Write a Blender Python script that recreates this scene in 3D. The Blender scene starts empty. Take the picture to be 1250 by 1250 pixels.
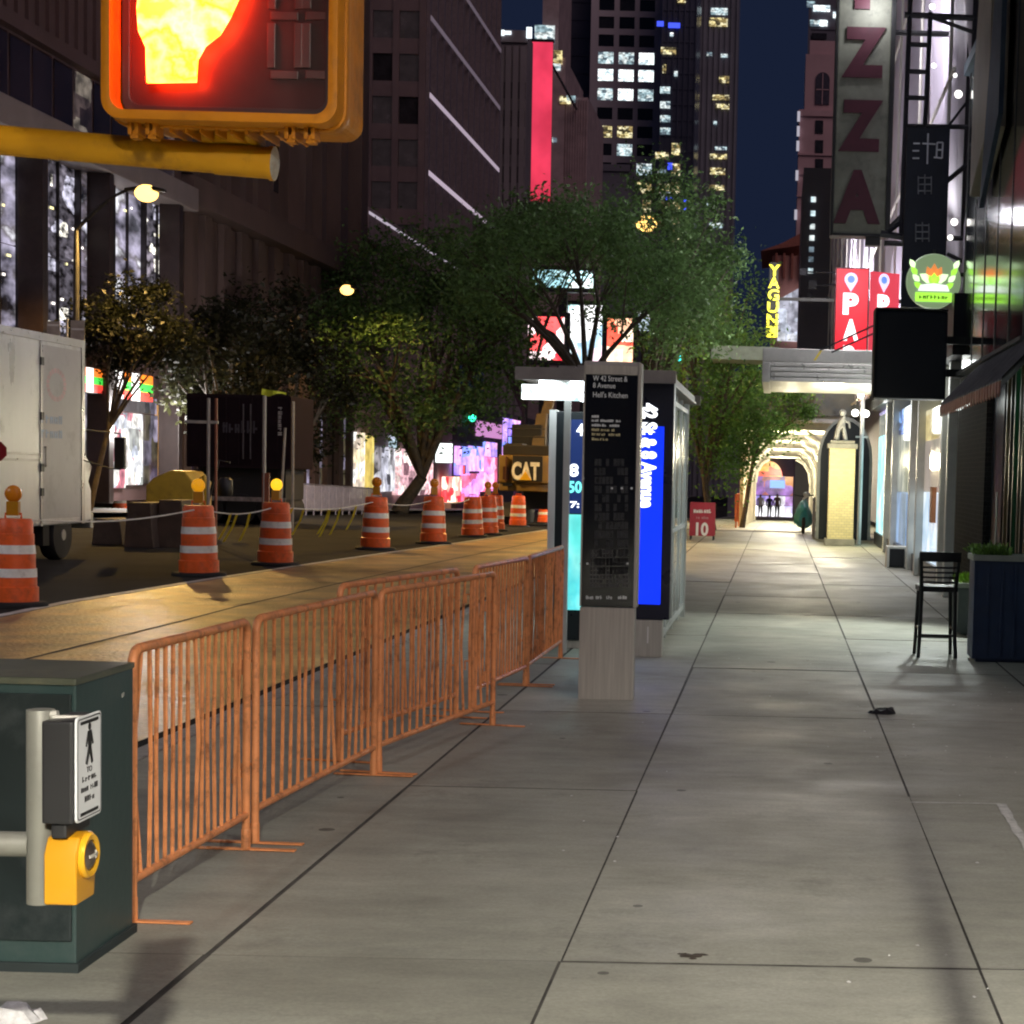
import bpy, bmesh, math, random
import numpy as np
from mathutils import Vector, Matrix
random.seed(7)
scene = bpy.context.scene
COL = scene.collection

# ------------------------------------------------------------------ camera, world, exposure
CAM_H, FPX, PITCH, ROLL, YAW = 1.62, 2200.0, 0.07, 0.027, 0.0
CAMR = Matrix.Rotation(YAW, 3, 'Z') @ Matrix.Rotation(math.pi/2 - PITCH, 3, 'X') @ Matrix.Rotation(ROLL, 3, 'Z')
CAMP = Vector((0, 0, CAM_H))
_q = CAMR.transposed() @ Vector((0, 1, 0))
PCX = 950 - FPX*_q.x/(-_q.z)
PCY = 580 + FPX*_q.y/(-_q.z)
cd = bpy.data.cameras.new("camera")
cam = bpy.data.objects.new("camera", cd); COL.objects.link(cam)
cam.matrix_world = Matrix.Translation(CAMP) @ CAMR.to_4x4()
cd.sensor_width = 36; cd.lens = FPX/1250*36
cd.shift_x = (625 - PCX)/1250; cd.shift_y = (PCY - 625)/1250
cd.clip_start = 0.1; cd.clip_end = 3000
scene.camera = cam

W = bpy.data.worlds.new("World"); scene.world = W; W.use_nodes = True
wn = W.node_tree.nodes; wl = W.node_tree.links
bg = wn['Background']
sky = wn.new('ShaderNodeTexSky'); sky.sky_type = 'NISHITA'; sky.sun_disc = False
sky.sun_elevation = math.radians(-6); sky.sun_rotation = math.radians(200)
wl.new(sky.outputs[0], bg.inputs[0]); bg.inputs[1].default_value = 0.06
bg2 = wn.new('ShaderNodeBackground'); bg2.inputs[0].default_value = (0.010, 0.016, 0.040, 1); bg2.inputs[1].default_value = 0.85
ads = wn.new('ShaderNodeAddShader')
wl.new(bg.outputs[0], ads.inputs[0]); wl.new(bg2.outputs[0], ads.inputs[1])
wl.new(ads.outputs[0], wn['World Output'].inputs[0])
sd = bpy.data.lights.new("fill_sun", 'SUN'); sd.energy = 0.62; sd.angle = math.radians(50); sd.color = (1, .76, .76)  # no moon here: soft sun added as fill to lift the dark facades
so = bpy.data.objects.new("fill_sun", sd); COL.objects.link(so); so.rotation_euler = Vector((-.50, .62, -.62)).to_track_quat('-Z', 'Y').to_euler()
scene.view_settings.view_transform = 'Standard'; scene.view_settings.look = 'None'
scene.view_settings.exposure = 0.0; scene.view_settings.gamma = 1.0
scene.render.engine = 'CYCLES'
cy = scene.cycles
cy.filter_width = 2.1; cy.max_bounces = 6; cy.diffuse_bounces = 3; cy.glossy_bounces = 3; cy.transmission_bounces = 4; cy.transparent_max_bounces = 6
cy.sample_clamp_indirect = 3.0; cy.use_light_tree = True
cy.caustics_reflective = False; cy.caustics_refractive = False

# ------------------------------------------------------------------ pixel helpers (1250 px photograph)
def ray(u, v):
    return CAMR @ Vector(((u-PCX)/FPX, (PCY-v)/FPX, -1))
def P(u, v, Y):
    d = ray(u, v); return CAMP + d*(Y/d.y)
def GP(u, v, z=0.0):
    d = ray(u, v); return CAMP + d*((z-CAM_H)/d.z)
def FX(u, v, X):
    d = ray(u, v); return CAMP + d*(X/d.x)
def gz(Y):
    return 0.0 if Y < 52 else -(min(Y, 260)-52)*1.62/88
def GS(u, v, off=0.0):
    p = GP(u, v, off)
    if p.y < 0 or p.y > 45:
        d = ray(u, v); lo = 3.0; hi = 400.0
        for _ in range(50):
            m = (lo+hi)/2; q = CAMP + d*(m/d.y)
            if q.z > gz(m)+off: lo = m
            else: hi = m
        p = CAMP + d*(lo/d.y)
    return p
def mpp(Y): return Y/FPX

# ------------------------------------------------------------------ materials
MATS = {}
def srgb(r, g, b):
    f = lambda c: (c/12.92 if c <= .04045 else ((c+.055)/1.055)**2.4)
    return (f(r/255), f(g/255), f(b/255))
def mat(name, col, rough=.6, metal=0.0, var=.25, scale=4.0, bump=0.0, bscale=60.0, emit=None, estr=0.0, stretch=None, spec=.5, island=0.0, coat=0.0, dirt=None, dirt_amt=.5, dscale=2.0):
    if name in MATS: return MATS[name]
    m = bpy.data.materials.new(name); m.use_nodes = True; MATS[name] = m
    n, l = m.node_tree.nodes, m.node_tree.links
    b = n['Principled BSDF']
    tc = n.new('ShaderNodeTexCoord'); mp = n.new('ShaderNodeMapping'); l.new(tc.outputs['Object'], mp.inputs[0])
    if stretch: mp.inputs['Scale'].default_value = stretch
    no = n.new('ShaderNodeTexNoise'); no.inputs['Scale'].default_value = scale; no.inputs['Detail'].default_value = 6
    no.inputs['Roughness'].default_value = .6
    l.new(mp.outputs[0], no.inputs['Vector'])
    mr = n.new('ShaderNodeMapRange'); mr.inputs[1].default_value = .3; mr.inputs[2].default_value = .7
    mr.inputs[3].default_value = 1-var; mr.inputs[4].default_value = 1+var
    l.new(no.outputs[0], mr.inputs[0])
    mx = n.new('ShaderNodeVectorMath'); mx.operation = 'SCALE'
    mx.inputs[0].default_value = col[:3]; l.new(mr.outputs[0], mx.inputs['Scale'])
    out = mx.outputs[0]
    if island:
        g = n.new('ShaderNodeNewGeometry'); m2 = n.new('ShaderNodeMapRange')
        m2.inputs[3].default_value = 1-island; m2.inputs[4].default_value = 1+island
        l.new(g.outputs['Random Per Island'], m2.inputs[0])
        v2 = n.new('ShaderNodeVectorMath'); v2.operation = 'SCALE'
        l.new(out, v2.inputs[0]); l.new(m2.outputs[0], v2.inputs['Scale']); out = v2.outputs[0]
    if dirt:
        n2 = n.new('ShaderNodeTexNoise'); n2.inputs['Scale'].default_value = dscale; n2.inputs['Detail'].default_value = 8; n2.inputs['Roughness'].default_value = .7
        l.new(tc.outputs['Object'], n2.inputs['Vector'])
        r2 = n.new('ShaderNodeMapRange'); r2.inputs[1].default_value = .52; r2.inputs[2].default_value = .68; r2.inputs[3].default_value = 0; r2.inputs[4].default_value = dirt_amt
        l.new(n2.outputs[0], r2.inputs[0])
        mm = n.new('ShaderNodeMix'); mm.data_type = 'RGBA'
        l.new(r2.outputs[0], mm.inputs[0]); l.new(out, mm.inputs[6]); mm.inputs[7].default_value = (*dirt, 1); out = mm.outputs[2]
    l.new(out, b.inputs['Base Color'])
    b.inputs['Roughness'].default_value = rough; b.inputs['Metallic'].default_value = metal
    b.inputs['Specular IOR Level'].default_value = spec; b.inputs['Coat Weight'].default_value = coat
    rr = n.new('ShaderNodeMapRange'); rr.inputs[3].default_value = max(0, rough-.12); rr.inputs[4].default_value = min(1, rough+.12)
    l.new(no.outputs[0], rr.inputs[0]); l.new(rr.outputs[0], b.inputs['Roughness'])
    if bump:
        nb = n.new('ShaderNodeTexNoise'); nb.inputs['Scale'].default_value = bscale; nb.inputs['Detail'].default_value = 4
        l.new(mp.outputs[0], nb.inputs['Vector'])
        bp = n.new('ShaderNodeBump'); bp.inputs['Strength'].default_value = bump; bp.inputs['Distance'].default_value = .02
        l.new(nb.outputs[0], bp.inputs['Height']); l.new(bp.outputs[0], b.inputs['Normal'])
    if emit:
        b.inputs['Emission Color'].default_value = (*emit, 1); b.inputs['Emission Strength'].default_value = estr
    return m
def glow(name, col, s, light=False):
    """a lamp, lit sign or screen of one colour"""
    if name in MATS: return MATS[name]
    m = bpy.data.materials.new(name); m.use_nodes = True; MATS[name] = m
    b = m.node_tree.nodes['Principled BSDF']
    b.inputs['Base Color'].default_value = (*[min(.8, c*.5) for c in col], 1); b.inputs['Roughness'].default_value = .35
    b.inputs['Emission Color'].default_value = (*col, 1); b.inputs['Emission Strength'].default_value = s
    m.cycles.emission_sampling = 'AUTO' if light else 'NONE'
    return m
def litroom(name, cols, s, scale=(3, 3, 3), light=False, dark=.25, seedw=0.0, base=(.02, .02, .025), kind='vor', rough=.12):
    """glass in front of a lit room or a moving picture: blocky spots of the given colours"""
    if name in MATS: return MATS[name]
    m = bpy.data.materials.new(name); m.use_nodes = True; MATS[name] = m
    n, l = m.node_tree.nodes, m.node_tree.links; b = n['Principled BSDF']
    tc = n.new('ShaderNodeTexCoord'); mp = n.new('ShaderNodeMapping'); mp.inputs['Scale'].default_value = scale; mp.inputs['Location'].default_value = (seedw, seedw*1.7, seedw*.6)
    l.new(tc.outputs['Object'], mp.inputs[0])
    if kind == 'vor':
        vo = n.new('ShaderNodeTexVoronoi'); vo.distance = 'CHEBYCHEV'; vo.inputs['Scale'].default_value = 1
        l.new(mp.outputs[0], vo.inputs['Vector']); sx = n.new('ShaderNodeSeparateColor'); l.new(vo.outputs['Color'], sx.inputs[0]); fac = sx.outputs[0]; fac2 = sx.outputs[1]
    else:
        vo = n.new('ShaderNodeTexNoise'); vo.inputs['Scale'].default_value = 1; vo.inputs['Detail'].default_value = 5
        l.new(mp.outputs[0], vo.inputs['Vector'])
        k = n.new('ShaderNodeMapRange'); k.inputs[1].default_value = .3; k.inputs[2].default_value = .7; l.new(vo.outputs[0], k.inputs[0]); fac = k.outputs[0]; fac2 = fac
    rp = n.new('ShaderNodeValToRGB'); rp.color_ramp.interpolation = 'CONSTANT' if kind == 'vor' else 'LINEAR'
    e = rp.color_ramp.elements
    N = len(cols)
    e[0].position = 0; e[0].color = (*cols[0], 1); e[1].position = 1/N if N > 1 else 1; e[1].color = (*cols[min(1, N-1)], 1)
    for i in range(2, N):
        x = e.new(i/N); x.color = (*cols[i], 1)
    l.new(fac, rp.inputs[0])
    no = n.new('ShaderNodeTexNoise'); no.inputs['Scale'].default_value = 1.7; no.inputs['Detail'].default_value = 3; l.new(mp.outputs[0], no.inputs['Vector'])
    mr = n.new('ShaderNodeMapRange'); mr.inputs[1].default_value = .35; mr.inputs[2].default_value = .65; mr.inputs[3].default_value = dark*s; mr.inputs[4].default_value = s*1.3
    l.new(no.outputs[0], mr.inputs[0])
    b.inputs['Base Color'].default_value = (*base, 1); b.inputs['Roughness'].default_value = rough
    l.new(rp.outputs[0], b.inputs['Emission Color']); l.new(mr.outputs[0], b.inputs['Emission Strength'])
    m.cycles.emission_sampling = 'AUTO' if light else 'NONE'
    return m

# ------------------------------------------------------------------ objects
ROOT = {}
def empty(name, loc, rz=0.0):
    o = bpy.data.objects.new(name, None); COL.objects.link(o)
    o.location = loc; o.rotation_euler.z = rz; o.empty_display_size = .2
    ROOT[o] = Vector(loc) if rz == 0 else None
    return o
def tag(o, label, cat, group=None, kind=None):
    o['label'] = label; o['category'] = cat
    if group: o['group'] = group
    if kind: o['kind'] = kind
    return o
def thing(name, label, cat, loc, rz=0.0, group=None):
    return tag(empty(name, loc, rz), label, cat, group)
def copy_tree(o, parent=None):
    c = o.copy(); COL.objects.link(c); c.parent = parent
    for ch in list(o.children): copy_tree(ch, c)
    return c
class MB:
    def __init__(s): s.v = []; s.f = []; s.mi = []; s.cur = 0
    def mat(s, i): s.cur = i; return s
    def add(s, vs, fs):
        k = len(s.v); s.v += [tuple(v) for v in vs]
        for f in fs: s.f.append([i+k for i in f]); s.mi.append(s.cur)
        return s
    def box(s, x0, x1, y0, y1, z0, z1, M=None):
        vs = [Vector((x, y, z)) for z in (z0, z1) for y in (y0, y1) for x in (x0, x1)]
        if M: vs = [M @ v for v in vs]
        return s.add(vs, [(0, 2, 3, 1), (4, 5, 7, 6), (0, 1, 5, 4), (2, 6, 7, 3), (0, 4, 6, 2), (1, 3, 7, 5)])
    def obox(s, c, ax, ay, az):
        c, ax, ay, az = map(Vector, (c, ax, ay, az))
        vs = [c + ax*i + ay*j + az*k for k in (-1, 1) for j in (-1, 1) for i in (-1, 1)]
        return s.add(vs, [(0, 2, 3, 1), (4, 5, 7, 6), (0, 1, 5, 4), (2, 6, 7, 3), (0, 4, 6, 2), (1, 3, 7, 5)])
    def tube(s, pts, r, n=10, cap=True, closed=False):
        pts = [Vector(p) for p in pts]; N = len(pts)
        rs = r if isinstance(r, (list, tuple)) else [r]*N
        rings = []; up = None
        for i, p in enumerate(pts):
            a = pts[(i-1) % N] if (i > 0 or closed) else p; b = pts[(i+1) % N] if (i < N-1 or closed) else p
            t = (b-a).normalized()
            if up is None:
                up = Vector((0, 0, 1)) if abs(t.z) < .9 else Vector((1, 0, 0))
            x = t.cross(up)
            if x.length < 1e-4: x = t.cross(Vector((0, 1, .3)))
            x.normalize(); y = x.cross(t).normalized(); up = y
            rings.append([p + (x*math.cos(2*math.pi*k/n) + y*math.sin(2*math.pi*k/n))*rs[i] for k in range(n)])
        vs = [v for R in rings for v in R]; fs = []
        for i in range(N if closed else N-1):
            for k in range(n):
                a = i*n+k; b = i*n+(k+1) % n; c = ((i+1) % N)*n+(k+1) % n; d = ((i+1) % N)*n+k
                fs.append((a, b, c, d))
        if cap and not closed:
            fs.append(tuple(range(n-1, -1, -1))); fs.append(tuple((N-1)*n+k for k in range(n)))
        return s.add(vs, fs)
    def lathe(s, prof, c=(0, 0, 0), n=24, M=None, cap=True):
        vs = []; fs = []; c = Vector(c)
        for r, z in prof:
            for k in range(n):
                a = 2*math.pi*k/n; v = Vector((r*math.cos(a), r*math.sin(a), z))
                vs.append((M @ v if M else v) + c)
        for i in range(len(prof)-1):
            for k in range(n):
                fs.append((i*n+k, i*n+(k+1) % n, (i+1)*n+(k+1) % n, (i+1)*n+k))
        if cap:
            if prof[0][0] > 1e-5: fs.append(tuple(range(n-1, -1, -1)))
            if prof[-1][0] > 1e-5: fs.append(tuple((len(prof)-1)*n+k for k in range(n)))
        return s.add(vs, fs)
    def prism(s, poly, o, ax, ay, az):
        """poly in (a,b) on axes ax, ay from o, extruded by vector az"""
        o, ax, ay, az = map(Vector, (o, ax, ay, az)); n = len(poly)
        vs = [o+ax*a+ay*b for a, b in poly]; vs += [v+az for v in vs]
        fs = [tuple(range(n-1, -1, -1)), tuple(range(n, 2*n))]
        fs += [(i, (i+1) % n, n+(i+1) % n, n+i) for i in range(n)]
        return s.add(vs, fs)
    def sphere(s, c, r, n=12, m=8, sz=1.0):
        prof = [(max(1e-6, r*math.sin(math.pi*i/m)), -r*sz*math.cos(math.pi*i/m)) for i in range(m+1)]
        return s.lathe(prof, c, n, cap=False)
    def build(s, name, mats, parent=None, world=True, bevel=0.0, smooth=None, seg=2):
        if not isinstance(mats, (list, tuple)): mats = [mats]
        me = bpy.data.meshes.new(name)
        off = Vector((0, 0, 0))
        if parent is not None and world:
            q = parent
            while q.parent: q = q.parent
            off = Vector(q.location)
        vs = [(v[0]-off.x, v[1]-off.y, v[2]-off.z) for v in s.v]
        me.from_pydata(vs, [], s.f)
        for m in mats: me.materials.append(m)
        if len(mats) > 1: me.polygons.foreach_set('material_index', s.mi)
        bm = bmesh.new(); bm.from_mesh(me)
        bmesh.ops.recalc_face_normals(bm, faces=bm.faces)
        if bevel:
            ed = [e for e in bm.edges if len(e.link_faces) == 2 and e.calc_face_angle(0) > .6]
            bmesh.ops.bevel(bm, geom=ed, offset=bevel, segments=seg, profile=.7, affect='EDGES', clamp_overlap=True)
        if smooth is not None:
            for f in bm.faces: f.smooth = True
            for e in bm.edges:
                if len(e.link_faces) == 2 and e.calc_face_angle(0) > smooth: e.smooth = False
        bm.to_mesh(me); bm.free(); me.update()
        o = bpy.data.objects.new(name, me); COL.objects.link(o)
        if parent is not None: o.parent = parent
        return o
def struct(o): o['kind'] = 'structure'; return o
SM = .7
def lettering(name, body, w, h, o, ax, ay, m, parent, depth=.01, bold=0.0, align='FIT', world=True):
    """text mesh scaled into a w x h box centred on o, on unit axes ax (right), ay (up)"""
    if body.startswith('~'):      # writing too blurred to read: a row of uneven letter-like marks
        rr = random.Random(len(body)*7+int(w*1000)); n = len(body)-1; ax, ay = Vector(ax).normalized(), Vector(ay).normalized(); nz = ax.cross(ay); g = MB()
        for i in range(n):
            if body[i+1] == ' ': continue
            c = Vector(o)+ax*((i+.5)/n-.5)*w; hh = h*rr.choice((.5, .36, .42)); ww = w/n*.36
            for k in range(rr.choice((1, 2, 2))): g.obox(c+ax*ww*(k*1.3-.5)+ay*(hh-h*.5), ax*ww*.42, ay*hh, nz*depth*.5)
            g.obox(c+ay*rr.uniform(-.35, .3)*h, ax*ww, ay*h*.10, nz*depth*.44)
        return g.build(name, m, parent, world=world)
    cu = bpy.data.curves.new(name, 'FONT'); cu.body = body; cu.align_x = 'CENTER' if align != 'LEFT' else 'LEFT'; cu.offset = bold; cu.resolution_u = 3
    cu.extrude = .02
    t = bpy.data.objects.new('tmp_text', cu); COL.objects.link(t)
    dg = bpy.context.evaluated_depsgraph_get(); dg.update()
    me = bpy.data.meshes.new_from_object(t.evaluated_get(dg))
    bpy.data.objects.remove(t); bpy.data.curves.remove(cu)
    co = np.array([v.co[:] for v in me.vertices])
    lo, hi = co.min(0), co.max(0); c = (lo+hi)/2; sz = hi-lo
    sx, sy = w/sz[0], h/sz[1]
    if align == 'KEEP': sx = sy = min(sx, sy)
    o, ax, ay = Vector(o), Vector(ax).normalized(), Vector(ay).normalized(); nz = ax.cross(ay)
    off = Vector((0, 0, 0))
    if world and parent is not None:
        q = parent
        while q.parent: q = q.parent
        off = Vector(q.location)
    for i, v in enumerate(me.vertices):
        a, b_, d = (co[i]-c)
        v.co = o - off + ax*(a*sx) + ay*(b_*sy) + nz*(d/.02*depth)
    me.name = name; me.materials.clear(); me.materials.append(m)
    ob = bpy.data.objects.new(name, me); COL.objects.link(ob); ob.parent = parent
    return ob
def point_light(name, loc, power, col, parent=None, r=.15, spot=None, direction=None, blend=.6):
    ld = bpy.data.lights.new(name, 'SPOT' if spot else 'POINT'); ld.energy = power; ld.color = col; ld.shadow_soft_size = r
    o = bpy.data.objects.new(name, ld); COL.objects.link(o)
    off = Vector((0, 0, 0))
    if parent is not None:
        q = parent
        while q.parent: q = q.parent
        off = Vector(q.location); o.parent = parent
    o.location = Vector(loc)-off
    if spot:
        ld.spot_size = math.radians(spot); ld.spot_blend = blend
        o.rotation_euler = Vector(direction).to_track_quat('-Z', 'Y').to_euler()
    return o
UX, UY, UZ = Vector((1, 0, 0)), Vector((0, 1, 0)), Vector((0, 0, 1))

# shared materials
STEEL = mat('brushed_steel', (.50, .485, .43), .42, .35, .15, 2, stretch=(30, 30, 1))
DARKSTEEL = mat('black_painted_steel', (.012, .013, .015), .45, .0, .3)
BLACK = mat('black_rubber', (.012, .012, .012), .8, 0, .3)
BLKPLASTIC = mat('black_plastic', (.014, .014, .015), .4, 0, .2)
WHITE = mat('white_paint', (.7, .7, .68), .5, 0, .08)
# ================================================================== SETTING
def concrete():
    m = bpy.data.materials.new('concrete'); m.use_nodes = True
    n, l = m.node_tree.nodes, m.node_tree.links; b = n['Principled BSDF']
    tc = n.new('ShaderNodeTexCoord')
    def noise(sc, det=6, rg=.6, st=None):
        x = n.new('ShaderNodeTexNoise'); x.inputs['Scale'].default_value = sc; x.inputs['Detail'].default_value = det; x.inputs['Roughness'].default_value = rg
        if st:
            mp = n.new('ShaderNodeMapping'); mp.inputs['Scale'].default_value = st; l.new(tc.outputs['Object'], mp.inputs[0]); l.new(mp.outputs[0], x.inputs['Vector'])
        else: l.new(tc.outputs['Object'], x.inputs['Vector'])
        return x.outputs[0]
    def rng(i, a, b_, c, d):
        r = n.new('ShaderNodeMapRange'); r.inputs[1].default_value = a; r.inputs[2].default_value = b_; r.inputs[3].default_value = c; r.inputs[4].default_value = d
        l.new(i, r.inputs[0]); return r.outputs[0]
    def mul(a, c):
        r = n.new('ShaderNodeMath'); r.operation = 'MULTIPLY'; l.new(a, r.inputs[0]); l.new(c, r.inputs[1]); return r.outputs[0]
    big = rng(noise(.55, 5, .65), .3, .7, .70, 1.22)
    mid = rng(noise(2.6, 7, .7, (1, 2.6, 1)), .32, .68, .84, 1.14)
    fine = rng(noise(55, 3, .7), .3, .7, .88, 1.12)
    g = n.new('ShaderNodeNewGeometry'); isl = rng(g.outputs['Random Per Island'], 0, 1, .86, 1.12)
    f = mul(mul(big, mid), mul(fine, isl))
    vo = n.new('ShaderNodeTexVoronoi'); vo.inputs['Scale'].default_value = 2.6; vo.inputs['Randomness'].default_value = 1
    l.new(tc.outputs['Object'], vo.inputs['Vector'])
    sc = n.new('ShaderNodeSeparateColor'); l.new(vo.outputs['Color'], sc.inputs[0])
    rad = rng(sc.outputs[0], .25, 1, 0, .105)
    lt = n.new('ShaderNodeMath'); lt.operation = 'LESS_THAN'; l.new(vo.outputs['Distance'], lt.inputs[0]); l.new(rad, lt.inputs[1])
    gum = rng(lt.outputs[0], 0, 1, 1, .36)
    st = rng(noise(1.1, 9, .75), .55, .70, 1, .60)
    f = mul(mul(f, gum), st)
    sc2 = n.new('ShaderNodeVectorMath'); sc2.operation = 'SCALE'; sc2.inputs[0].default_value = (.345, .345, .285); l.new(f, sc2.inputs['Scale'])
    l.new(sc2.outputs[0], b.inputs['Base Color'])
    l.new(rng(noise(1.3, 5), .3, .7, .45, .75), b.inputs['Roughness'])
    b.inputs['Specular IOR Level'].default_value = .45
    bp = n.new('ShaderNodeBump'); bp.inputs['Strength'].default_value = .25; bp.inputs['Distance'].default_value = .006
    l.new(noise(90, 4, .7), bp.inputs['Height']); l.new(bp.outputs[0], b.inputs['Normal'])
    return m
CONC = concrete()
JOINT = mat('joint_dirt', (.060, .057, .05), .9, 0, .5, 8)
ASPH = mat('asphalt', (.036, .035, .032), .9, 0, .35, .6, spec=.06, bump=.5, bscale=70, dirt=(.03, .028, .025), dirt_amt=.6, dscale=.35)
LANE = mat('worn_lane_paint_lit_patches', (.60, .40, .16), .36, 0, .5, 1.1, bump=.9, bscale=22, dirt=(.13, .065, .045), dirt_amt=.92, dscale=.38, spec=.9)  # golden lamplight and dark shadow patches painted in, along with reddish wear
LINEP = mat('white_road_paint', (.62, .60, .55), .6, 0, .2, 3, dirt=(.15, .14, .13), dirt_amt=.8, dscale=5)
GRAN = mat('granite_kerb', (.30, .29, .27), .6, 0, .3, 12, bump=.2)

def strip(mb, L, R, z):
    """ribbon between polylines L, R of (x, y) with z offset above the sloping ground"""
    N = len(L); vs = []
    for (a, b) in zip(L, R):
        vs.append((a[0], a[1], gz(a[1])+z)); vs.append((b[0], b[1], gz(b[1])+z))
    mb.add(vs, [(2*i, 2*i+1, 2*i+3, 2*i+2) for i in range(N-1)])
YS = [-30, -10, 0, 8, 16, 24, 32, 40, 48, 52, 60, 70, 80, 90, 100, 110, 120, 130, 140, 160, 180, 200, 230, 260, 300, 450]
g = MB(); strip(g, [(-900, y) for y in YS+[2000]], [(900, y) for y in YS+[2000]], -.6)
struct(g.build('ground', mat('ground_asphalt', (.05, .05, .05), .8)))
g = MB(); strip(g, [(-20.0, y) for y in YS], [(-3.55, y) for y in YS], -.15); struct(g.build('road', ASPH))
# white lane line read off the ground, and the painted lane between it and the kerb
LP = [GS(u, v, -.14) for u, v in ((0, 751), (84, 734), (240, 709), (420, 682), (560, 662.5), (666, 647))]
def lx(y):
    if y <= LP[0].y: return LP[0].x + (y-LP[0].y)*0.0
    for a, b in zip(LP, LP[1:]):
        if y <= b.y: return a.x + (b.x-a.x)*(y-a.y)/(b.y-a.y)
    return LP[-1].x
ly = sorted(set([3, 8, 14, 20]+[round(p.y, 2) for p in LP]+[52, 60, 70, 80, 95, 120]))
g = MB(); strip(g, [(lx(y)+.08, y) for y in ly], [(-3.95, y) for y in ly], -.146); struct(g.build('painted_lane', LANE))
g = MB(); strip(g, [(lx(y)-.07, y) for y in ly], [(lx(y)+.07, y) for y in ly], -.142); struct(g.build('lane_line', LINEP))
g = MB()
for a, b in zip(ly, ly[1:]):
    k = .55
    strip(g, [(lx(a)*k-4.0*(1-k)-.02, a), (lx(b)*k-4*(1-k)-.02, b)], [(lx(a)*k-4*(1-k)+.02, a), (lx(b)*k-4*(1-k)+.02, b)], -.142)
struct(g.build('lane_seam', JOINT))
# kerbs
g = MB()
for k in range(40):
    y0, y1 = 2+k*3.0, 2+k*3.0+2.985
    a, b = gz(y0), gz(y1)
    g.add([(-3.56, y0, a-.3), (-3.40, y0, a-.3), (-3.40, y0, a+.004), (-3.54, y0, a+.004), (-3.56, y1, b-.3), (-3.40, y1, b-.3), (-3.40, y1, b+.004), (-3.54, y1, b+.004)],
          [(0, 1, 2, 3), (7, 6, 5, 4), (0, 4, 5, 1), (1, 5, 6, 2), (2, 6, 7, 3), (3, 7, 4, 0)])
struct(g.build('near_kerb', GRAN, bevel=.012))
g = MB(); strip(g, [(-20.25, y) for y in YS], [(-20, y) for y in YS], 0); strip(g, [(-20, y) for y in YS], [(-19.98, y) for y in YS], -.16)
struct(g.build('far_kerb', GRAN))
g = MB(); strip(g, [(-40, y) for y in YS], [(-20.25, y) for y in YS], 0); struct(g.build('far_sidewalk', mat('far_concrete', (.22, .21, .19), .7, 0, .3, 1.2)))
# near sidewalk: separate slabs over a dark joint bed
g = MB(); strip(g, [(-3.40, y) for y in YS], [(14, y) for y in YS], -.004); struct(g.build('joint_bed', JOINT))
xs = [-3.395, -1.83, -.675, .715, 2.0, 3.4, 5, 6.5]
ysl = [-9.4, -6.3, -3.3, -.3, 2.75, 5.84, 9.06, 12.0, 14.95]
while ysl[-1] < 170: ysl.append(ysl[-1]+3.0)
g = MB(); sk = .03
for i, (xa, xb) in enumerate(zip(xs, xs[1:])):
    for j, (ya, yb) in enumerate(zip(ysl, ysl[1:])):
        wob = lambda: random.uniform(-.004, .004)
        gp = .008 if j > 6 else .004
        dz = random.uniform(-.002, .002)
        q = []
        ga = .012 if xa == -1.83 else gp; gb = .012 if xb == -1.83 else gp
        for x, y in ((xa+ga, ya), (xb-gb, ya), (xb-gb, yb), (xa+ga, yb)):
            yy = y + sk*(x+1) + (gp if y == ya else -gp)
            q.append((x+wob(), yy+wob(), gz(yy)+dz))
        vs = q + [(a, b, c-.05) for a, b, c in q]
        g.add(vs, [(0, 1, 2, 3)]); g.mat(1).add(vs, [(0, 4, 5, 1), (1, 5, 6, 2), (2, 6, 7, 3), (3, 7, 4, 0)]); g.mat(0)
struct(g.build('sidewalk', [CONC, JOINT]))
# sprayed white corner mark on the slabs at the right
g = MB()
a, b, c = GP(1112, 980), GP(1222, 982), GP(1262, 1050)
def pstroke(g, p, q, w, z=.004, n=14):
    d = (q-p); t = Vector((-d.y, d.x, 0)).normalized()
    L = []; R = []
    for i in range(n+1):
        s = p + d*(i/n); ww = w*random.uniform(.5, 1.1)
        L.append(s+t*ww/2); R.append(s-t*ww/2)
    g.add([(v.x, v.y, z) for pr in zip(L, R) for v in pr], [(2*i, 2*i+1, 2*i+3, 2*i+2) for i in range(n)])
pstroke(g, a, b, .028); pstroke(g, b, c, .05, .0045)
struct(g.build('pavement_marking', mat('old_white_spray', (.55, .55, .52), .8, 0, .3, 20)))
# a small pale flake scatter on the slabs
g = MB()
for k in range(60):
    u = random.uniform(640, 1250); v = random.uniform(760, 1240)
    if random.random() < .5: u = random.uniform(1000, 1245); v = random.uniform(770, 930)
    p = GP(u, v); r = random.uniform(.004, .011); a0 = random.random()*6
    vs = [(p.x+r*math.cos(a0+i*1.257)*random.uniform(.5, 1.2), p.y+r*math.sin(a0+i*1.257)*random.uniform(.5, 1.2), .003+.002*random.random()) for i in range(5)]
    g.add(vs+[(p.x, p.y, .008)], [(i, (i+1) % 5, 5) for i in range(5)])
tag(g.build('paper_scraps', WHITE), 'tiny pale scraps scattered over the pavement slabs', 'litter', kind='stuff')
# ================================================================== FOREGROUND
YEL = mat('yellow_signal_paint', (.36, .125, .003), .5, 0, .18, 6, spec=.2, bump=.12, bscale=30, dirt=(.10, .045, .012), dirt_amt=.75, dscale=5)
ARMY = mat('yellow_arm_paint', (.44, .205, .005), .5, 0, .15, 6, spec=.2, bump=.1, bscale=30, dirt=(.10, .045, .008), dirt_amt=.75, dscale=5)
YELCLEAN = mat('yellow_button_plastic', (.50, .235, .006), .35, 0, .08, 6, coat=.2)
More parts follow.
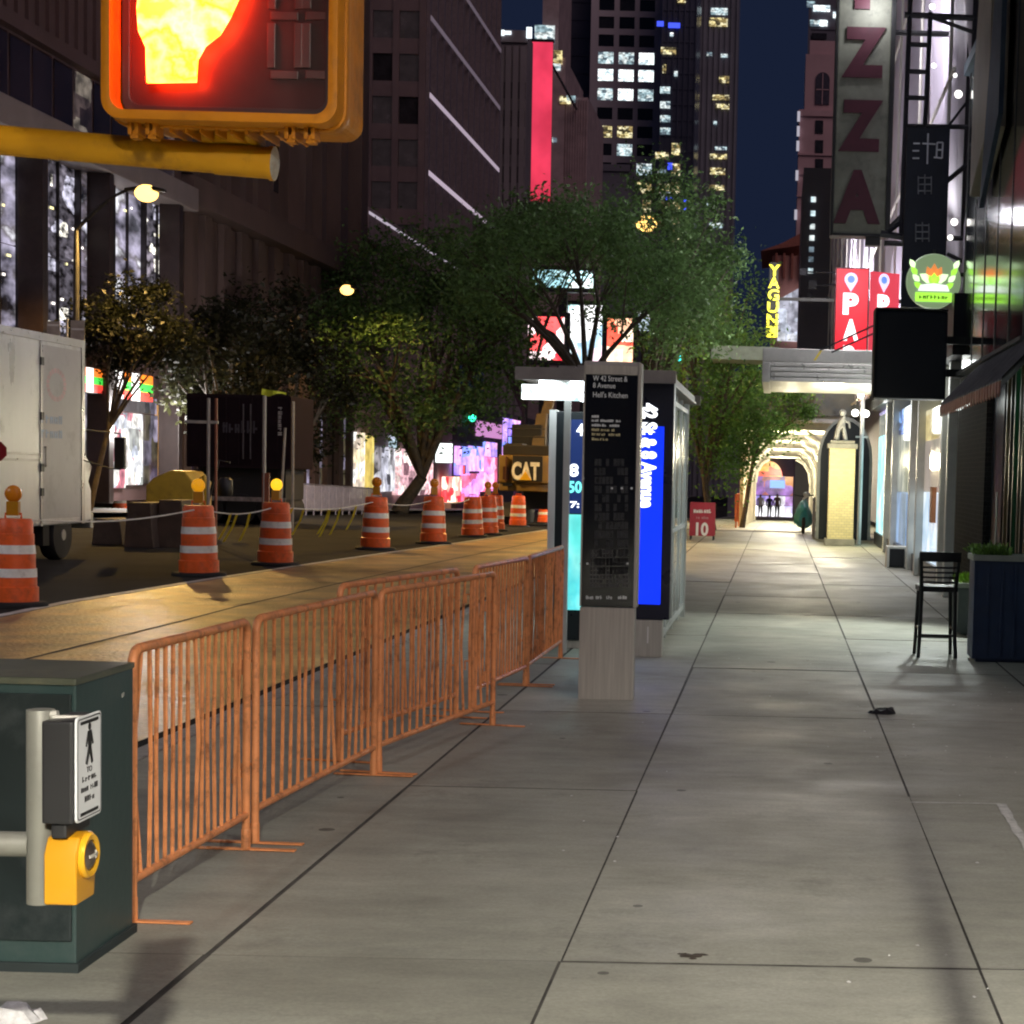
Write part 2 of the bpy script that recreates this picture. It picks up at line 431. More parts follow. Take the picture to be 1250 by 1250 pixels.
# pedestrian signal on its bracket arm
YSIG = 3.2
pA, pB = P(134, 148, YSIG), P(419, 160, YSIG)
sw = pB.x-pA.x; zb = (pA.z+pB.z)/2; xc = (pA.x+pB.x)/2; zt = zb+.485
poleX, poleY = -1.95, 3.34
sig = thing('pedestrian_signal', 'yellow pedestrian signal on a bracket arm showing a lit raised hand beside dark digits', 'traffic light', (poleX, poleY, 0))
def rrect(x0, x1, z0, z1, r, n=6):
    o = []
    for cx_, cz, a0 in ((x1-r, z1-r, 0), (x0+r, z1-r, 90), (x0+r, z0+r, 180), (x1-r, z0+r, 270)):
        for i in range(n+1):
            a = math.radians(a0+90*i/n); o.append((cx_+r*math.cos(a), cz+r*math.sin(a)))
    return o
def rring(mb, outer, inner, y0, y1):
    n = len(outer)
    vs = [(a, y0, b) for a, b in outer]+[(a, y0, b) for a, b in inner]+[(a, y1, b) for a, b in outer]+[(a, y1, b) for a, b in inner]
    fs = []
    for i in range(n):
        j = (i+1) % n
        fs += [(i, j, n+j, n+i), (2*n+j, 2*n+i, 3*n+i, 3*n+j), (j, i, 2*n+i, 2*n+j), (n+i, n+j, 3*n+j, 3*n+i)]
    mb.add(vs, fs)
x0, x1 = pA.x, pB.x
g = MB()   # deep rear case with ribs
g.prism(rrect(x0+.012, x1-.012, zb+.012, zt-.012, .03), (0, YSIG+.05, 0), UX, UZ, (0, .15, 0))
for k in range(9):
    xx = x0+.10+k*(sw-.17)/9
    g.box(xx, xx+.006, YSIG+.01, YSIG+.12, zb-.012, zb+.014)
for xx in (x0+.035, x0+.066, x1-.10, x1-.066):
    g.box(xx, xx+.007, YSIG-.012, YSIG+.03, zb-.02, zb+.02); g.box(xx+.012, xx+.019, YSIG-.012, YSIG+.03, zb-.02, zb+.02)
    g.box(xx+.002, xx+.017, YSIG-.006, YSIG+.02, zb-.026, zb-.012)
g.build('housing', YEL, sig, bevel=.002)
g = MB()   # door frame and visor lip
rring(g, rrect(x0, x1, zb, zt, .034), rrect(x0+.017, x1-.017, zb+.017, zt-.017, .024), YSIG-.045, YSIG+.055)
g.build('door_frame', YEL, sig, bevel=.005, smooth=.6)
g = MB(); rring(g, rrect(x0-.004, x1+.004, zb-.004, zt+.004, .036), rrect(x0+.006, x1-.006, zb+.006, zt-.006, .03), YSIG+.005, YSIG+.03)
g.build('gasket_rim', YEL, sig, bevel=.003, smooth=.6)
LENS = mat('smoked_lens', (.032, .016, .0155), .35, 0, .15, 8, spec=.25)
g = MB(); g.prism(rrect(x0+.018, x1-.018, zb+.018, zt-.018, .022), (0, YSIG+.012, 0), UX, UZ, (0, .02, 0)); g.build('lens', LENS, sig)
g = MB(); rring(g, rrect(x0+.020, x1-.020, zb+.020, zt-.020, .022), rrect(x0+.034, x1-.034, zb+.034, zt-.034, .018), YSIG+.002, YSIG+.0115)
g.build('lens_border', mat('lens_border_dark', (.02, .012, .012), .35, 0, .1), sig, bevel=.002)
# raised hand: one outline of palm, wrist, thumb and four fingers
s = mpp(YSIG)
hp = lambda u, v: P(u, v, YSIG-.022)
hand = [(179, 101), (239, 100), (241, 72), (250, 56), (268, 42), (281, 20), (290, 0), (301, -22), (296, -32), (284, -30), (270, -8), (258, 2), (253, -10), (254, -70), (251, -92), (243, -94), (239, -88), (237, -40),
        (233, -38), (234, -100), (229, -112), (221, -112), (217, -104), (216, -42), (212, -42), (211, -102), (206, -111), (198, -110), (195, -100), (196, -38), (192, -36), (189, -80), (184, -90), (177, -88), (174, -78), (170, -20), (167, 10), (169, 38), (178, 58)]
HM = litroom('lit_hand', [(1, .018, .0005), (1, .042, .007), (1, .020, .0007), (1, .05, .012), (1, .028, .002)], 64.0, (11, 11, 11), light=True, dark=.8, kind='noise', base=(.3, .1, .02))
g = MB(); pts = [hp(u, v) for u, v in hand]
g.prism([(p.x, p.z) for p in pts], (0, YSIG-.024, 0), UX, UZ, (0, .008, 0))
g.build('hand_symbol', HM, sig)
# unlit countdown digits
SEG = mat('unlit_digit', (.040, .020, .0195), .4, 0, .15, 20)
for cx_ in (350, 393):
    def seg(u0, v0, u1, v1):
        g = MB(); a, b = P(u0, v0, YSIG+.010), P(u1, v1, YSIG+.010)
        g.box(min(a.x, b.x), max(a.x, b.x), YSIG+.0085, YSIG+.0118, min(a.z, b.z), max(a.z, b.z)); g.build('digit_segment', SEG, sig, bevel=.0015)
    seg(cx_-20, 86, cx_+14, 97); seg(cx_-20, 14, cx_+14, 25); seg(cx_-24, 28, cx_-14, 83); seg(cx_+9, 28, cx_+19, 83)
    seg(cx_-23, -45, cx_-13, 11); seg(cx_+10, -45, cx_+20, 11); seg(cx_-19, -60, cx_+15, -49)
# arm and pole
ya = YSIG+.10
a, b = P(0, 171, ya), P(338, 200, ya)
d = (b-a).normalized(); st = a + d*((poleX-a.x)/d.x)
g = MB(); g.tube([st, a+d*(b-a).length*.78], .0268, 20); g.build('bracket_arm', ARMY, sig, smooth=.8)
g = MB(); q = a+d*(b-a).length*.78
g.tube([q, b-d*.012], .0285, 20); g.tube([b-d*.012, b-d*.004], [.031, .031], 20)
h = P(283, 170, ya); g.tube([(h.x, ya, h.z-.01), (h.x, ya, zb+.02)], [.034, .040], 16); g.tube([(h.x-.05, ya, zb+.003), (h.x+.05, ya, zb+.003)], .02, 12)
hub = g.build('arm_hub', ARMY, sig, smooth=.7)
g = MB(); g.tube([b-d*.004, b+d*.002], [.030, .012], 20); g.build('end_plug', mat('chipped_grey_plug', (.5, .47, .42), .6, 0, .3, 40, dirt=(.25, .09, .02), dscale=30), hub, smooth=.6)
g = MB(); g.lathe([(.12, 0), (.12, .05), (.075, .09), (.07, 3.4), (.055, 3.5), (0.0, 3.52)], (poleX, poleY, 0), 24); g.build('pole', mat('silver_pole_paint', (.30, .30, .27), .45, .5, .15, 5), sig, smooth=.6)
g = MB(); g.tube([st+d*.06, st+d*.11], .034, 16); g.tube([(poleX, poleY, st.z-.05), (poleX, poleY, st.z+.05)], .082, 20); g.build('arm_clamp', YEL, sig, smooth=.7)

# push button on its stub
yb_ = 3.40
PBM = mat('grey_bracket_paint', (.22, .22, .19), .42, .35, .12, 6, dirt=(.16, .15, .13), dirt_amt=.5, dscale=12)
t0, t1 = P(51, 866, yb_), P(50, 1102, yb_)
pb = thing('pedestrian_push_button', 'yellow pedestrian push button under a small walk sign on a grey pipe bracket', 'push button', (t1.x, yb_, t1.z))
g = MB(); g.tube([t1, (t1.x, yb_, t0.z)], .0262, 24); g.build('upright_pipe', PBM, pb, bevel=.002, smooth=.6)
hz = P(20, 1030, yb_).z
g = MB(); g.tube([(poleX+.06, yb_-.03, hz), (t1.x-.02, yb_, hz)], .024, 20); g.build('support_pipe', PBM, pb, smooth=.6)
g = MB(); g.tube([(t1.x+.01, yb_-.006, t0.z-.008), (t1.x+.035, yb_-.006, t0.z-.008)], .008, 8); g.tube([(t1.x+.028, yb_-.02, t0.z-.012), (t1.x+.085, yb_+.03, t0.z-.018)], .005, 8); g.build('clamp_bolt', STEEL, pb, smooth=.6)
sx = -1.302
s0, s1 = FX(93, 877, sx), FX(123, 1003, sx); sb = FX(93, 1006, sx); ss = FX(123, 880, sx)
yf, yk = s0.y, s1.y; zt_, zb_ = s0.z, sb.z
g = MB(); bx0 = P(66, 900, yb_).x
g.box(bx0, sx-.004, yf-.008, yk+.01, zb_+.0, zt_-.006); g.box(bx0+.012, sx-.02, yf+.005, yk, zb_-.03, zb_)
g.build('sign_case', BLKPLASTIC, pb, bevel=.005)
g = MB()
def yz(poly, X, th): g.prism(poly, (X, 0, 0), UY, UZ, (th, 0, 0))
yz([(a, b) for a, b in rrect(yf, yk, zb_, zt_, .010)], sx-.003, .004)
plate = g.build('sign_plate', mat('white_sign_face', (.66, .68, .68), .35, 0, .05), pb, bevel=.0008)
BLKINK = mat('black_ink', (.008, .008, .008), .5, 0, .1)
g = MB(); o_ = rrect(yf+.004, yk-.004, zb_+.004, zt_-.004, .008); i_ = rrect(yf+.006, yk-.006, zb_+.006, zt_-.006, .007)
n_ = len(o_); vs = [(sx+.0016, a, b) for a, b in o_]+[(sx+.0016, a, b) for a, b in i_]
g.add(vs, [(i, (i+1) % n_, n_+(i+1) % n_, n_+i) for i in range(n_)])
yc = (yf+yk)/2; W_ = yk-yf; H_ = zt_-zb_
g.box(sx+.001, sx+.002, yf+.018, yk-.018, zt_-.016, zt_-.010); g.box(sx+.001, sx+.002, yf+.018, yk-.018, zb_+.010, zb_+.016)
g.build('sign_border', BLKINK, plate)
g = MB()   # walking figure
fz = lambda t: zb_+H_*t
def lim(y0, z0, y1, z1, w0, w1):
    a = Vector((y0, z0)); b = Vector((y1, z1)); dd = (b-a).normalized(); nn = Vector((-dd.y, dd.x))
    g.prism([(a+nn*w0)[:], (a-nn*w0)[:], (b-nn*w1)[:], (b+nn*w1)[:]], (sx+.0012, 0, 0), UY, UZ, (.0012, 0, 0))
g.prism([(yc+.006*math.cos(k), fz(.885)+.007*math.sin(k)) for k in [i*.6283 for i in range(10)]], (sx+.0012, 0, 0), UY, UZ, (.0012, 0, 0))
lim(yc, fz(.845), yc+.001, fz(.70), .009, .007); lim(yc+.001, fz(.71), yc-.016, fz(.53), .0055, .004); lim(yc+.001, fz(.71), yc+.013, fz(.53), .0055, .004)
lim(yc-.007, fz(.83), yc-.017, fz(.70), .003, .0025); lim(yc+.007, fz(.83), yc+.017, fz(.71), .003, .0025)
g.build('walking_figure', BLKINK, plate)
for (t, w, z) in (('TO', .026, .475), ('~mmmmm', .075, .395), ('~mmmm mmmm', .085, .30), ('~mmmm', .05, .20)):
    lettering('wording', t, w, .011, (sx+.0013, yc, fz(z)), UY, UZ, BLKINK, plate, .0004, align='FIT')
bz0, bz1 = FX(100, 1102, sx).z, FX(100, 1022, sx).z
g = MB(); ym = yf+.055; zc_ = bz1-.040; bh = bz1-bz0
prof = [(ym-.052, bz0), (ym+.038, bz0), (ym+.050, zc_-.012), (ym+.052, zc_+.01), (ym+.034, zc_+.040), (ym, zc_+.046), (ym-.034, zc_+.040), (ym-.052, zc_+.01)]
g.prism(prof, (bx0-.001, 0, 0), UY, UZ, (sx-bx0+.0, 0, 0))
bt = g.build('button_housing', YELCLEAN, pb, bevel=.006, seg=3, smooth=.6)
RX = Matrix.Rotation(math.pi/2, 3, 'Y')
g = MB(); g.lathe([(.044, 0), (.044, .006), (.040, .011), (.030, .009), (.030, .004)], (sx-.002, ym, zc_), 32, RX, cap=False); g.build('button_bezel', mat('yellow_bezel', (.8, .42, .02), .25, .2, .05), bt, smooth=.6)
g = MB(); g.lathe([(.0295, 0), (.0295, .004), (.022, .010), (.008, .0125), (0.0001, .0127)], (sx-.001, ym, zc_), 28, RX); g.build('push_disc', mat('worn_steel_disc', (.16, .13, .11), .35, .8, .3, 40), bt, smooth=.6)
g = MB(); g.box(sx+.0105, sx+.0125, ym-.018, ym+.018, zc_-.003, zc_+.003); g.prism([(ym+.024, zc_), (ym+.012, zc_+.008), (ym+.012, zc_-.008)], (sx+.0105, 0, 0), UY, UZ, (.002, 0, 0)); g.build('arrow_mark', mat('arrow_paint', (.5, .48, .42), .5), bt)

# green controller cabinet
c0 = GP(93, 1187); c1 = GP(160, 1140)
cabx1, caby0, caby1 = c0.x, c0.y, c1.y+.02
cz = P(160, 808, caby1).z
cab = thing('control_cabinet', 'dark green traffic control cabinet standing on the kerbside pavement', 'utility box', (cabx1-.4, (caby0+caby1)/2, 0))
GREEN = mat('dark_green_enamel', (.036, .068, .064), .38, 0, .12, 3, bump=.05, bscale=25, dirt=(.12, .13, .12), dirt_amt=.25, dscale=3)
g = MB(); g.box(cabx1-.86, cabx1, caby0, caby1, 0.0, cz-.02); g.build('case', GREEN, cab, bevel=.006)
g = MB(); g.box(cabx1-.87, cabx1+.004, caby0-.010, caby1+.008, cz-.022, cz); g.build('lid', mat('worn_green_lid', (.10, .11, .075), .35, 0, .3, 4, dirt=(.22, .20, .12), dirt_amt=.5, dscale=6), cab, bevel=.008)
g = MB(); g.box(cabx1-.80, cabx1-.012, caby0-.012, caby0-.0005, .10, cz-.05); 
dr = g.build('door', mat('shaded_green_door', (.008, .016, .016), .5, 0, .3, 4, dirt=(.10, .11, .11), dirt_amt=.35, dscale=3), cab, bevel=.004)  # shade on the front face painted into the door colour
g = MB(); g.tube([(cabx1-.70, caby0-.03, .45), (cabx1-.70, caby0-.03, .58)], .008, 8); g.box(cabx1-.72, cabx1-.68, caby0-.035, caby0-.0125, .42, .60); g.build('door_handle', DARKSTEEL, dr, bevel=.002)
g = MB(); g.box(cabx1-.89, cabx1+.012, caby0-.014, caby1+.012, -.01, .03); g.build('plinth', mat('cabinet_plinth', (.02, .03, .03), .7), cab, bevel=.004)
g = MB(); g.obox((cabx1+.0015, caby0+.40, cz-.10), (.0015, 0, 0), (0, .008, .002), (0, 0, .006)); g.build('side_rivet', STEEL, cab)

# orange crowd control barriers
ORG = mat('orange_barrier_paint', (.82, .32, .12), .42, .1, .22, 9, bump=.1, bscale=40, dirt=(.17, .06, .03), dirt_amt=.7, dscale=11)
def barrier(p0, p1, label, nb=15, name='crowd_barrier', lean=0.0):
    d = p1-p0; L = d.length; rz = math.atan2(d.y, d.x)
    r = thing(name, label, 'crowd barrier', (p0.x, p0.y, 0), rz, 'orange crowd barriers along the kerb')
    zt, zbm, rc = .958, .15, .055
    def arc(cx_, cz_, a0, a1, n=6): return [(cx_+rc*math.cos(math.radians(a0+(a1-a0)*i/n)), 0, cz_+rc*math.sin(math.radians(a0+(a1-a0)*i/n))) for i in range(n+1)]
    g = MB(); g.tube([(0, 0, .02)]+arc(rc, zt-rc, 180, 90)+arc(L-rc, zt-rc, 90, 0)+[(L, 0, .02)], .0175, 10)
    g.tube([(0, 0, zbm), (L, 0, zbm)], .0155, 10)
    g.build('frame', ORG, r, world=False, smooth=.9)
    g = MB()
    for k in range(1, nb+1):
        x = L*k/(nb+1); e = random.uniform(-.006, .006) if random.random() < .8 else random.uniform(-.022, .022)
        zz = zt-.004 if rc < x < L-rc else zt-.03
        g.tube([(x, 0, zbm), (x+e, random.uniform(-.006, .006) if random.random() < .8 else random.uniform(-.03, .03), (zbm+zt)/2), (x, 0, zz)], .0084, 6)
    g.build('bars', ORG, r, world=False, smooth=.9)
    for x in (0.0, L):
        g = MB(); sgn = 1
        g.box(x-.017, x+.017, -.21, .21, .003, .010)
        g.tube([(x, 0, .010), (x, 0, .09)], .0205, 8)
        g.build('foot', ORG, r, world=False, bevel=.003)
    for x in (0.0, L):
        for z in (.78, .34): g = MB(); g.tube([(x, .015, z), (x, .055, z), (x, .055, z-.06)], .007, 6); g.build('hook', ORG, r, world=False, smooth=.8)
    return r
bz = lambda u, v, z=0: GP(u, v, z)
barrier(Vector((-2.215, 6.2, 0)), GP(300, 1038), 'nearest orange barrier, its near end touching the green cabinet', 15)
barrier(GP(311, 1030), GP(456, 947), 'orange barrier second in line from the green cabinet', 15)
barrier(GP(413, 930), GP(556, 876), 'orange barrier set behind the overlapping front pair', 14)
barrier(GP(462, 944), GP(601, 886), 'front overlapping orange barrier with a free rounded end', 16)
barrier(Vector((GP(641, 838).x-.14, 11.85, 0)), GP(641, 838), 'orange barrier seen edge on beyond the overlapping pair', 17)
barrier(GP(643, 836), GP(684, 804), 'farthest orange barrier, ending beside the bus shelter post', 17)
#barrier(Vector((-4.1, 6.55, 0)), Vector((-2.42, 6.50, 0)), 'orange barrier turned across the pavement behind the green cabinet', 15)

# small litter near the camera
def litter(name, label, cat, u, v, col, pts, h, rough=.7):
    p = GP(u, v); r = tag(MB().build(name, []), label, cat) if False else None
    g = MB()
    n = 10
    for (cx_, cy_, rx, ry, hh) in pts:
        ring = [(p.x+cx_+rx*math.cos(k*2*math.pi/n)*random.uniform(.75, 1.15), p.y+cy_+ry*math.sin(k*2*math.pi/n)*random.uniform(.75, 1.15), .002) for k in range(n)]
        top = [(p.x+cx_+(x-p.x-cx_)*.6, p.y+cy_+(y-p.y-cy_)*.6, hh*random.uniform(.6, 1.2)) for x, y, z in ring]
        g.add(ring+top+[(p.x+cx_, p.y+cy_, hh*.8)], [(i, (i+1) % n, n+(i+1) % n, n+i) for i in range(n)]+[(n+i, n+(i+1) % n, 2*n) for i in range(n)])
    return tag(g.build(name, mat(name+'_mat', col, rough, 0, .4, 30), smooth=.7), label, cat)
litter('flattened_bag', 'flattened black bag lying on the pavement before the bar chair', 'litter', 1077, 871, (.010, .010, .011), [(0, 0, .10, .06, .03), (.05, .03, .06, .05, .035), (-.06, .0, .05, .04, .02)], .03, .4)
litter('leaf_litter', 'crushed brown scrap on the nearest pavement slab', 'litter', 843, 1168, (.05, .04, .03), [(0, 0, .045, .02, .008), (.03, .02, .03, .012, .006), (-.03, .025, .02, .01, .006), (.01, -.03, .015, .01, .005)], .01)
litter('white_wrapper', 'crumpled white wrapper at the bottom left corner below the cabinet', 'litter', 12, 1246, (.6, .6, .6), [(0, 0, .09, .05, .05), (.05, .02, .05, .03, .03)], .05, .4)
# ================================================================== WAYFINDING TOTEM
GLASSBLK = mat('black_panel_glass', (.006, .007, .010), .10, 0, .2, 3, spec=.6)
b0, b1 = GP(704, 853), GP(772, 855)
yT = (b0.y+b1.y)/2
tw = P(772, 700, yT).x-P(705, 700, yT).x
xT = (P(708, 700, yT).x+P(776, 700, yT).x)/2; zT = P(745, 441, yT).z
tot = thing('wayfinding_totem', 'slim black map totem on a brushed steel base beside the bus shelter', 'map sign', (xT, yT, 0))
xa, xb = xT-tw/2, xT+tw/2; zg0 = P(740, 741, yT).z; zg1 = P(740, 458, yT).z; dT = .16
g = MB(); g.box(xa, xb, yT, yT+dT, 0, zg0-.004); g.build('base', STEEL, tot, bevel=.006)
g = MB(); g.box(xa+.012, xb-.012, yT-.004, yT+dT+.004, zg0, zg1); pan = g.build('map_panel', GLASSBLK, tot, bevel=.003)
g = MB(); g.box(xa-.002, xa+.010, yT-.008, yT+dT+.006, zg0+.002, zT-.01); g.box(xb-.010, xb+.014, yT-.008, yT+dT+.006, zg0+.002, zT-.01); g.build('side_rail', STEEL, tot, bevel=.002)
g = MB(); g.prism([(yT-.008, zg1+.004), (yT+dT, zg1+.004), (yT+dT, zT), (yT+.03, zT), (yT-.008, zT-.03)], (xa+.0, 0, 0), UY, UZ, (tw, 0, 0)); g.build('top_cap', STEEL, tot, bevel=.004)
TXTW = glow('panel_text_white', (.8, .8, .78), .14); TXTY = glow('panel_text_yellow', (.75, .65, .35), .10)
yl = yT-.0052
def tline(s, u0, v0, u1, v1, m=TXTW):
    a, b = P(u0, v0, yl), P(u1, v1, yl)
    lettering('lettering', s, b.x-a.x, a.z-b.z, (a+b)/2, UX, UZ, m, pan, .002)
tline('W 42 Street &', 724, 458, 766, 466); tline('8 Avenue', 724, 467, 751, 474); tline("Hell's Kitchen", 724, 478, 766, 486)
for i, (s, x1) in enumerate((('~mmm', 731), ('~mmmm mmmmmmmm mmm', 758), ('~mmmmmm mmmm', 756), ('~mmmmm mmmmmm mm', 750), ('~mmmmmm mmmmm', 757), ('~mmmmmm', 742))):
    tline(s, 722, 506+i*5.6, x1, 510+i*5.6, TXTW if i < 3 else TXTY)
for s, x0, x1 in (('~mmmm', 715, 724), ('~mmm', 727, 735), ('~mmm', 740, 747), ('~mmmm', 754, 765)): tline(s, x0, 727, x1, 731.5)
# street map print: blocks of streets, paler grey than the panel
MAPM = mat('printed_map_grey', (.022, .024, .028), .3, 0, .5, 30); MAPM2 = mat('printed_map_light', (.045, .047, .05), .3, 0, .5, 30)
g = MB()
def pq(u0, v0, u1, v1, yy=yl): a, b = P(u0, v0, yy), P(u1, v1, yy); g.box(a.x, b.x, yl, yl+.001, b.z, a.z)
random.seed(3)
for i in range(9):
    for j in range(13):
        if random.random() < .75: pq(726+i*4.6, 560+j*11, 729.6+i*4.6, 569+j*11)
g.build('map_blocks', MAPM, pan)
g = MB()
for i in range(12):
    for j in range(9):
        if random.random() < .85: pq(720+i*4.0, 671+j*5.2, 723.2+i*4.0, 675.3+j*5.2)
g.build('inset_map', MAPM2, pan)
g = MB()
for (u, v) in ((747, 596), (759, 596), (771, 596), (712, 584), (709, 688), (717, 688), (766, 688)):
    p = P(u, v, yl); g.box(p.x-.007, p.x+.007, yl-.0005, yl+.001, p.z-.007, p.z+.007)
g.build('map_symbols', TXTW, pan)

# ================================================================== BUS SHELTER
ySh0, ySh1 = 15.9, 20.2
sh = thing('bus_shelter', 'glass bus shelter with lit end screens and a pale ribbed roof behind the map totem', 'bus shelter', (-1.6, (ySh0+ySh1)/2, 0))
xl = P(640, 470, ySh0).x; xr = P(805, 600, ySh0).x
zr = P(700, 462, ySh0).z
g = MB(); N = 8
for k in range(N):   # shallow ribbed roof, arched across
    x0_, x1_ = xl+(xr+.10-xl)*k/N, xl+(xr+.10-xl)*(k+.9)/N
    zz = zr + .06*math.sin(math.pi*(k+.5)/N)
    g.box(x0_, x1_, ySh0-.25, ySh1+.25, zz, zz+.045)
g.box(xl, xr+.1, ySh0-.22, ySh1+.22, zr-.03, zr-.001)
for y in (ySh0-.30, ySh1+.26): g.box(xl-.04, xr+.14, y, y+.045, zr-.035, zr+.075)
ROOFM = mat('shelter_roof_metal', (.30, .285, .27), .4, .4, .2, 4)
g.build('roof', ROOFM, sh, bevel=.006)
g = MB(); 
for y in (ySh0-.02, ySh1):
    for x in (xr, P(691, 600, ySh0).x):
        g = MB(); g.box(x-.028, x+.028, y, y+.06, 0, zr-.032); g.build('post', mat('pale_shelter_paint', (.5, .52, .5), .4, .3, .1), sh, bevel=.004)
TUBE = glow('shelter_tube', (.86, .97, 1), 9, True)
g = MB()
for x in (xl+.15, xl+.42): g.box(x, x+.12, ySh0-.15, ySh1-.1, zr-.075, zr-.032)
g.build('ceiling_light', TUBE, sh)
g = MB(); g.box(P(642, 470, ySh0).x, P(712, 470, ySh0).x, ySh0-.27, ySh0-.20, P(690, 490, ySh0).z, P(690, 472, ySh0).z)
g.build('light_box', litroom('lightbox_face', [(.75, .95, 1), (.9, 1, 1), (.5, .9, .95), (1, 1, 1)], 2.6, (7, 7, 7), True, .5), sh, bevel=.01)
# near end screens
def screen(name, u0, v0, u1, v1, y, m, parent, th=.05):
    a, b = P(u0, v0, y), P(u1, v1, y); g = MB(); g.box(a.x, b.x, y, y+th, b.z, a.z); return g.build(name, m, parent, bevel=.003), a, b
# blue screen cabinet with the stop name running down it
yb2 = 15.75
BLUE = glow('blue_screen', (.004, .035, 1.0), 1.15, True)
a, b = P(777, 462, yb2), P(817, 757, yb2)
g = MB(); g.box(a.x-.16, b.x, yb2, yb2+.22, b.z, a.z); ad = g.build('screen_case', mat('dark_navy_case', (.012, .014, .03), .3, 0, .1), sh, bevel=.012)
g = MB(); g.box(a.x-.17, b.x+.005, yb2-.006, yb2+.225, a.z+.002, a.z+.05); g.build('case_cap', mat('tan_case_cap', (.42, .34, .25), .45, .3, .1), ad, bevel=.006)
g = MB(); p0, p1 = P(778, 520, yb2), P(806, 738, yb2); g.box(p0.x-.12, p1.x, yb2-.006, yb2+.002, p1.z, p0.z); g.build('lit_screen', BLUE, ad)
SCRW = glow('screen_text', (.92, .96, 1), 2.4)
p0, p1 = P(784, 492, yb2-.008), P(801, 620, yb2-.008)
lettering('stop_name', '42 St & 8 Avenue', p0.z-p1.z, p1.x-p0.x, ((p0.x+p1.x)/2-.006, yb2-.0075, (p0.z+p1.z)/2), -UZ, UX, SCRW, ad, .002, bold=.045)
g = MB(); p1 = GP(779, 805); p2 = GP(805, 806); g.box(p1.x-.12, p2.x, yb2-.02, yb2+.2, 0, b.z-.004); g.build('steel_base', STEEL, ad, bevel=.005)
g = MB(); g.box(p2.x-.13, p2.x-.118, yb2-.024, yb2-.0205, .12, b.z-.06); g.build('base_seam', WHITE, ad)
# teal advertising screen
yt = 16.3
TEAL = litroom('teal_screen', [(.10, .9, .82), (.16, .95, .9), (.3, 1, .95), (.10, .75, .8), (.2, .95, .85)], 1.15, (1.6, 1.6, 1.1), True, .7, kind='noise')
tc_, a, b = screen('screen_case', 672, 502, 714, 782, yt+.02, mat('dark_screen_case', (.016, .022, .026), .3, 0, .1), sh, .18)
g = MB(); p0, p1 = P(695, 600, yt), P(715, 745, yt); g.box(p0.x, p1.x+.15, yt, yt+.018, p1.z, P(700, 628, yt).z); g.build('lit_screen', TEAL, tc_)
DKB = glow('dark_blue_screen', (.02, .05, .22), .5)
g = MB(); g.box(p0.x, p1.x+.15, yt, yt+.018, P(700, 626.5, yt).z, P(700, 512, yt).z); g.build('dark_screen', DKB, tc_)
for s, u0, v0, u1, v1, m in (('4', 704, 517, 712, 532, SCRW), ('8', 695, 566, 706, 582, SCRW), ('50', 694, 587, 710, 602, glow('teal_text', (.2, .95, .85), 1.4)), ('7:', 696, 612, 707, 620, SCRW)):
    q0, q1 = P(u0, v0, yt-.003), P(u1, v1, yt-.003); lettering('lettering', s, q1.x-q0.x, q0.z-q1.z, ((q0.x+q1.x)/2, yt-.003, (q0.z+q1.z)/2), UX, UZ, m, tc_, .002, bold=.03)
g = MB(); q0, q1 = P(671, 500, yt), P(674, 790, yt); g.box(q0.x-.0, q1.x, yt-.01, yt+.2, .02, q0.z); g.build('edge_trim', WHITE, tc_)
q1 = P(700, 782, yt)
g = MB(); g.box(a.x+.02, b.x, yt+.04, yt+.16, 0, b.z-.003); g.build('steel_base', STEEL, tc_)
# side glazing along the pavement
GL = bpy.data.materials.new('clear_shelter_glass'); GL.use_nodes = True
nb = GL.node_tree.nodes['Principled BSDF']; nb.inputs['Base Color'].default_value = (.75, .85, .82, 1); nb.inputs['Roughness'].default_value = .08
nb.inputs['Transmission Weight'].default_value = .0; nb.inputs['Alpha'].default_value = .28; nb.inputs['Specular IOR Level'].default_value = .6
ny = 4
for k in range(ny):
    y0_, y1_ = ySh0+.1+(ySh1-ySh0-.1)*k/ny, ySh0+.06+(ySh1-ySh0-.1)*(k+1)/ny
    g = MB(); g.box(xr-.008, xr+.008, y0_+.02, y1_-.02, .16, zr-.15); g.build('glass_panel', GL, sh)
g = MB()
for k in range(ny+1):
    y = ySh0+.09+(ySh1-ySh0-.1)*k/ny; g.box(xr-.016, xr+.016, y-.02, y+.02, .05, zr-.04)
g.box(xr-.02, xr+.02, ySh0+.05, ySh1, .10, .155); g.box(xr-.02, xr+.02, ySh0+.05, ySh1, zr-.15, zr-.10); g.box(xr-.017, xr+.017, ySh0+.05, ySh1, 1.02, 1.06)
g.build('side_frame', mat('pale_shelter_paint', (0, 0, 0)), sh, bevel=.003)
g = MB(); g.box(xr-.5, xr-.06, ySh0+1.2, ySh1-.6, .43, .47)
for y in (ySh0+1.5, ySh1-.9): g.box(xr-.32, xr-.24, y, y+.06, 0, .43)
g.build('bench', STEEL, sh, bevel=.004)

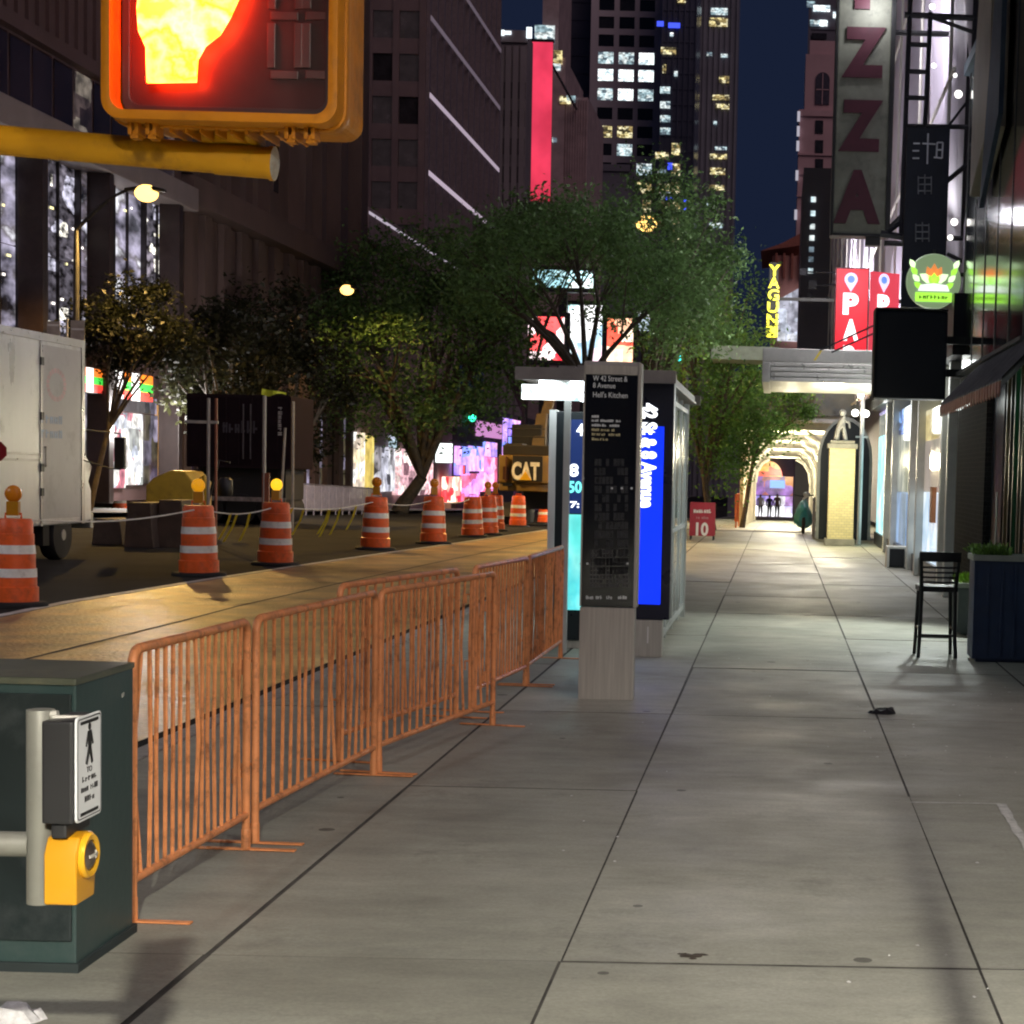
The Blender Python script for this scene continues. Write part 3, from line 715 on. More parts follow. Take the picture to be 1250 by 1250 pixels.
# ================================================================== A-FRAME SIGN
p0, p1 = GS(846, 659), GS(871, 661)
yA = p0.y; sA = thing('sandwich_board', 'dark red sandwich board with the number 10 beside the tree trunk', 'sandwich board', ((p0.x+p1.x)/2, yA, 0))
q0, q1 = P(842, 613, yA), P(872, 656, yA)
REDB = mat('dark_red_board', (.30, .018, .035), .45, 0, .15, 6)
zA = gz(yA)
for s_, nm in ((1, 'front_board'), (-1, 'rear_board')):
    g = MB(); vs = []
    for (x, z, t) in ((q0.x, zA+.10, 0), (q1.x, zA+.10, 0), (q1.x, q0.z, 1), (q0.x, q0.z, 1)):
        y = yA + (.0 if s_ == 1 else .6) + t*(.26 if s_ == 1 else -.26)
        vs.append((x, y, z))
    vs += [(x, y+.03, z) for x, y, z in vs]
    g.add(vs, [(0, 1, 2, 3), (7, 6, 5, 4), (0, 4, 5, 1), (1, 5, 6, 2), (2, 6, 7, 3), (3, 7, 4, 0)]); bd = g.build(nm, REDB, sA, bevel=.01)
    for x in (q0.x+.03, q1.x-.03):
        g = MB(); yy = yA if s_ == 1 else yA+.6; g.tube([(x, yy+.015, zA), (x, yy+.02, zA+.12)], .018, 6); g.build('leg', DARKSTEEL, sA)
    if s_ == 1: fb = bd
tl = math.atan2(.26, q0.z-zA-.10); nrm = Vector((0, math.sin(tl), math.cos(tl)))
WT = mat('white_sign_lettering', (.75, .72, .72), .5, 0, .05)
def onb(u, v, t=.012):
    z = P(u, v, yA).z; k = (z-zA-.1)/(q0.z-zA-.1); return Vector((P(u, v, yA).x, yA+.26*k-t, z))
lettering('number', '10', .30, .34, onb(857, 646), UX, nrm, WT, fb, .006, bold=.03)
lettering('heading', '~mmmmmmm', .44, .10, onb(857, 624), UX, nrm, WT, fb, .006)
lettering('small_wording', '~mm mmmm', .30, .07, onb(857, 632), UX, nrm, mat('dim_sign_lettering', (.45, .2, .22), .5), fb, .006)

# ================================================================== BAR CHAIR AND PLANTERS
pc = GP(1143, 803); yC = pc.y
def chair(x, y, label, rz, dark):
    r = thing('bar_chair', label, 'chair', (x, y, 0), rz)
    w = .315/2; zs = .60; zt = P(1145, 674, yC).z
    for sx_ in (-1, 1):
        g = MB(); g.tube([(sx_*(w+.012), -.03, 0), (sx_*w, 0, .25), (sx_*(w-.005), .01, zs), (sx_*(w+.008), -.02, zs+.2), (sx_*(w+.018), -.055, zt-.01)], [.017, .018, .019, .018, .017], 8); g.build('rear_leg', dark, r, world=False, smooth=.8)
        g = MB(); g.tube([(sx_*(w+.01), .36, 0), (sx_*(w-.01), .33, zs-.01)], [.016, .019], 8); g.build('front_leg', dark, r, world=False, smooth=.8)
    g = MB(); g.box(-w-.02, w+.02, -.0, .37, zs, zs+.05); g.build('seat', dark, r, world=False, bevel=.012, seg=3)
    for k, z in enumerate((.69, .735, .78, .825)):
        g = MB(); bend = -.025-(z-zs)*.12
        g.tube([(-w, bend+.015, z), (-w/2, bend-.008, z), (0, bend-.015, z), (w/2, bend-.008, z), (w, bend+.015, z)], .010, 6); g.build('back_slat', dark, r, world=False, smooth=.8)
    g = MB(); n = 8
    vs = []
    for i in range(n+1):
        x = -w-.03+(2*w+.06)*i/n; b_ = -.05-.03*math.sin(math.pi*i/n)
        vs += [(x, b_, zt-.085), (x, b_-.022, zt-.085), (x, b_-.022, zt+.005), (x, b_, zt+.005)]
    fs = [(0, 1, 2, 3), (4*n+3, 4*n+2, 4*n+1, 4*n)]
    for i in range(n):
        for k in range(4): fs.append((4*i+k, 4*i+(k+1) % 4, 4*i+4+(k+1) % 4, 4*i+4+k))
    g.add(vs, fs); g.build('top_rail', dark, r, world=False, bevel=.006)
    for (a, b, z) in (((-w, 0), (w, 0), .205), ((-w, .34), (w, .34), .16), ((-w, 0), (-w, .34), .26), ((w, 0), (w, .34), .26)):
        g = MB(); g.tube([(a[0], a[1], z), (b[0], b[1], z)], .012, 6); g.build('stretcher', dark, r, world=False)
    return r
chair(pc.x, yC, 'black wooden bar chair with a slatted back standing by the navy planter', .02, mat('black_chair_lacquer', (.010, .012, .012), .55, 0, .2, 8))
pp = GP(1186, 808)
NAVY = mat('navy_planter_panel', (.026, .050, .115), .5, 0, .18, 5, dirt=(.05, .06, .08), dirt_amt=.4, dscale=4)
def planter(x0, x1, y0, y1, h, label, m, leafc, seed, dens=420):
    r = thing('planter_box', label, 'planter', ((x0+x1)/2, (y0+y1)/2, 0))
    g = MB(); g.box(x0, x1, y0, y1, .03, h-.05)
    g.box(x0+.04, x1-.04, y0+.04, y1-.04, 0, .03)
    n = 5
    for k in range(n+1):
        xx = x0+(x1-x0-.02)*k/n; g.box(xx, xx+.02, y0-.006, y0, .06, h-.08)
    g.build('body', m, r, bevel=.004)
    g = MB(); t = .05
    g.box(x0-.02, x1+.02, y0-.02, y0+t, h-.05, h); g.box(x0-.02, x1+.02, y1-t, y1+.02, h-.05, h); g.box(x0-.02, x0+t, y0+t, y1-t, h-.05, h); g.box(x1-t, x1+.02, y0+t, y1-t, h-.05, h)
    g.build('rim', mat('pale_planter_rim', (.42, .45, .38), .5, 0, .2, 8), r, bevel=.004)
    g = MB(); g.box(x0+t, x1-t, y0+t, y1-t, h-.10, h-.04); g.build('soil', mat('soil', (.03, .022, .015), .9, 0, .4, 20), r)
    rr = random.Random(seed); g = MB()
    for k in range(dens):
        c = Vector((rr.uniform(x0+.02, x0+(x1-x0)*.5), rr.uniform(y0+.05, y1-.05), h-.04)); up = Vector((rr.uniform(-.6, .4), rr.uniform(-.5, .5), rr.uniform(.4, 1.3))).normalized()
        L = rr.uniform(.04, .12); sdv = up.cross(Vector((rr.random()-.5, rr.random()-.5, rr.random()-.5))).normalized()*rr.uniform(.008, .02)
        base = c + up*rr.uniform(0, .08); tip = base+up*L + Vector((0, 0, -L*.2)); mid = (base+tip)/2 + Vector((0, 0, .02))
        g.add([base, mid+sdv, tip, mid-sdv], [(0, 1, 2, 3)])
    g.build('foliage', leafc, r); return r
LEAFP = mat('planter_leaf', (.16, .30, .05), .5, 0, .3, 6, island=.4)
planter(pp.x, pp.x+.62, pp.y, pp.y+.42, P(1215, 678, pp.y).z, 'navy slatted planter with a pale rim and green leaves at the right edge', NAVY, LEAFP, 5)
p2 = GP(1170, 775)
planter(p2.x-.02, p2.x+.5, p2.y, p2.y+.6, P(1180, 712, p2.y).z, 'low grey planter with bright leaves standing behind the bar chair', mat('grey_planter', (.13, .15, .15), .5, 0, .15, 5), mat('bright_leaf', (.25, .42, .06), .5, 0, .3, 6, island=.4), 9, 300)
# ================================================================== ROADWORKS
ORD = mat('orange_drum_plastic', (.85, .125, .02), .42, 0, .16, 6, dirt=(.22, .06, .03), dirt_amt=.5, dscale=4)
WHD = mat('white_reflective_band', (.85, .84, .80), .4, 0, .12, 9, dirt=(.3, .25, .22), dirt_amt=.5, dscale=6)
def drum_proto(lit):
    r = empty('traffic_drum', (0, 0, 0))
    prof = [(.285, .05), (.285, .22), (.265, .235), (.262, .42), (.25, .435), (.247, .62), (.235, .635), (.232, .82), (.222, .835), (.218, .96), (.20, .995), (.0001, 1.0)]
    g = MB(); g.lathe(prof, n=28); g.build('body', ORD, r, world=False, smooth=.5)
    for z0, z1, r0, r1 in ((.335, .435, .266, .263), (.60, .70, .251, .2395)):
        g = MB(); g.lathe([(r0, z0), (r1, z1)], n=28, cap=False); g.build('white_band', WHD, r, world=False, smooth=.5)
    g = MB(); g.lathe([(.39, 0), (.39, .035), (.37, .055), (.29, .06)], n=28); g.build('rubber_base', BLACK, r, world=False, smooth=.5)
    g = MB(); g.tube([(-.09, 0, .98), (-.09, 0, 1.05), (.09, 0, 1.05), (.09, 0, .98)], .014, 6); g.build('handle', ORD, r, world=False)
    if lit is not None:
        g = MB(); g.box(-.07, .07, -.045, .045, 1.03, 1.19); wl_ = g.build('warning_light', YELCLEAN, r, world=False, bevel=.01)
        M_ = Matrix.Rotation(math.pi/2, 3, 'X')
        g = MB(); g.lathe([(.0001, -.055), (.06, -.05), (.092, -.03), (.098, 0), (.092, .03), (.06, .05), (.0001, .055)], (0, 0, 1.275), 20, M_); g.build('amber_lens', lit, wl_, world=False, smooth=1)
    return r
AMB0 = mat('amber_lens_off', (.75, .25, .01), .25, 0, .15, 8); AMB1 = glow('amber_lens_on', (1, .55, .02), 1.3); AMB2 = glow('amber_lens_dim', (1, .42, .01), .55)
protos = {}
GRP = 'orange and white drums closing the road lane'
def drum(u, v, lit, label, rz=0.0, h=None):
    p = GS(u, v, -.15)
    key = lit.name if lit else 'none'
    if key not in protos: protos[key] = o = drum_proto(lit)
    else: o = copy_tree(protos[key])
    o.location = p; o.rotation_euler = (random.uniform(-.02, .02), random.uniform(-.02, .02), rz)
    s = 1.0 if h is None else h
    o.scale = (.96*s, .96*s, s)
    tag(o, label, 'traffic drum', GRP); return o
drum(16, 740, AMB0, 'large near drum cut by the left edge, its amber lamp unlit', .1, 1.03)
drum(243, 703, AMB2, 'drum with a dim amber lamp in front of the brown barrier blocks', .3, 1.08)
drum(336, 690, AMB1, 'drum with a glowing amber lamp below the neon topped pole', -.2, 1.08)
drum(458, 671, AMB0, 'leaning drum standing alone right of the fluttering ribbons', .2, 1.1)
drum(529, 664, AMB0, 'drum in front of the pale striped board', .4, 1.08)
drum(577, 655.5, None, 'left drum of the tight cluster before the excavator', .1, 1.02)
drum(595.5, 653, AMB0, 'middle drum of the tight cluster before the excavator', .5, 1.02)
drum(604, 648, AMB0, 'right drum of the tight cluster before the excavator', .2, 1.0)
drum(632, 643, None, 'drum standing alone under the lettered counterweight', 0, 1.0)
drum(665, 639, None, 'drum half hidden by the edge of the bus shelter screen', 0, 1.0)
for u, v, l in ((146, 625, 'drum beside the yellow compactor, behind the truck mirror'), (300, 619, 'pale washed out drum behind the glowing amber drum'), (377, 622, 'far drum left of the two behind the ribbons'), (416, 621, 'far drum right of the two behind the ribbons'),
                (495, 622, 'far drum at the foot of the forked tree'), (564, 621, 'far drum left of the pair below the red shopfront'), (575.5, 621, 'far drum right of the pair below the red shopfront')):
    drum(u, v, None, l, 0, 1.0)
# rope and ribbons
def d_top(u, v, z=.95):
    p = GS(u, v, -.15); return Vector((p.x, p.y, p.z+z))
ropepts = [d_top(-40, 740, 1.0), d_top(16, 740, 1.02), d_top(243, 703, 1.02), d_top(336, 690, 1.0), d_top(458, 671, 1.0), d_top(529, 664, 1.0), d_top(577, 655, .98)]
rope = thing('barrier_rope', 'white rope with yellow ribbons tied from drum to drum across the lane edge', 'rope', (ropepts[2].x, ropepts[2].y, -.15))
g = MB()
full = []
for a, b in zip(ropepts, ropepts[1:]):
    for i in range(8):
        t = i/8; full.append(a.lerp(b, t) - Vector((0, 0, .10*math.sin(math.pi*t))))
g.tube(full+[ropepts[-1]], .012, 5); g.build('rope_line', WHITE, rope)
RIB = mat('yellow_ribbon', (.75, .62, .03), .5, 0, .1)
for u, v in ((284, 630), (297, 633), (309, 626), (364, 640), (372, 628), (398, 640), (405, 628), (425, 645), (440, 635)):
    k = min(full, key=lambda p: abs((p.y and (950+FPX*p.x/p.y))-u)); g = MB()
    d_ = Vector((-.13-random.random()*.1, -.05, -.38-.2*random.random())); w_ = Vector((.022, 0, .01))
    a = k+Vector((random.uniform(-.05, .05), 0, 0)); m_ = a+d_*.5+Vector((.03, .02, .02)); e = a+d_
    vs = [a-w_, a+w_, m_+w_, m_-w_, e+w_, e-w_]
    g.add(vs+[Vector(v_)+Vector((0, .004, 0)) for v_ in vs], [(0, 1, 2, 3), (3, 2, 4, 5), (9, 8, 7, 6), (11, 10, 8, 9), (0, 6, 7, 1), (5, 4, 10, 11)])
    g.build('ribbon', RIB, rope)

# ------------------------------------------------ step van
tx, ty1 = -12.15, 31.6
van = thing('step_van', 'white step van parked at the left edge beside the traffic drums', 'truck', (tx-1.1, 28, -.15))
VANW = mat('van_white', (.74, .75, .75), .30, .45, .10, .8, stretch=(1, 1.4, .35), dirt=(.2, .19, .18), dirt_amt=.45, dscale=1.2)
VANG = mat('van_grey_door', (.50, .49, .49), .38, .1, .08, 1, dirt=(.18, .17, .16), dirt_amt=.4, dscale=1.5)
zl, zh = .45, FX(60, 410, tx).z
g = MB(); g.box(tx-2.3, tx, 22.0, ty1, zl, zh); g.build('body', VANW, van, bevel=.05, seg=3)
ysm = FX(50, 500, tx).y
g = MB(); g.box(tx+.001, tx+.012, ysm+.05, ty1-.16, zl+.12, zh-.16); dv = g.build('side_door', VANG, van, bevel=.004)
g = MB(); g.tube([(tx+.03, ysm+.12, 1.45), (tx+.03, ysm+.12, 1.75)], .012, 6); g.box(tx+.012, tx+.05, ysm+.1, ysm+.14, 1.43, 1.47); g.box(tx+.012, tx+.05, ysm+.1, ysm+.14, 1.73, 1.77); g.build('handle', STEEL, dv)
for z in (zl+.5, 1.35, 2.2, zh-.5): g = MB(); g.box(tx+.004, tx+.03, ysm-.05, ysm+.06, z, z+.13); g.build('hinge', BLKPLASTIC, dv)
g = MB(); g.box(tx+.002, tx+.03, 22.0, ysm-.06, 1.52, 1.56); g.box(tx+.002, tx+.03, 22.0, ysm-.06, 1.62, 1.66)
g.box(tx-.02, tx+.022, 22.0, ty1+.005, zh-.1, zh+.03); g.box(tx-.02, tx+.02, ty1-.14, ty1+.006, zl, zh); g.box(tx+.001, tx+.014, ysm-.04, ysm+.04, zl, zh-.1)
g.build('side_trim', mat('van_trim_alu', (.5, .5, .5), .3, .8, .1), van, bevel=.004)
g = MB()   # emblem ring and lettering block
ec = FX(68, 470, tx)
for k in range(20):
    a0, a1 = 2*math.pi*k/20, 2*math.pi*(k+.8)/20
    g.add([(tx+.0135, ec.y+r_*1.5*math.cos(a), ec.z+r_*math.sin(a)) for r_, a in ((.20, a0), (.28, a0), (.28, a1), (.20, a1))], [(0, 1, 2, 3)])
g.build('emblem', mat('faded_pink_emblem', (.62, .42, .44), .4), dv)
ec = FX(62, 520, tx)
lettering('lettering', '~mmmmm', .9, .16, (tx+.0132, ec.y, ec.z+.12), UY, UZ, mat('faded_blue_lettering', (.30, .40, .55), .4), dv, .002, bold=.03)
lettering('lettering', '~mmmmm', .9, .16, (tx+.0132, ec.y, ec.z-.12), UY, UZ, mat('faded_blue_lettering', (0, 0, 0)), dv, .002, bold=.03)
# nose
ny1 = FX(113, 640, tx).y
zn = FX(100, 585, tx).z
g = MB(); prof = [(ty1+.01, zl+.02), (ny1, zl+.05), (ny1, 1.02), (ny1-.12, 1.18), (ty1+.45, 1.45), (ty1+.01, 1.72)]
g.prism(prof, (tx-2.25, 0, 0), UY, UZ, (2.23, 0, 0)); g.build('bonnet', VANW, van, bevel=.04, seg=3)
g = MB(); g.box(tx-2.2, tx-.04, ny1+.01, ny1+.14, .35, .62); g.build('bumper', STEEL, van, bevel=.02)
g = MB(); g.add([(tx-2.15, ty1+.02, 1.75), (tx-.08, ty1+.02, 1.75), (tx-.08, ty1+.012, 2.75), (tx-2.15, ty1+.012, 2.75), (tx-2.15, ty1-.03, 1.75), (tx-.08, ty1-.03, 1.75), (tx-.08, ty1-.03, 2.75), (tx-2.15, ty1-.03, 2.75)], [(0, 1, 2, 3), (7, 6, 5, 4), (0, 4, 5, 1), (1, 5, 6, 2), (2, 6, 7, 3), (3, 7, 4, 0)]); g.build('windscreen', GLASSBLK, van)
RYX = Matrix.Rotation(math.pi/2, 3, 'Y')
for yy in (FX(76, 680, tx).y+.1, 24.2):
    for s_ in (0, -1):
        xx = tx-.30+s_*1.75
        g = MB(); g.lathe([(.27, 0), (.40, .01), (.425, .05), (.425, .22), (.40, .27), (.27, .28)], (xx, yy, .275), 28, RYX); wh = g.build('wheel', BLACK, van, smooth=.5)
        g = MB(); g.lathe([(.27, .265), (.25, .275), (.22, .235), (.12, .235), (.09, .29), (.0001, .29)], (xx, yy, .275), 28, RYX); g.build('rim', mat('dull_wheel_steel', (.28, .27, .26), .5, .6, .3, 8), wh, smooth=.5)
g = MB(); g.box(tx-1.75, tx-.35, 22.2, ny1-.1, .25, .44); g.box(tx-2.0, tx-.02, FX(76, 680, tx).y-.75, FX(76, 680, tx).y-.5, .12, .45); g.build('chassis', BLACK, van)
mr = FX(136, 553, tx)
g = MB(); g.tube([(tx-.05, ny1-.9, 1.62), (tx+.14, ny1+.45, 1.42), (tx+.16, mr.y, 1.40)], .014, 6); g.tube([(tx+.16, mr.y, 1.40), (tx+.16, mr.y, 2.05), (tx-.05, ny1-.9, 2.1)], .014, 6); ma = g.build('mirror_arm', DARKSTEEL, van)
g = MB(); a, b = FX(130, 535, tx+.16), FX(142, 572, tx+.16); s_ = .095; g.box(tx+.16-s_, tx+.16+s_, mr.y-.06, mr.y+.05, mr.z-.29, mr.z+.29); g.build('mirror_head', BLKPLASTIC, ma, bevel=.03, seg=3)

# red paddle at the very edge
pr = P(1, 551, 20)
oc = thing('stop_paddle', 'dark red octagonal paddle on a post, cut by the left edge', 'sign', (pr.x-.045, 20, -.15))
g = MB(); g.prism([(pr.x-.045+.115*math.cos(math.radians(22.5+45*k)), pr.z+.115*math.sin(math.radians(22.5+45*k))) for k in range(8)], (0, 20, 0), UX, UZ, (0, .012, 0)); g.build('octagon', mat('dark_red_sign', (.22, .004, .006), .4, 0, .1), oc)
g = MB(); g.tube([(pr.x-.045, 20.02, -.15), (pr.x-.045, 20.02, pr.z+.1)], .012, 8); g.build('post', DARKSTEEL, oc)

# ------------------------------------------------ brown barrier blocks, compactor
BRN = mat('brown_timber_block', (.075, .050, .036), .75, 0, .3, 3, dirt=(.14, .11, .08), dirt_amt=.5, dscale=2)
for i, (u0, u1, vt, vb, l) in enumerate(((111, 150, 633, 664, 'low brown barrier block nearest the van'), (150, 188, 613, 668, 'brown barrier block in the middle of the three'), (189, 226, 610, 668, 'brown barrier block behind the dim lamp drum'))):
    a, b = GS(u0, vb, -.15), GS(u1, vb, -.15); y = a.y; x0_, x1_ = P(u0, vb, y).x, P(u1, vb, y).x; zt_ = P(u0, vt, y).z
    r = tag(MB().prism([(0, 0), (x1_-x0_-.02, 0), (x1_-x0_-.05, .28), (x1_-x0_-.09, zt_+.15), (.07, zt_+.15), (.03, .28)], (x0_+.01, y, -.15), UX, UZ, (0, 1.1, 0)).build('barrier_block', BRN, bevel=.02), l, 'barrier block', 'brown barrier blocks beside the van')
p = GS(210, 668, -.15); yM = 39.5
cm = thing('compactor', 'yellow road compactor parked behind the brown barrier blocks', 'compactor', (P(210, 600, yM).x, yM+.8, -.15))
YM = mat('machine_yellow', (.55, .36, .03), .4, 0, .15, 3, dirt=(.12, .07, .02), dirt_amt=.6, dscale=2)
xa, xb = P(178, 600, yM).x, P(236, 600, yM).x; zt_ = P(205, 574, yM).z
g = MB(); g.prism([(xa, .45), (xb, .45), (xb, zt_-.25), (xb-.2, zt_-.02), (xa+.55, zt_), (xa+.15, zt_-.18), (xa, zt_-.35)], (0, yM, 0), UX, UZ, (0, 1.3, 0)); g.build('hood', YM, cm, bevel=.05, seg=3, smooth=.7)
g = MB(); g.box(xa+.1, xb-.1, yM+.1, yM+1.2, .25, .44); g.build('chassis', BLACK, cm)
for x in (xa+.3, xb-.35):
    g = MB(); g.lathe([(.36, 0), (.38, .03), (.38, 1.15), (.36, 1.18)], (x, yM+.06, .20), 24, Matrix.Rotation(-math.pi/2, 3, 'X')); g.build('roller', mat('roller_steel', (.2, .17, .13), .5, .6, .3, 5), cm, smooth=.6)
g = MB(); x = xb-.15; g.tube([(x, yM+.4, zt_-.3), (x+.25, yM+.4, zt_-.1), (x+.32, yM+.4, .7), (x+.1, yM+.4, .5)], .05, 8); g.build('exhaust_hose', YM, cm, smooth=.9)
g = MB(); x = P(262, 600, yM).x; g.tube([(x-.35, yM+.6, .6), (x-.1, yM+.6, zt_+.25), (x+.15, yM+.6, zt_+.2)], .03, 6); g.lathe([(.13, 0), (.16, .05), (.16, .35), (.10, .42)], (x+.05, yM+.6, zt_-.55), 12); g.build('control_arm', DARKSTEEL, cm, smooth=.7)

# ------------------------------------------------ dark box trailer
yD = 50.0
a, b = P(229, 480, yD), P(354, 573, yD)
tr = thing('box_trailer', 'dark purple box trailer parked under the trees behind the roadworks', 'trailer', ((a.x+b.x)/2, yD+1.2, -.15))
TRM = mat('dark_trailer_panel', (.014, .008, .011), .85, 0, .25, 1.5, spec=.08)
g = MB(); g.box(a.x, b.x, yD, yD+2.5, b.z+.0, a.z); bx = g.build('box', TRM, tr, bevel=.04)
g = MB(); 
for k in range(9): xx = a.x+(b.x-a.x)*k/8; g.box(xx-.02, xx+.02, yD-.014, yD-.001, b.z+.03, a.z-.03)
g.box(a.x, b.x, yD-.02, yD-.001, a.z-.08, a.z); g.box(a.x, b.x, yD-.02, yD-.001, b.z, b.z+.07)
g.build('rib', mat('trailer_rib', (.017, .010, .013), .8, spec=.1), bx)
FAINT = mat('faint_grey_lettering', (.05, .045, .055), .5, 0, .4, 9); FAINT2 = mat('pale_lettering', (.4, .38, .36), .5)
q0 = P(293, 521, yD); lettering('script', '~mmmmmm', 1.0, .34, (q0.x, yD-.016, q0.z), UX, UZ, FAINT, bx, .003)
q0 = P(342, 514, yD); lettering('vertical_lettering', '~mmmmmmm', .80, .11, (q0.x, yD-.016, q0.z), -UZ, UX, FAINT2, bx, .003)
g = MB(); g.box(a.x+.2, b.x-.2, yD+.3, yD+2.2, .55, b.z-.002); g.build('chassis', BLACK, tr)
for x in (a.x+.5, a.x+1.4, b.x-.6):
    g = MB(); g.lathe([(.25, 0), (.42, .02), (.43, .05), (.43, 2.0), (.40, 2.04)], (x, yD+.25, .28), 20, Matrix.Rotation(-math.pi/2, 3, 'X')); g.build('wheel', BLACK, tr, smooth=.6)

for x in (a.x+.25, b.x-.25):
    g = MB(); g.box(x-.10, x+.10, yD-.02, yD+.02, b.z-.20, b.z-.06); g.build('marker_lamp', mat('red_tail_lens', (0, 0, 0)), tr, bevel=.01)
g = MB(); g.tube([(a.x+1.55, yD-.03, b.z+.25), (a.x+1.55, yD-.03, a.z-.25)], .022, 6); g.tube([(a.x+1.75, yD-.03, b.z+.25), (a.x+1.75, yD-.03, a.z-.25)], .022, 6); g.build('lock_rod', mat('dull_lock_rod', (.07, .06, .065), .5, .4), bx)
g = MB(); g.box(a.x+.1, b.x-.1, yD-.06, yD-.03, .50, .62); g.build('under_rail', mat('hazard_rail', (.25, .22, .2), .6, 0, .4, 9), tr)
# thin poles in the works
def pole(name, label, cat, u, v, vt, y, r, m, extra=None, lean=0):
    q = P(u, v, y); z0 = gz(y)-.15; q1 = P(u, vt, y)
    t = thing(name, label, cat, (q.x, y, z0)); g = MB(); g.tube([(q.x, y, z0), (q.x+lean, y, q1.z)], r, 8); g.build('shaft', m, t)
    if extra: extra(t, q.x+lean, y, q1.z, z0)
    return t
PALE = mat('pale_pole_paint', (.45, .42, .36), .5, .2, .15, 8); NEON = mat('neon_flag_cloth', (.75, .85, .05), .6, 0, .1, emit=None)
def neon(t, x, y, z, z0):
    g = MB(); n = 6; vs = []
    for i in range(n+1): xx = x-.06+.45*i/n; vs += [(xx, y+.05*math.sin(i*1.3), z+.02-.03*math.sin(i)), (xx, y+.05*math.sin(i*1.3+.5), z+.13-.02*i*.5)]
    g.add(vs+[(a, b+.006, c) for a, b, c in vs], [(2*i, 2*i+1, 2*i+3, 2*i+2) for i in range(n)]+[(2*n+2+2*i+2, 2*n+2+2*i+3, 2*n+2+2*i+1, 2*n+2+2*i) for i in range(n)]); g.build('flag', NEON, t)
    g = MB(); g.box(x-.03, x+.10, y-.03, y+.03, z0+.02, z0+1.55); g.build('orange_sleeve', mat('dull_orange_sleeve', (.30, .10, .05), .5, 0, .2, 5), t)
pole('flag_pole', 'pale pole topped by a neon yellow flag above the glowing amber drum', 'flag pole', 322, 640, 483, 34, .035, PALE, neon)
def cross(t, x, y, z, z0):
    g = MB(); zz = P(245, 515, y).z; g.box(x-.5, x+.2, y-.03, y+.03, zz-.03, zz+.03); g.build('cross_bar', PALE, t)
    g = MB(); g.tube([(x+.16, y, z0), (x+.16, y, z)], .03, 6); g.build('second_shaft', mat('dull_orange_sleeve', (0, 0, 0)), t)
pole('sign_mast', 'pale mast with a cross bar in front of the dark trailer', 'mast', 254, 640, 486, 38, .035, PALE, cross)
pole('leaning_pole', 'thin grey pole leaning in front of the dark trailer', 'pole', 341, 640, 522, 42, .03, PALE, None, .12)
pole('slim_post', 'slim pale post right of the dark trailer', 'pole', 357, 640, 490, 46, .035, PALE)

# ------------------------------------------------ excavator
yE = 60.0
ex = thing('excavator', 'yellow excavator parked tail towards us with its boom raised', 'excavator', (P(650, 600, yE).x, yE+2, gz(yE)-.15))
CATY = mat('excavator_yellow', (.23, .14, .032), .42, 0, .12, 2, dirt=(.2, .11, .03), dirt_amt=.4, dscale=1.4)
xa, xb = P(606, 570, yE).x, P(700, 570, yE).x; z1, z0 = P(640, 556, yE).z, P(640, 600, yE).z; zm = P(640, 590, yE).z
g = MB(); n = 10; poly = []
for i in range(n+1):
    t = i/n; poly.append((xa+(xb-xa)*t, -.45*math.sin(math.pi*t)))
poly += [(xb, 2.2), (xa, 2.2)]
g.prism(poly, (0, yE+.45, zm), UX, UY, (0, 0, z1-zm)); g.prism([(a, b+.12) for a, b in poly], (0, yE+.45, z0), UX, UY, (0, 0, zm-z0-.004))
bw = g.build('counterweight', CATY, ex, bevel=.05, seg=3, smooth=.7)
g = MB(); g.box(P(613, 570, yE).x, P(620, 570, yE).x, yE+.17, yE+.34, P(640, 586, yE).z, P(640, 570, yE).z); g.build('grille_slot', mat('dark_brown_slot', (.09, .03, .015), .6), bw)
yP = yE-.012
q0, q1 = P(626, 556, yP), P(662, 588, yP)
g = MB(); g.box(q0.x, q1.x, yP-.02, yE+.25, q1.z, q0.z); plq = g.build('logo_plate', mat('matt_black_plate', (.012, .012, .012), .5), bw, bevel=.01)
c = P(641.5, 575, yP-.024); lettering('lettering', 'CAT', P(659, 570, yP).x-P(625, 570, yP).x, P(640, 563, yP).z-P(640, 585.5, yP).z, c, UX, UZ, mat('white_plate_lettering', (.72, .70, .62), .5), plq, .006, bold=.045)
tz0, tz1 = P(640, 586, yP).z, P(640, 575, yP).z
g = MB(); xc_ = c.x; w_ = .20; g.prism([(xc_-w_, tz0), (xc_+w_, tz0), (xc_, tz1)], (0, yP-.04, 0), UX, UZ, (0, .012, 0)); g.build('triangle_mark', mat('triangle_yellow', (.8, .45, .01), .4), plq)
g = MB(); g.box(xa+.1, xb-.1, yE+.6, yE+2.9, z1, P(640, 543, yE).z); g.box(P(612, 560, yE).x, P(634, 560, yE).x, yE+.7, yE+1.8, z1, P(640, 541, yE).z); g.build('engine_hood', mat('dark_hood', (.016, .014, .012), .5, 0, .2), ex, bevel=.05)
for s_ in (0, 1):
    x = xa+.35 if s_ == 0 else xb-.35
    g = MB(); g.box(x-.16, x+.16, yE-.05+.18, yE+.30, z0+.16, z0+.27); g.build('tail_lamp', mat('red_tail_lens', (.35, .01, .008), .25, 0, .1), bw, bevel=.01)
zt_ = P(640, 543, yE).z
g = MB(); g.tube([(xa+.25, yE+.75, zt_), (xa+.25, yE+.75, zt_+.55), (xa+1.5, yE+.75, zt_+.55), (xa+1.5, yE+.75, zt_)], .025, 6); g.tube([(xa+.25, yE+.75, zt_+.28), (xa+1.5, yE+.75, zt_+.28)], .02, 6); g.build('handrail', DARKSTEEL, ex)
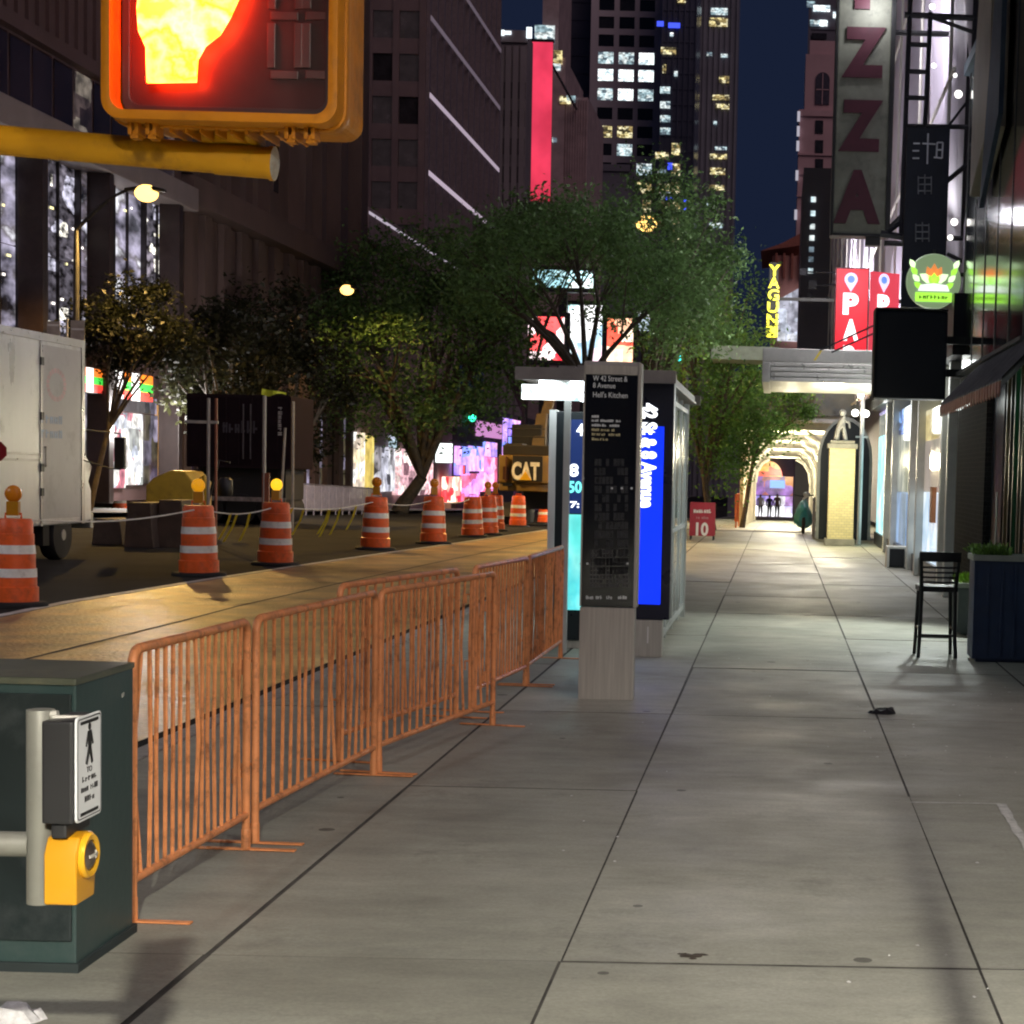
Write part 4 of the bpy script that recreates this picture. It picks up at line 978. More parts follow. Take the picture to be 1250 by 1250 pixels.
g = MB(); g.tube([(xb-.7, yE+1.2, zt_-.05), (xb-.7, yE+1.2, zt_+.45), (xb-.62, yE+1.2, zt_+.55)], .06, 8); g.build('exhaust_pipe', DARKSTEEL, ex, smooth=.7)
g = MB()
for k in range(4): xx = xa+.30+k*(xb-xa-.6)/3; g.box(xx-.012, xx+.012, yE+.06, yE+.44, zm+.05, z1-.05)
g.build('panel_seam', mat('dark_brown_slot', (0, 0, 0)), bw)
g = MB(); g.box(xa+.05, xa+1.1, yE+2.9, yE+4.6, z0, z1+1.1); g.build('cab', mat('cab_dark_glass', (.02, .02, .02), .15, 0, .1), ex, bevel=.05)
for s_ in (0, 1):
    x = xa+.12 if s_ == 0 else xb-.72
    g = MB(); zt_ = z0-.12; zg = gz(yE)-.15
    poly = [(yE+.2, zg+.3), (yE+.45, zg), (yE+4.0, zg), (yE+4.3, zg+.3), (yE+4.1, zg+.75), (yE+.4, zg+.75)]
    g.prism(poly, (x, 0, 0), UY, UZ, (.6, 0, 0))
    for k in range(14): g.box(x-.02, x+.62, yE+.3+k*.28, yE+.38+k*.28, zg+.0, zg+.03)
    g.build('track', mat('muddy_track', (.03, .026, .022), .8, 0, .3, 6), ex, bevel=.02)
g = MB(); g.box(xa+.8, xb-.8, yE+.8, yE+3.4, gz(yE)+.4, z0+.01); g.build('undercarriage', BLACK, ex)
q = [P(657, 552, yE+2.5), P(662, 505, yE+4), P(676, 470, yE+6)]
for s0_, s1_, w0, w1, nm in ((q[0], q[1], .24, .18, 'boom'), (q[1]+Vector((.1, .3, 0)), q[2], .18, .14, 'stick')):
    g = MB(); dd = (s1_-s0_); nn = Vector((dd.z, 0, -dd.x)).normalized(); yv = Vector((0, .22, 0))
    vs = [s0_-nn*w0-yv, s0_+nn*w0-yv, s1_+nn*w1-yv, s1_-nn*w1-yv]; vs += [v_+yv*2 for v_ in vs]
    g.add(vs, [(0, 1, 2, 3), (7, 6, 5, 4), (0, 4, 5, 1), (1, 5, 6, 2), (2, 6, 7, 3), (3, 7, 4, 0)])
    g.build(nm, mat('boom_brown_yellow', (.07, .048, .022), .7, 0, .3, 2, dirt=(.1, .06, .03), dirt_amt=.6), ex, bevel=.04)
# striped board between the drums
p = GS(538, 622, -.15); y = p.y-12
a, b = P(518, 604, y), P(550, 624, y); gb = gz(y)-.15
bo = thing('striped_board', 'pale lit barricade board behind the second ribbon drum', 'barricade', ((a.x+b.x)/2, y, gb))
for k in range(2):
    zz = a.z-.06-k*.55; g = MB(); g.box(a.x, b.x, y, y+.04, zz-.34, zz); g.build('rail', mat('pale_board', (.55, .52, .36), .5, 0, .15, 2), bo, bevel=.008)
for x in (a.x+.1, b.x-.16): g = MB(); g.box(x, x+.06, y+.041, y+.10, gb, a.z); g.build('leg', WHITE, bo)
# ================================================================== STREET LAMPS
SOD = (1.0, .60, .16)
LAMPM = mat('lamp_pole_grey', (.035, .032, .026), .5, .3, .2, 4)
def lamp(base, bulb, label, power, col=SOD, glowname='sodium_lens', gs=3.4, head=1.35, lit=True, spot=158):
    t = thing('street_lamp', label, 'street lamp', base, 0, 'street lamps')
    b = Vector(base); k = Vector(bulb); zt = k.z+.15
    g = MB(); g.lathe([(.16, 0), (.15, .5), (.10, .6), (.085, zt-b.z-2.0), (.06, zt-b.z-1.2)], b, 14)
    d = Vector((k.x-b.x, k.y-b.y, 0)); L = d.length; d.normalize()
    pts = [b+Vector((0, 0, zt-b.z-1.25))]
    for i in range(1, 9):
        s_ = i/8; pts.append(b+d*(L*.94*s_)+Vector((0, 0, zt-b.z-1.25+1.25*math.sin(s_*math.pi/2))))
    g.tube(pts, [.06]*4+[.045]*5, 8); g.build('pole', LAMPM, t, smooth=.7)
    g = MB(); h = head
    sd_ = Vector((-d.y, d.x, 0)); vs = []
    for i, (s_, w_, up, dn) in enumerate(((-.45, .06, .05, .0), (-.2, .13, .09, -.02), (.15, .17, .10, -.03), (.42, .10, .04, -.01))):
        for a in range(8):
            an = 2*math.pi*a/8; zz = math.sin(an); vs.append(k+Vector((0, 0, .08))+d*s_*h+sd_*w_*math.cos(an)*h+Vector((0, 0, (up if zz > 0 else .03)*zz*h)))
    fs = [tuple(range(7, -1, -1)), tuple(24+i for i in range(8))]
    for i in range(3):
        for a in range(8): fs.append((i*8+a, i*8+(a+1) % 8, i*8+8+(a+1) % 8, i*8+8+a))
    g.add(vs, fs); hd = g.build('lamp_head', LAMPM, t, smooth=.8)
    g = MB(); g.sphere(k+d*.02, .25*h, 14, 8, .75); g.build('lens', glow(glowname, col, gs, False), hd, smooth=2)  # lens sphere oversized so its shape stands in for the lamp's glare
    if power and spot: point_light('lamp_light', k+Vector((0, 0, -.16*h)), power, col, t, .12, spot, (d.x*.12, d.y*.12, -1), .35)
    elif power: point_light('lamp_light', k+Vector((0, 0, -.2*h)), power, col, t, .22)
    return t
bA = P(178, 236, 53); lamp((-20.6, 53.0, 0), bA, 'street lamp glowing before the glass facade, just under the yellow bracket arm', 19000)
bB = P(423, 354, 89); lamp((P(363, 380, 89).x, 89, gz(89)), bB, 'curved arm street lamp glowing above the trees in front of the brown ribbed building', 4000)
bC = P(790, 273, 57); lamp((-3.0, 57, gz(57)), bC, 'street lamp glowing out of the tree crown below the office towers', 15000)
lamp((-3.15, -3.5, 0), (.45, -3.5, 4.5), 'street lamp behind the viewer lighting the near pavement', 17000, (1, .94, .82), 'white_lens', 8)
lamp((11.5, -4.5, 0), (8.0, -3.0, 7.2), 'unseen lamp added to soften the near shadows, behind and right of the viewer', 5200, (1, .95, .84), 'white_lens', 8)  # added out of view to weaken the shadows on the near slabs
lamp((-22.5, 9.0, 0), (-19.5, 9.5, 9.5), 'unseen lamp added to brighten the right facades, across the road left of the view', 5000, (.92, .96, 1), 'white_lens', 8)  # added out of view as fill for the dark right hand fronts
t = thing('sign_post', 'thin sign post out of frame that throws the long shadow on the near slabs', 'sign post', (.55, 2.3, 0))
g = MB(); g.tube([(.55, 2.3, 0), (.55, 2.3, 2.66)], .036, 10); g.build('shaft', STEEL, t)

# sign cluster on the far pavement
q = P(82, 410, 51); t = thing('parking_sign', 'two pale street sign plates on one post above the van roof', 'street sign', (q.x, 51, 0))
g = MB(); g.tube([(q.x, 51, 0), (q.x, 51, P(82, 388, 51).z)], .035, 8); g.build('post', PALE, t)
for u0, u1, v0, v1 in ((58, 74, 392, 412), (87, 104, 391, 431)):
    a, b = P(u0, v0, 51), P(u1, v1, 51); g = MB(); g.box(a.x, b.x, 50.95, 50.96, b.z, a.z); pl = g.build('plate', mat('sign_plate_pale', (.35, .32, .28), .5), t)
    g = MB(); m_ = (a.z*.7+b.z*.3); g.box(a.x+.02, b.x-.02, 50.943, 50.949, m_, m_+.05); g.build('stripe', WHITE, pl)

# ================================================================== TREES
def leafmat(name, col, tr=.35):
    if name in MATS: return MATS[name]
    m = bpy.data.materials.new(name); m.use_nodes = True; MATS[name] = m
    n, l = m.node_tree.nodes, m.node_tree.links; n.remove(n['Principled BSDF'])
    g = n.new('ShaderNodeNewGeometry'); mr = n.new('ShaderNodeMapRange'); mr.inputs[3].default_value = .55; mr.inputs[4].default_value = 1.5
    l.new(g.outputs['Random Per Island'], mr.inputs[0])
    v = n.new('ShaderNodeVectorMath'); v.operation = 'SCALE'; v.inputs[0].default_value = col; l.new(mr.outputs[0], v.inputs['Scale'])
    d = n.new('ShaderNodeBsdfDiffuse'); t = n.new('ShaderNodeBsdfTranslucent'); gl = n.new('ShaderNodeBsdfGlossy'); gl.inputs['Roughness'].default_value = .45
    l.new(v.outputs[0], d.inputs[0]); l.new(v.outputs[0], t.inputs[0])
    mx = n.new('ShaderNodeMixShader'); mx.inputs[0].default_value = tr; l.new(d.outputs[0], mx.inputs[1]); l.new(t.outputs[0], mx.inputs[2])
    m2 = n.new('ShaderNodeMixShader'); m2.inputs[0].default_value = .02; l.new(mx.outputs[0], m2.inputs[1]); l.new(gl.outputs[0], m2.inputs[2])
    l.new(m2.outputs[0], n['Material Output'].inputs[0]); return m
BARK = mat('bark', (.07, .055, .04), .85, 0, .4, 6, bump=.5, bscale=20)
def tree(label, base, c, rad, nclump, nleaf, leaf, seed, lm, tr=.11, fork=.45, clump=.32, flat=.7, droop=.0, zmask=None):
    rs = np.random.default_rng(seed); rr = random.Random(seed)
    base = Vector(base); c = Vector(c); rad = Vector(rad)
    t = thing('street_tree', label, 'tree', base, 0, 'street trees')
    g = MB()
    f = base.lerp(Vector((c.x, c.y, c.z-rad.z*.75)), fork); f.x += rr.uniform(-.15, .15)*rad.x
    g.tube([base-Vector((0, 0, .1)), base.lerp(f, .25)+Vector((rr.uniform(-.05, .05), 0, 0)), base.lerp(f, .6), f], [tr*1.35, tr*1.05, tr*.95, tr*.85], 10)
    cents = []
    for i in range(nclump):
        while True:
            v = rs.normal(size=3); v /= np.linalg.norm(v); rad_ = rs.uniform(.25, 1)**.45
            p = Vector((c.x+v[0]*rad_*rad.x, c.y+v[1]*rad_*rad.y, c.z+v[2]*rad_*rad.z))
            if zmask is None or zmask(p, rs): break
        cents.append(p)
    nl = min(11, nclump)
    limbs = []
    for i in range(nl):
        e = cents[i*len(cents)//nl]; m_ = f.lerp(e, .5)+Vector((rr.uniform(-.1, .1)*rad.x, rr.uniform(-.1, .1)*rad.y, .12*rad.z)); limbs.append((f, m_, e))
        g.tube([f, f.lerp(m_, .5)+Vector((0, 0, .05*rad.z)), m_, e], [tr*.62, tr*.5, tr*.36, tr*.1], 7)
    for i, e in enumerate(cents):
        if i % 2 == 0:
            _, m_, e2 = min(limbs, key=lambda q: (q[1]-e).length); g.tube([m_, m_.lerp(e, .5)+Vector((0, 0, .06*rad.z)), e], [tr*.22, tr*.15, tr*.05], 5)
    g.build('trunk', BARK, t, smooth=1)
    C = np.array([p[:] for p in cents]); w = rs.uniform(.4, 1.6, nclump); w /= w.sum()
    idx = rs.choice(nclump, nleaf, p=w); R = np.array(rad[:])*clump*rs.uniform(.6, 1.35, (nclump, 1))
    X = C[idx] + rs.normal(size=(nleaf, 3))*R[idx]*.55
    X[:, 2] -= droop*np.abs(rs.normal(size=nleaf))
    a = rs.normal(size=(nleaf, 3)); a[:, 2] *= flat; a /= np.linalg.norm(a, axis=1)[:, None]
    b = rs.normal(size=(nleaf, 3)); b -= a*(a*b).sum(1)[:, None]; b /= np.linalg.norm(b, axis=1)[:, None]
    L = leaf*rs.uniform(.6, 1.4, (nleaf, 1))
    V = np.stack([X-a*L*.5, X+b*L*.26, X+a*L*.55-np.array([0, 0, .1])*L, X-b*L*.26], 1).reshape(-1, 3) - np.array(base[:])
    me = bpy.data.meshes.new('crown'); me.vertices.add(nleaf*4); me.vertices.foreach_set('co', V.ravel())
    me.loops.add(nleaf*4); me.loops.foreach_set('vertex_index', np.arange(nleaf*4)); me.polygons.add(nleaf)
    me.polygons.foreach_set('loop_start', np.arange(nleaf)*4); me.polygons.foreach_set('loop_total', np.full(nleaf, 4)); me.update(); me.validate()
    me.materials.append(lm); o = bpy.data.objects.new('crown', me); COL.objects.link(o); o.parent = t
    return t
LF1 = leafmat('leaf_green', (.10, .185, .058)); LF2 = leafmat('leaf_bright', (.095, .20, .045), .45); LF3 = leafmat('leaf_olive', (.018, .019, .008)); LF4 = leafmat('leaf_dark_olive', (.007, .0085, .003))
def gap(p, rs):
    q = CAMR.transposed() @ (Vector(p)-CAMP); u, v = PCX+FPX*q.x/(-q.z), PCY-FPX*q.y/(-q.z)
    inside = (612 < u < 802 and 348 < v < 475) or (632 < u < 740 and 312 < v < 366) or (808 < u < 846 and 420 < v < 455) or (760 < u < 822 and 240 < v < 302)
    return not inside or rs.random() < .09
c = P(712, 338, 30); tree('near tree behind the bus shelter with the bright screens showing through its crown', (-2.75, 30, 0), (c.x, 30, c.z), (2.15, 1.9, 1.35), 60, 13500, .085, 11, LF1, .085, .8, .26, zmask=gap)
c = P(800, 345, 40); tree('slim tree standing between the bus shelter and the sandwich board', (-2.65, 40, 0), (c.x, 40, c.z), (1.9, 1.9, 2.3), 46, 12000, .10, 12, LF1, .09, .75, .27, zmask=gap)
c = P(868, 452, 52); tree('bright green drooping tree beside the red sandwich board', (P(869, 650, 52).x, 52, 0), (c.x, 52, c.z), (2.0, 1.9, 3.1), 62, 17000, .115, 13, LF2, .11, .55, .26, droop=.25)
c = P(938, 492, 59); tree('small bright tree hanging under the marquee before the lit walkway', (P(905, 650, 59).x, 59, gz(59)), (c.x, 59, c.z), (1.7, 1.4, 1.15), 30, 6000, .115, 14, LF2, .08, .7, .28, droop=.15)
c = P(515, 412, 97); tree('large forked tree on the far pavement, lit yellow by the street lamp', (P(488, 600, 97).x, 97, gz(97)), (c.x, 96, c.z), (6.4, 5, 5.3), 95, 30000, .24, 15, LF1, .36, .35, .22)
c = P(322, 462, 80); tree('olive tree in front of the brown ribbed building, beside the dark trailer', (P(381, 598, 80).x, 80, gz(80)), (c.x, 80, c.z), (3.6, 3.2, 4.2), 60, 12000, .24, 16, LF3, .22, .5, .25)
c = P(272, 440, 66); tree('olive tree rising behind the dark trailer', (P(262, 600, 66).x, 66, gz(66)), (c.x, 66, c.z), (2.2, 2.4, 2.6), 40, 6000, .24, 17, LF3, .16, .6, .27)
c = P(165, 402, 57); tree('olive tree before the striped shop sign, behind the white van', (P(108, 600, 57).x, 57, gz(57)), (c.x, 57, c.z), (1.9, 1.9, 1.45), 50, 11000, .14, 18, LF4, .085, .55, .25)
tree('dark tree filling the gap left of the glowing street lamp', (-20.6, 142, gz(142)), (P(640, 325, 142).x, 142, P(640, 325, 142).z), (6.6, 4.5, 5.4), 70, 15000, .28, 19, LF1, .25, .5, .24, zmask=gap)
# ================================================================== BUILDINGS ACROSS THE STREET
def proj(p):
    q = CAMR.transposed() @ (Vector(p)-CAMP)
    return (PCX+FPX*q.x/(-q.z), PCY-FPX*q.y/(-q.z)) if q.z < 0 else (-9e9, -9e9)
def inframe(p, m=25):
    u, v = proj(p); return -m < u < 1250+m and -m < v < 1250+m
XL = -24.0
def fb(mb, X, s, d0, d1, y0, y1, z0, z1):
    """box on a facade plane x=X whose outward normal is s*x; d = distance out of the plane"""
    a, b = sorted((X+s*d0, X+s*d1)); mb.box(a, b, y0, y1, z0, z1)
DKWIN = mat('dark_window_glass', (.012, .012, .015), .12, 0, .3, 2, spec=.6)
DKWIN2 = mat('dim_window_glass', (.03, .028, .032), .2, 0, .3, 2)
COOL = litroom('lit_office_cool', [(.75, .95, 1), (.35, .5, .55), (.9, 1, 1), (.15, .2, .24)], 1.0, (1.1, 1.1, 1.6), dark=.3)
COOLB = litroom('lit_office_bright', [(.85, .98, 1), (.9, 1, 1), (.5, .6, .65), (1, 1, 1)], 1.9, (1.1, 1.1, 1.6), dark=.4, seedw=3)
WARM = litroom('lit_office_warm', [(1, .85, .4), (.4, .3, .12), (1, .9, .55), (.1, .08, .04)], 1.1, (1.2, 1.2, 1.8), dark=.3, seedw=7)
SHOPD2 = litroom('upper_dim_room', [(.10, .06, .06), (.05, .03, .03), (.2, .14, .13), (.6, .5, .4), (.05, .03, .03)], .35, (1, .8, 1.2), False, .3, 11)
# ---- L1 glass retail block
b = thing('glass_building', 'glass fronted retail block with dark columns behind the van at the left', 'building', (XL-6, 48, 0))
STN = mat('dark_red_stone', (.085, .048, .046), .7, 0, .25, .5, dirt=(.06, .03, .03), dirt_amt=.5, dscale=.3)
y0, y1 = 24.0, FX(221, 300, XL).y
zsf = FX(221, 258, XL).z
g = MB(); g.box(XL-14, XL-.6, y0, y1, 0, zsf); g.box(XL-14, XL, y0, y1, zsf+.9, 62)
for z in (zsf+3.2, zsf+6.8, zsf+10.5, zsf+15, zsf+20): fb(g, XL, 1, 0, .35, y0, y1, z, z+.45)
for k in range(60): fb(g, XL, 1, 0, .12, y0+k*.8, y0+k*.8+.22, zsf+3.66, zsf+6.79)
g.build('wall', STN, b)
for k in range(11):
    for j, (za, zb__) in enumerate(((zsf+1.05, zsf+3.1), (zsf+7.35, zsf+10.4), (zsf+11.05, zsf+14.9), (zsf+15.55, zsf+19.9))):
        ya_ = 53.0+k*1.7; g = MB(); fb(g, XL, 1, .001, .05, ya_, ya_+1.5, za, zb__); g.build('upper_window', mat('upper_dark_glass', (.045, .028, .03), .12, .3, .5, .4, spec=.8) if (k*3+j) % 5 else SHOPD2, b)
g = MB(); fb(g, XL, 1, -.6, .7, y0, y1, zsf, zsf+.896); g.build('canopy_soffit', mat('pale_soffit', (.20, .165, .155), .5, 0, .2, 1), b, bevel=.05)
nb_ = 15; CGL = [litroom('curtain_glass_%s' % n_, c_, s_, sc_, dark=.02, seedw=w_, base=(.02, .018, .022), kind=k_, rough=.06) for n_, c_, s_, sc_, w_, k_ in (
    ('dusky', [(.01, .008, .01), (.04, .032, .036), (.10, .085, .10), (.16, .14, .18), (.05, .04, .04), (.6, .6, .7)], 1.9, (.9, .35, .9), 0, 'noise'),
    ('speckled', [(.05, .045, .055)]*5+[(.10, .09, .11), (.16, .14, .17), (.35, .34, .42), (.9, .85, .75)], 2.2, (1.2, 1.2, 2.4), 4, 'vor'),
    ('pale', [(.04, .04, .05), (.15, .14, .18), (.26, .24, .32), (.10, .09, .10), (.6, .6, .65)], 2.0, (.9, .35, .8), 9, 'noise'))]
for k in range(nb_):
    ya_, yb__ = y0+(y1-y0)*k/nb_, y0+(y1-y0)*(k+1)/nb_
    for j, (za, zb__) in enumerate(((5.35, 8.2), (8.25, zsf-.02))):
        g = MB(); fb(g, XL, 1, -.55, -.45, ya_+.05, yb__-.05, za, zb__); g.build('window', CGL[(k*2+j*3) % 3] if k > 8 else CGL[0], b)
g = MB()
for k in range(nb_+1):
    ya_ = y0+(y1-y0)*k/nb_; fb(g, XL, 1, -.5, -.25, ya_-.06, ya_+.06, 5.2, zsf-.01)
    if k < nb_:
        ym_ = ya_+(y1-y0)/nb_/2; fb(g, XL, 1, -.5, -.35, ym_-.03, ym_+.03, 5.2, zsf-.01)
g.build('mullion', mat('mullion_dark', (.03, .025, .025), .4, .4, .2), b)
for u in (52, 133, 218):
    q = FX(u, 400, XL+.5); g = MB(); g.box(XL-.2, XL+.6, q.y-.22, q.y+.22, 0, zsf-.003); g.build('column', mat('dark_column_cladding', (.035, .022, .020), .4, .2, .2), b, bevel=.03)
rr = random.Random(5)
GLI = [glow('glint_white', (1, .92, .85), 2.2), glow('glint_warm', (1, .9, .45), 1.6)]
for k in range(34):   # ceiling downlights behind the glass
    u = rr.uniform(4, 216); v = rr.uniform(250, 375) if k > 10 else rr.uniform(185, 260)
    q = FX(u, v, XL-.42)
    if q.z > 5.4 and q.z < zsf-.1 and q.y < y1: g = MB(); w_ = rr.uniform(.05, .16); g.box(q.x-.01, q.x+.01, q.y-w_, q.y+w_, q.z-.04, q.z+.04); g.build('ceiling_lamp', GLI[rr.random() < .25], b)
# shop band below
SHOPW = litroom('shop_bright', [(.9, .92, .95), (.55, .6, .7), (.95, .85, .8), (.3, .32, .3), (1, .98, .9), (.65, .2, .25)], 1.35, (1, 1.6, 1.3), True, .35, 2)
SHOPD = litroom('shop_dim', [(.1, .09, .12), (.03, .03, .03), (.25, .22, .3), (.06, .05, .03)], 1.5, (1, 1.2, 1.1), False, .2, 6)
ORGL = mat('orange_shop_wall', (.75, .42, .12), .5, 0, .2, 1)
for u0, u1, v0, v1, m, nm in ((96, 128, 478, 600, SHOPD, 'shop_window'), (128, 158, 505, 596, SHOPW, 'shop_window'), (160, 179, 505, 592, SHOPW, 'shop_window'), (130, 150, 478, 503, DKWIN, 'shop_window'), (152, 172, 482, 503, DKWIN2, 'shop_window'), (172, 196, 486, 505, SHOPD, 'shop_window'), (181, 197, 507, 590, SHOPD, 'shop_window'), (198, 216, 496, 592, ORGL, 'side_wall'), (60, 94, 480, 600, SHOPD, 'shop_window')):
    a, c = FX(u0, v0, XL-.3), FX(u1, v1, XL-.3); zt_ = FX((u0+u1)/2, v0, XL-.3).z; zb__ = max(.02, FX((u0+u1)/2, v1, XL-.3).z)
    g = MB(); fb(g, XL, 1, -.595, -.45, a.y, c.y, zb__, zt_); g.build(nm, m, b)
point_light('shop_light', (XL+1.6, 66, 3.0), 1800, (1, .95, .92), b, .6)
# striped shop signs
def xsign(name, label, cat, u0, u1, vt, vb, X, s, bands, th=.25, split=None):
    a, c = FX(u0, vt, X), FX(u1, vt, X); um = (u0+u1)/2
    zt_ = FX(um, vt, X).z; zb__ = FX(um, vb, X).z
    t = thing(name, label, cat, (X, (a.y+c.y)/2, zb__))
    g = MB(); fb(g, X, s, -th, -.004, a.y-.03, c.y+.03, zb__-.03, zt_+.03); g.build('sign_case', mat('sign_case_dark', (.03, .03, .03), .5), t)
    for nm, (f0, f1, h0, h1, m) in bands:
        g = MB(); fb(g, X, s, 0, .02, a.y+(c.y-a.y)*f0, a.y+(c.y-a.y)*f1, zb__+(zt_-zb__)*h0, zb__+(zt_-zb__)*h1); g.build(nm, m, t)
    return t
SO, SG, SR, SW = glow('sign_orange', (1, .22, .02), 1.0), glow('sign_green', (.06, .8, .08), .9), glow('sign_red', (1, .07, .05), .95), glow('sign_white', (1, .97, .95), 1.3)
st3 = lambda a, c: [('orange_stripe', (a, c, .66, 1, SO)), ('green_stripe', (a, c, .34, .655, SG)), ('red_stripe', (a, c, 0, .335, SR))]
xsign('striped_sign', 'lit orange, green and red striped shop sign nearest the van roof', 'shop sign', 88, 126, 449, 478, XL+.35, 1, st3(0, .42)+[('white_numeral', (.43, .66, -.02, 1.02, SW))]+st3(.67, 1))
xsign('striped_sign', 'lit striped shop sign with two white panels, right of the tree trunk', 'shop sign', 140, 186, 456, 488, XL+.35, 1, [('white_panel', (0, .2, 0, 1, SW))]+st3(.21, .42)+[('white_numeral', (.43, .64, -.02, 1.02, SW))]+st3(.65, 1))
# ---- L2 brown ribbed block
b = thing('ribbed_building', 'dark brown ribbed stone block behind the yellow bracket arm', 'building', (XL-6, 87, 0))
BRS = mat('brown_stone', (.095, .060, .052), .75, 0, .25, .6, stretch=(1, 1, .3))
y0, y1 = y1+.02, 103.0
g = MB(); g.box(XL-14, XL-.5, y0, y1, -2, 95)
for u, w_, d_ in ((226, 1.3, .35), (255, 1.0, .3), (272, .7, .25), (288, .9, .3), (303, .8, .3), (326, .6, .2), (368, 1.3, .35), (388, .9, .3), (412, 1.6, .35), (436, 1.6, .4)):
    q = FX(u, 300, XL); fb(g, XL, 1, -.5, d_, q.y-w_/2, q.y+w_/2, 13.0, 95)
fb(g, XL, 1, -.5, .5, y0, y1, 11.8, 12.9)
for k in range(12): fb(g, XL, 1, -.5, -.2, y0+1+k*2.6, y0+2.0+k*2.6, 0, 11.79)
g.build('wall', BRS, b)
for k in range(9):
    for j in range(9):
        ya_ = y0+1.0+k*3.35; za = 14.5+j*4.2
        g = MB(); fb(g, XL, 1, -.497, -.45, ya_, ya_+1.1, za, za+2.6)
        q = (XL, ya_, za)
        if inframe(q): g.build('window', DKWIN2 if (k+j) % 4 else DKWIN, b)
for k in range(11):
    ya_ = y0+2.2+k*2.6; g = MB(); fb(g, XL, 1, -.497, -.43, ya_, ya_+1.2, .4, 4.2); g.build('shop_window', SHOPD if k % 3 else DKWIN, b)
# ---- L3 podium
b = thing('podium_building', 'low stone block with thin pilasters behind the forked tree', 'building', (XL-4, 119, gz(119)))
PST = mat('mauve_stone', (.36, .26, .27), .7, 0, .25, .6)
ya_, ye = 103.2, 135.0; zt_ = FX(470, 274, XL).z
g = MB(); g.box(XL-9, XL-.4, ya_, ye, -4, zt_)
for k in range(26): yy = ya_+k*(ye-ya_)/26; fb(g, XL, 1, -.4, .0, yy, yy+.45, 5.5, zt_-1.6)
fb(g, XL, 1, -.4, .45, ya_, ye, zt_-1.6, zt_+.15); fb(g, XL, 1, -.4, .3, ya_, ye, 4.6, 5.49)
g.build('wall', PST, b)
for k in range(26): yy = ya_+k*(ye-ya_)/26; g = MB(); fb(g, XL, 1, -.397, -.33, yy+.47, yy+1.2, 5.6, zt_-1.7); g.build('window', DKWIN2, b)
LEDL = glow('ledge_light', (.85, .75, .9), .55)
g = MB(); fb(g, XL, 1, .452, .50, ya_, ye, zt_-.25, zt_-.1); g.build('ledge_light', LEDL, b)
# lit shops along the podium and beyond (each is one shop window)
CR = litroom('shop_cream', [(1, .95, .8), (.9, .75, .5), (1, 1, .95), (.6, .5, .4)], 1.5, (1, .9, 1.2), True, .5, 1)
YLW = litroom('shop_yellow', [(1, .8, .2), (1, .9, .35), (.8, .6, .15)], 1.0, (1, .6, .7), True, .7, 2)
PNK = litroom('shop_pink', [(1, .6, .6), (.7, .4, .45), (1, .8, .75), (.2, .1, .12)], 1.5, (1, .7, 1.5), True, .4, 4)
REDS = litroom('shop_red', [(1, .05, .06), (1, .3, .25), (.9, .03, .06), (1, .75, .6)], 2.2, (1, .45, .9), True, .5, 5)
PUR = litroom('screen_purple', [(.35, .22, 1), (.8, .4, 1), (.22, .3, 1), (.95, .45, .85), (.5, .3, .9)], 1.8, (1, .35, .8), True, .6, 6)
PNK2 = litroom('screen_pink', [(1, .2, .5), (1, .45, .7), (.8, .3, .9), (1, .15, .3), (.5, .1, .2)], 1.8, (1, .35, .9), True, .5, 8)
GRYS = litroom('shop_grey', [(.6, .6, .7), (.1, .1, .12), (.8, .8, .85), (.3, .28, .3)], 1.2, (1, .8, .8), True, .35, 9)
for u0, u1, v0, v1, m in ((436, 447, 528, 608, CR), (448, 458, 532, 606, YLW), (463, 484, 545, 600, GRYS), (487, 501, 548, 604, PNK), (503, 512, 552, 604, PNK), (514, 530, 548, 604, PNK)):
    a, c = FX(u0, v0, XL), FX(u1, v1, XL); um = (u0+u1)/2; zg = gz(a.y)+.05
    g = MB(); fb(g, XL, 1, -.39, -.1, a.y, c.y, max(zg, FX(um, v1, XL).z), FX(um, v0, XL).z); g.build('shop_window', m, b)
# ---- terraces beyond the podium with bright screens
b = thing('screen_building', 'low building wrapped in purple and pink lit screens beyond the forked tree', 'building', (XL-4, 170, gz(170)))
g = MB(); g.box(XL-9, XL-.1, 135.2, 215, -6, FX(600, 500, XL).z); g.build('wall', mat('dark_grey_wall', (.05, .048, .055), .6), b)
for u0, u1, v0, v1, m, nm in ((541, 562, 582, 614, REDS, 'shop_window'), (556, 572, 545, 580, PUR, 'screen'), (573, 590, 545, 575, PUR, 'screen'), (564, 585, 578, 612, PNK2, 'shop_window'), (587, 606, 558, 600, PNK2, 'screen'), (591, 606, 540, 557, PUR, 'screen'), (582, 612, 516, 532, glow('pink_strip', (.8, .35, .75), .8), 'ledge_light'), (615, 634, 512, 560, PUR, 'screen')):
    a, c = FX(u0, v0, XL), FX(u1, v1, XL); um = (u0+u1)/2
    g = MB(); vs = [(XL+.05, a.y, FX(u0, v1, XL).z), (XL+.05, c.y, FX(u0, v1, XL).z), (XL+.05, c.y, FX(um, v0, XL).z), (XL+.05, a.y, FX(um, v0, XL).z)]; vs += [(XL-.09, y, z) for _, y, z in vs]
    g.add(vs, [(0, 1, 2, 3), (7, 6, 5, 4), (0, 4, 5, 1), (1, 5, 6, 2), (2, 6, 7, 3), (3, 7, 4, 0)]); g.build(nm, m, b)
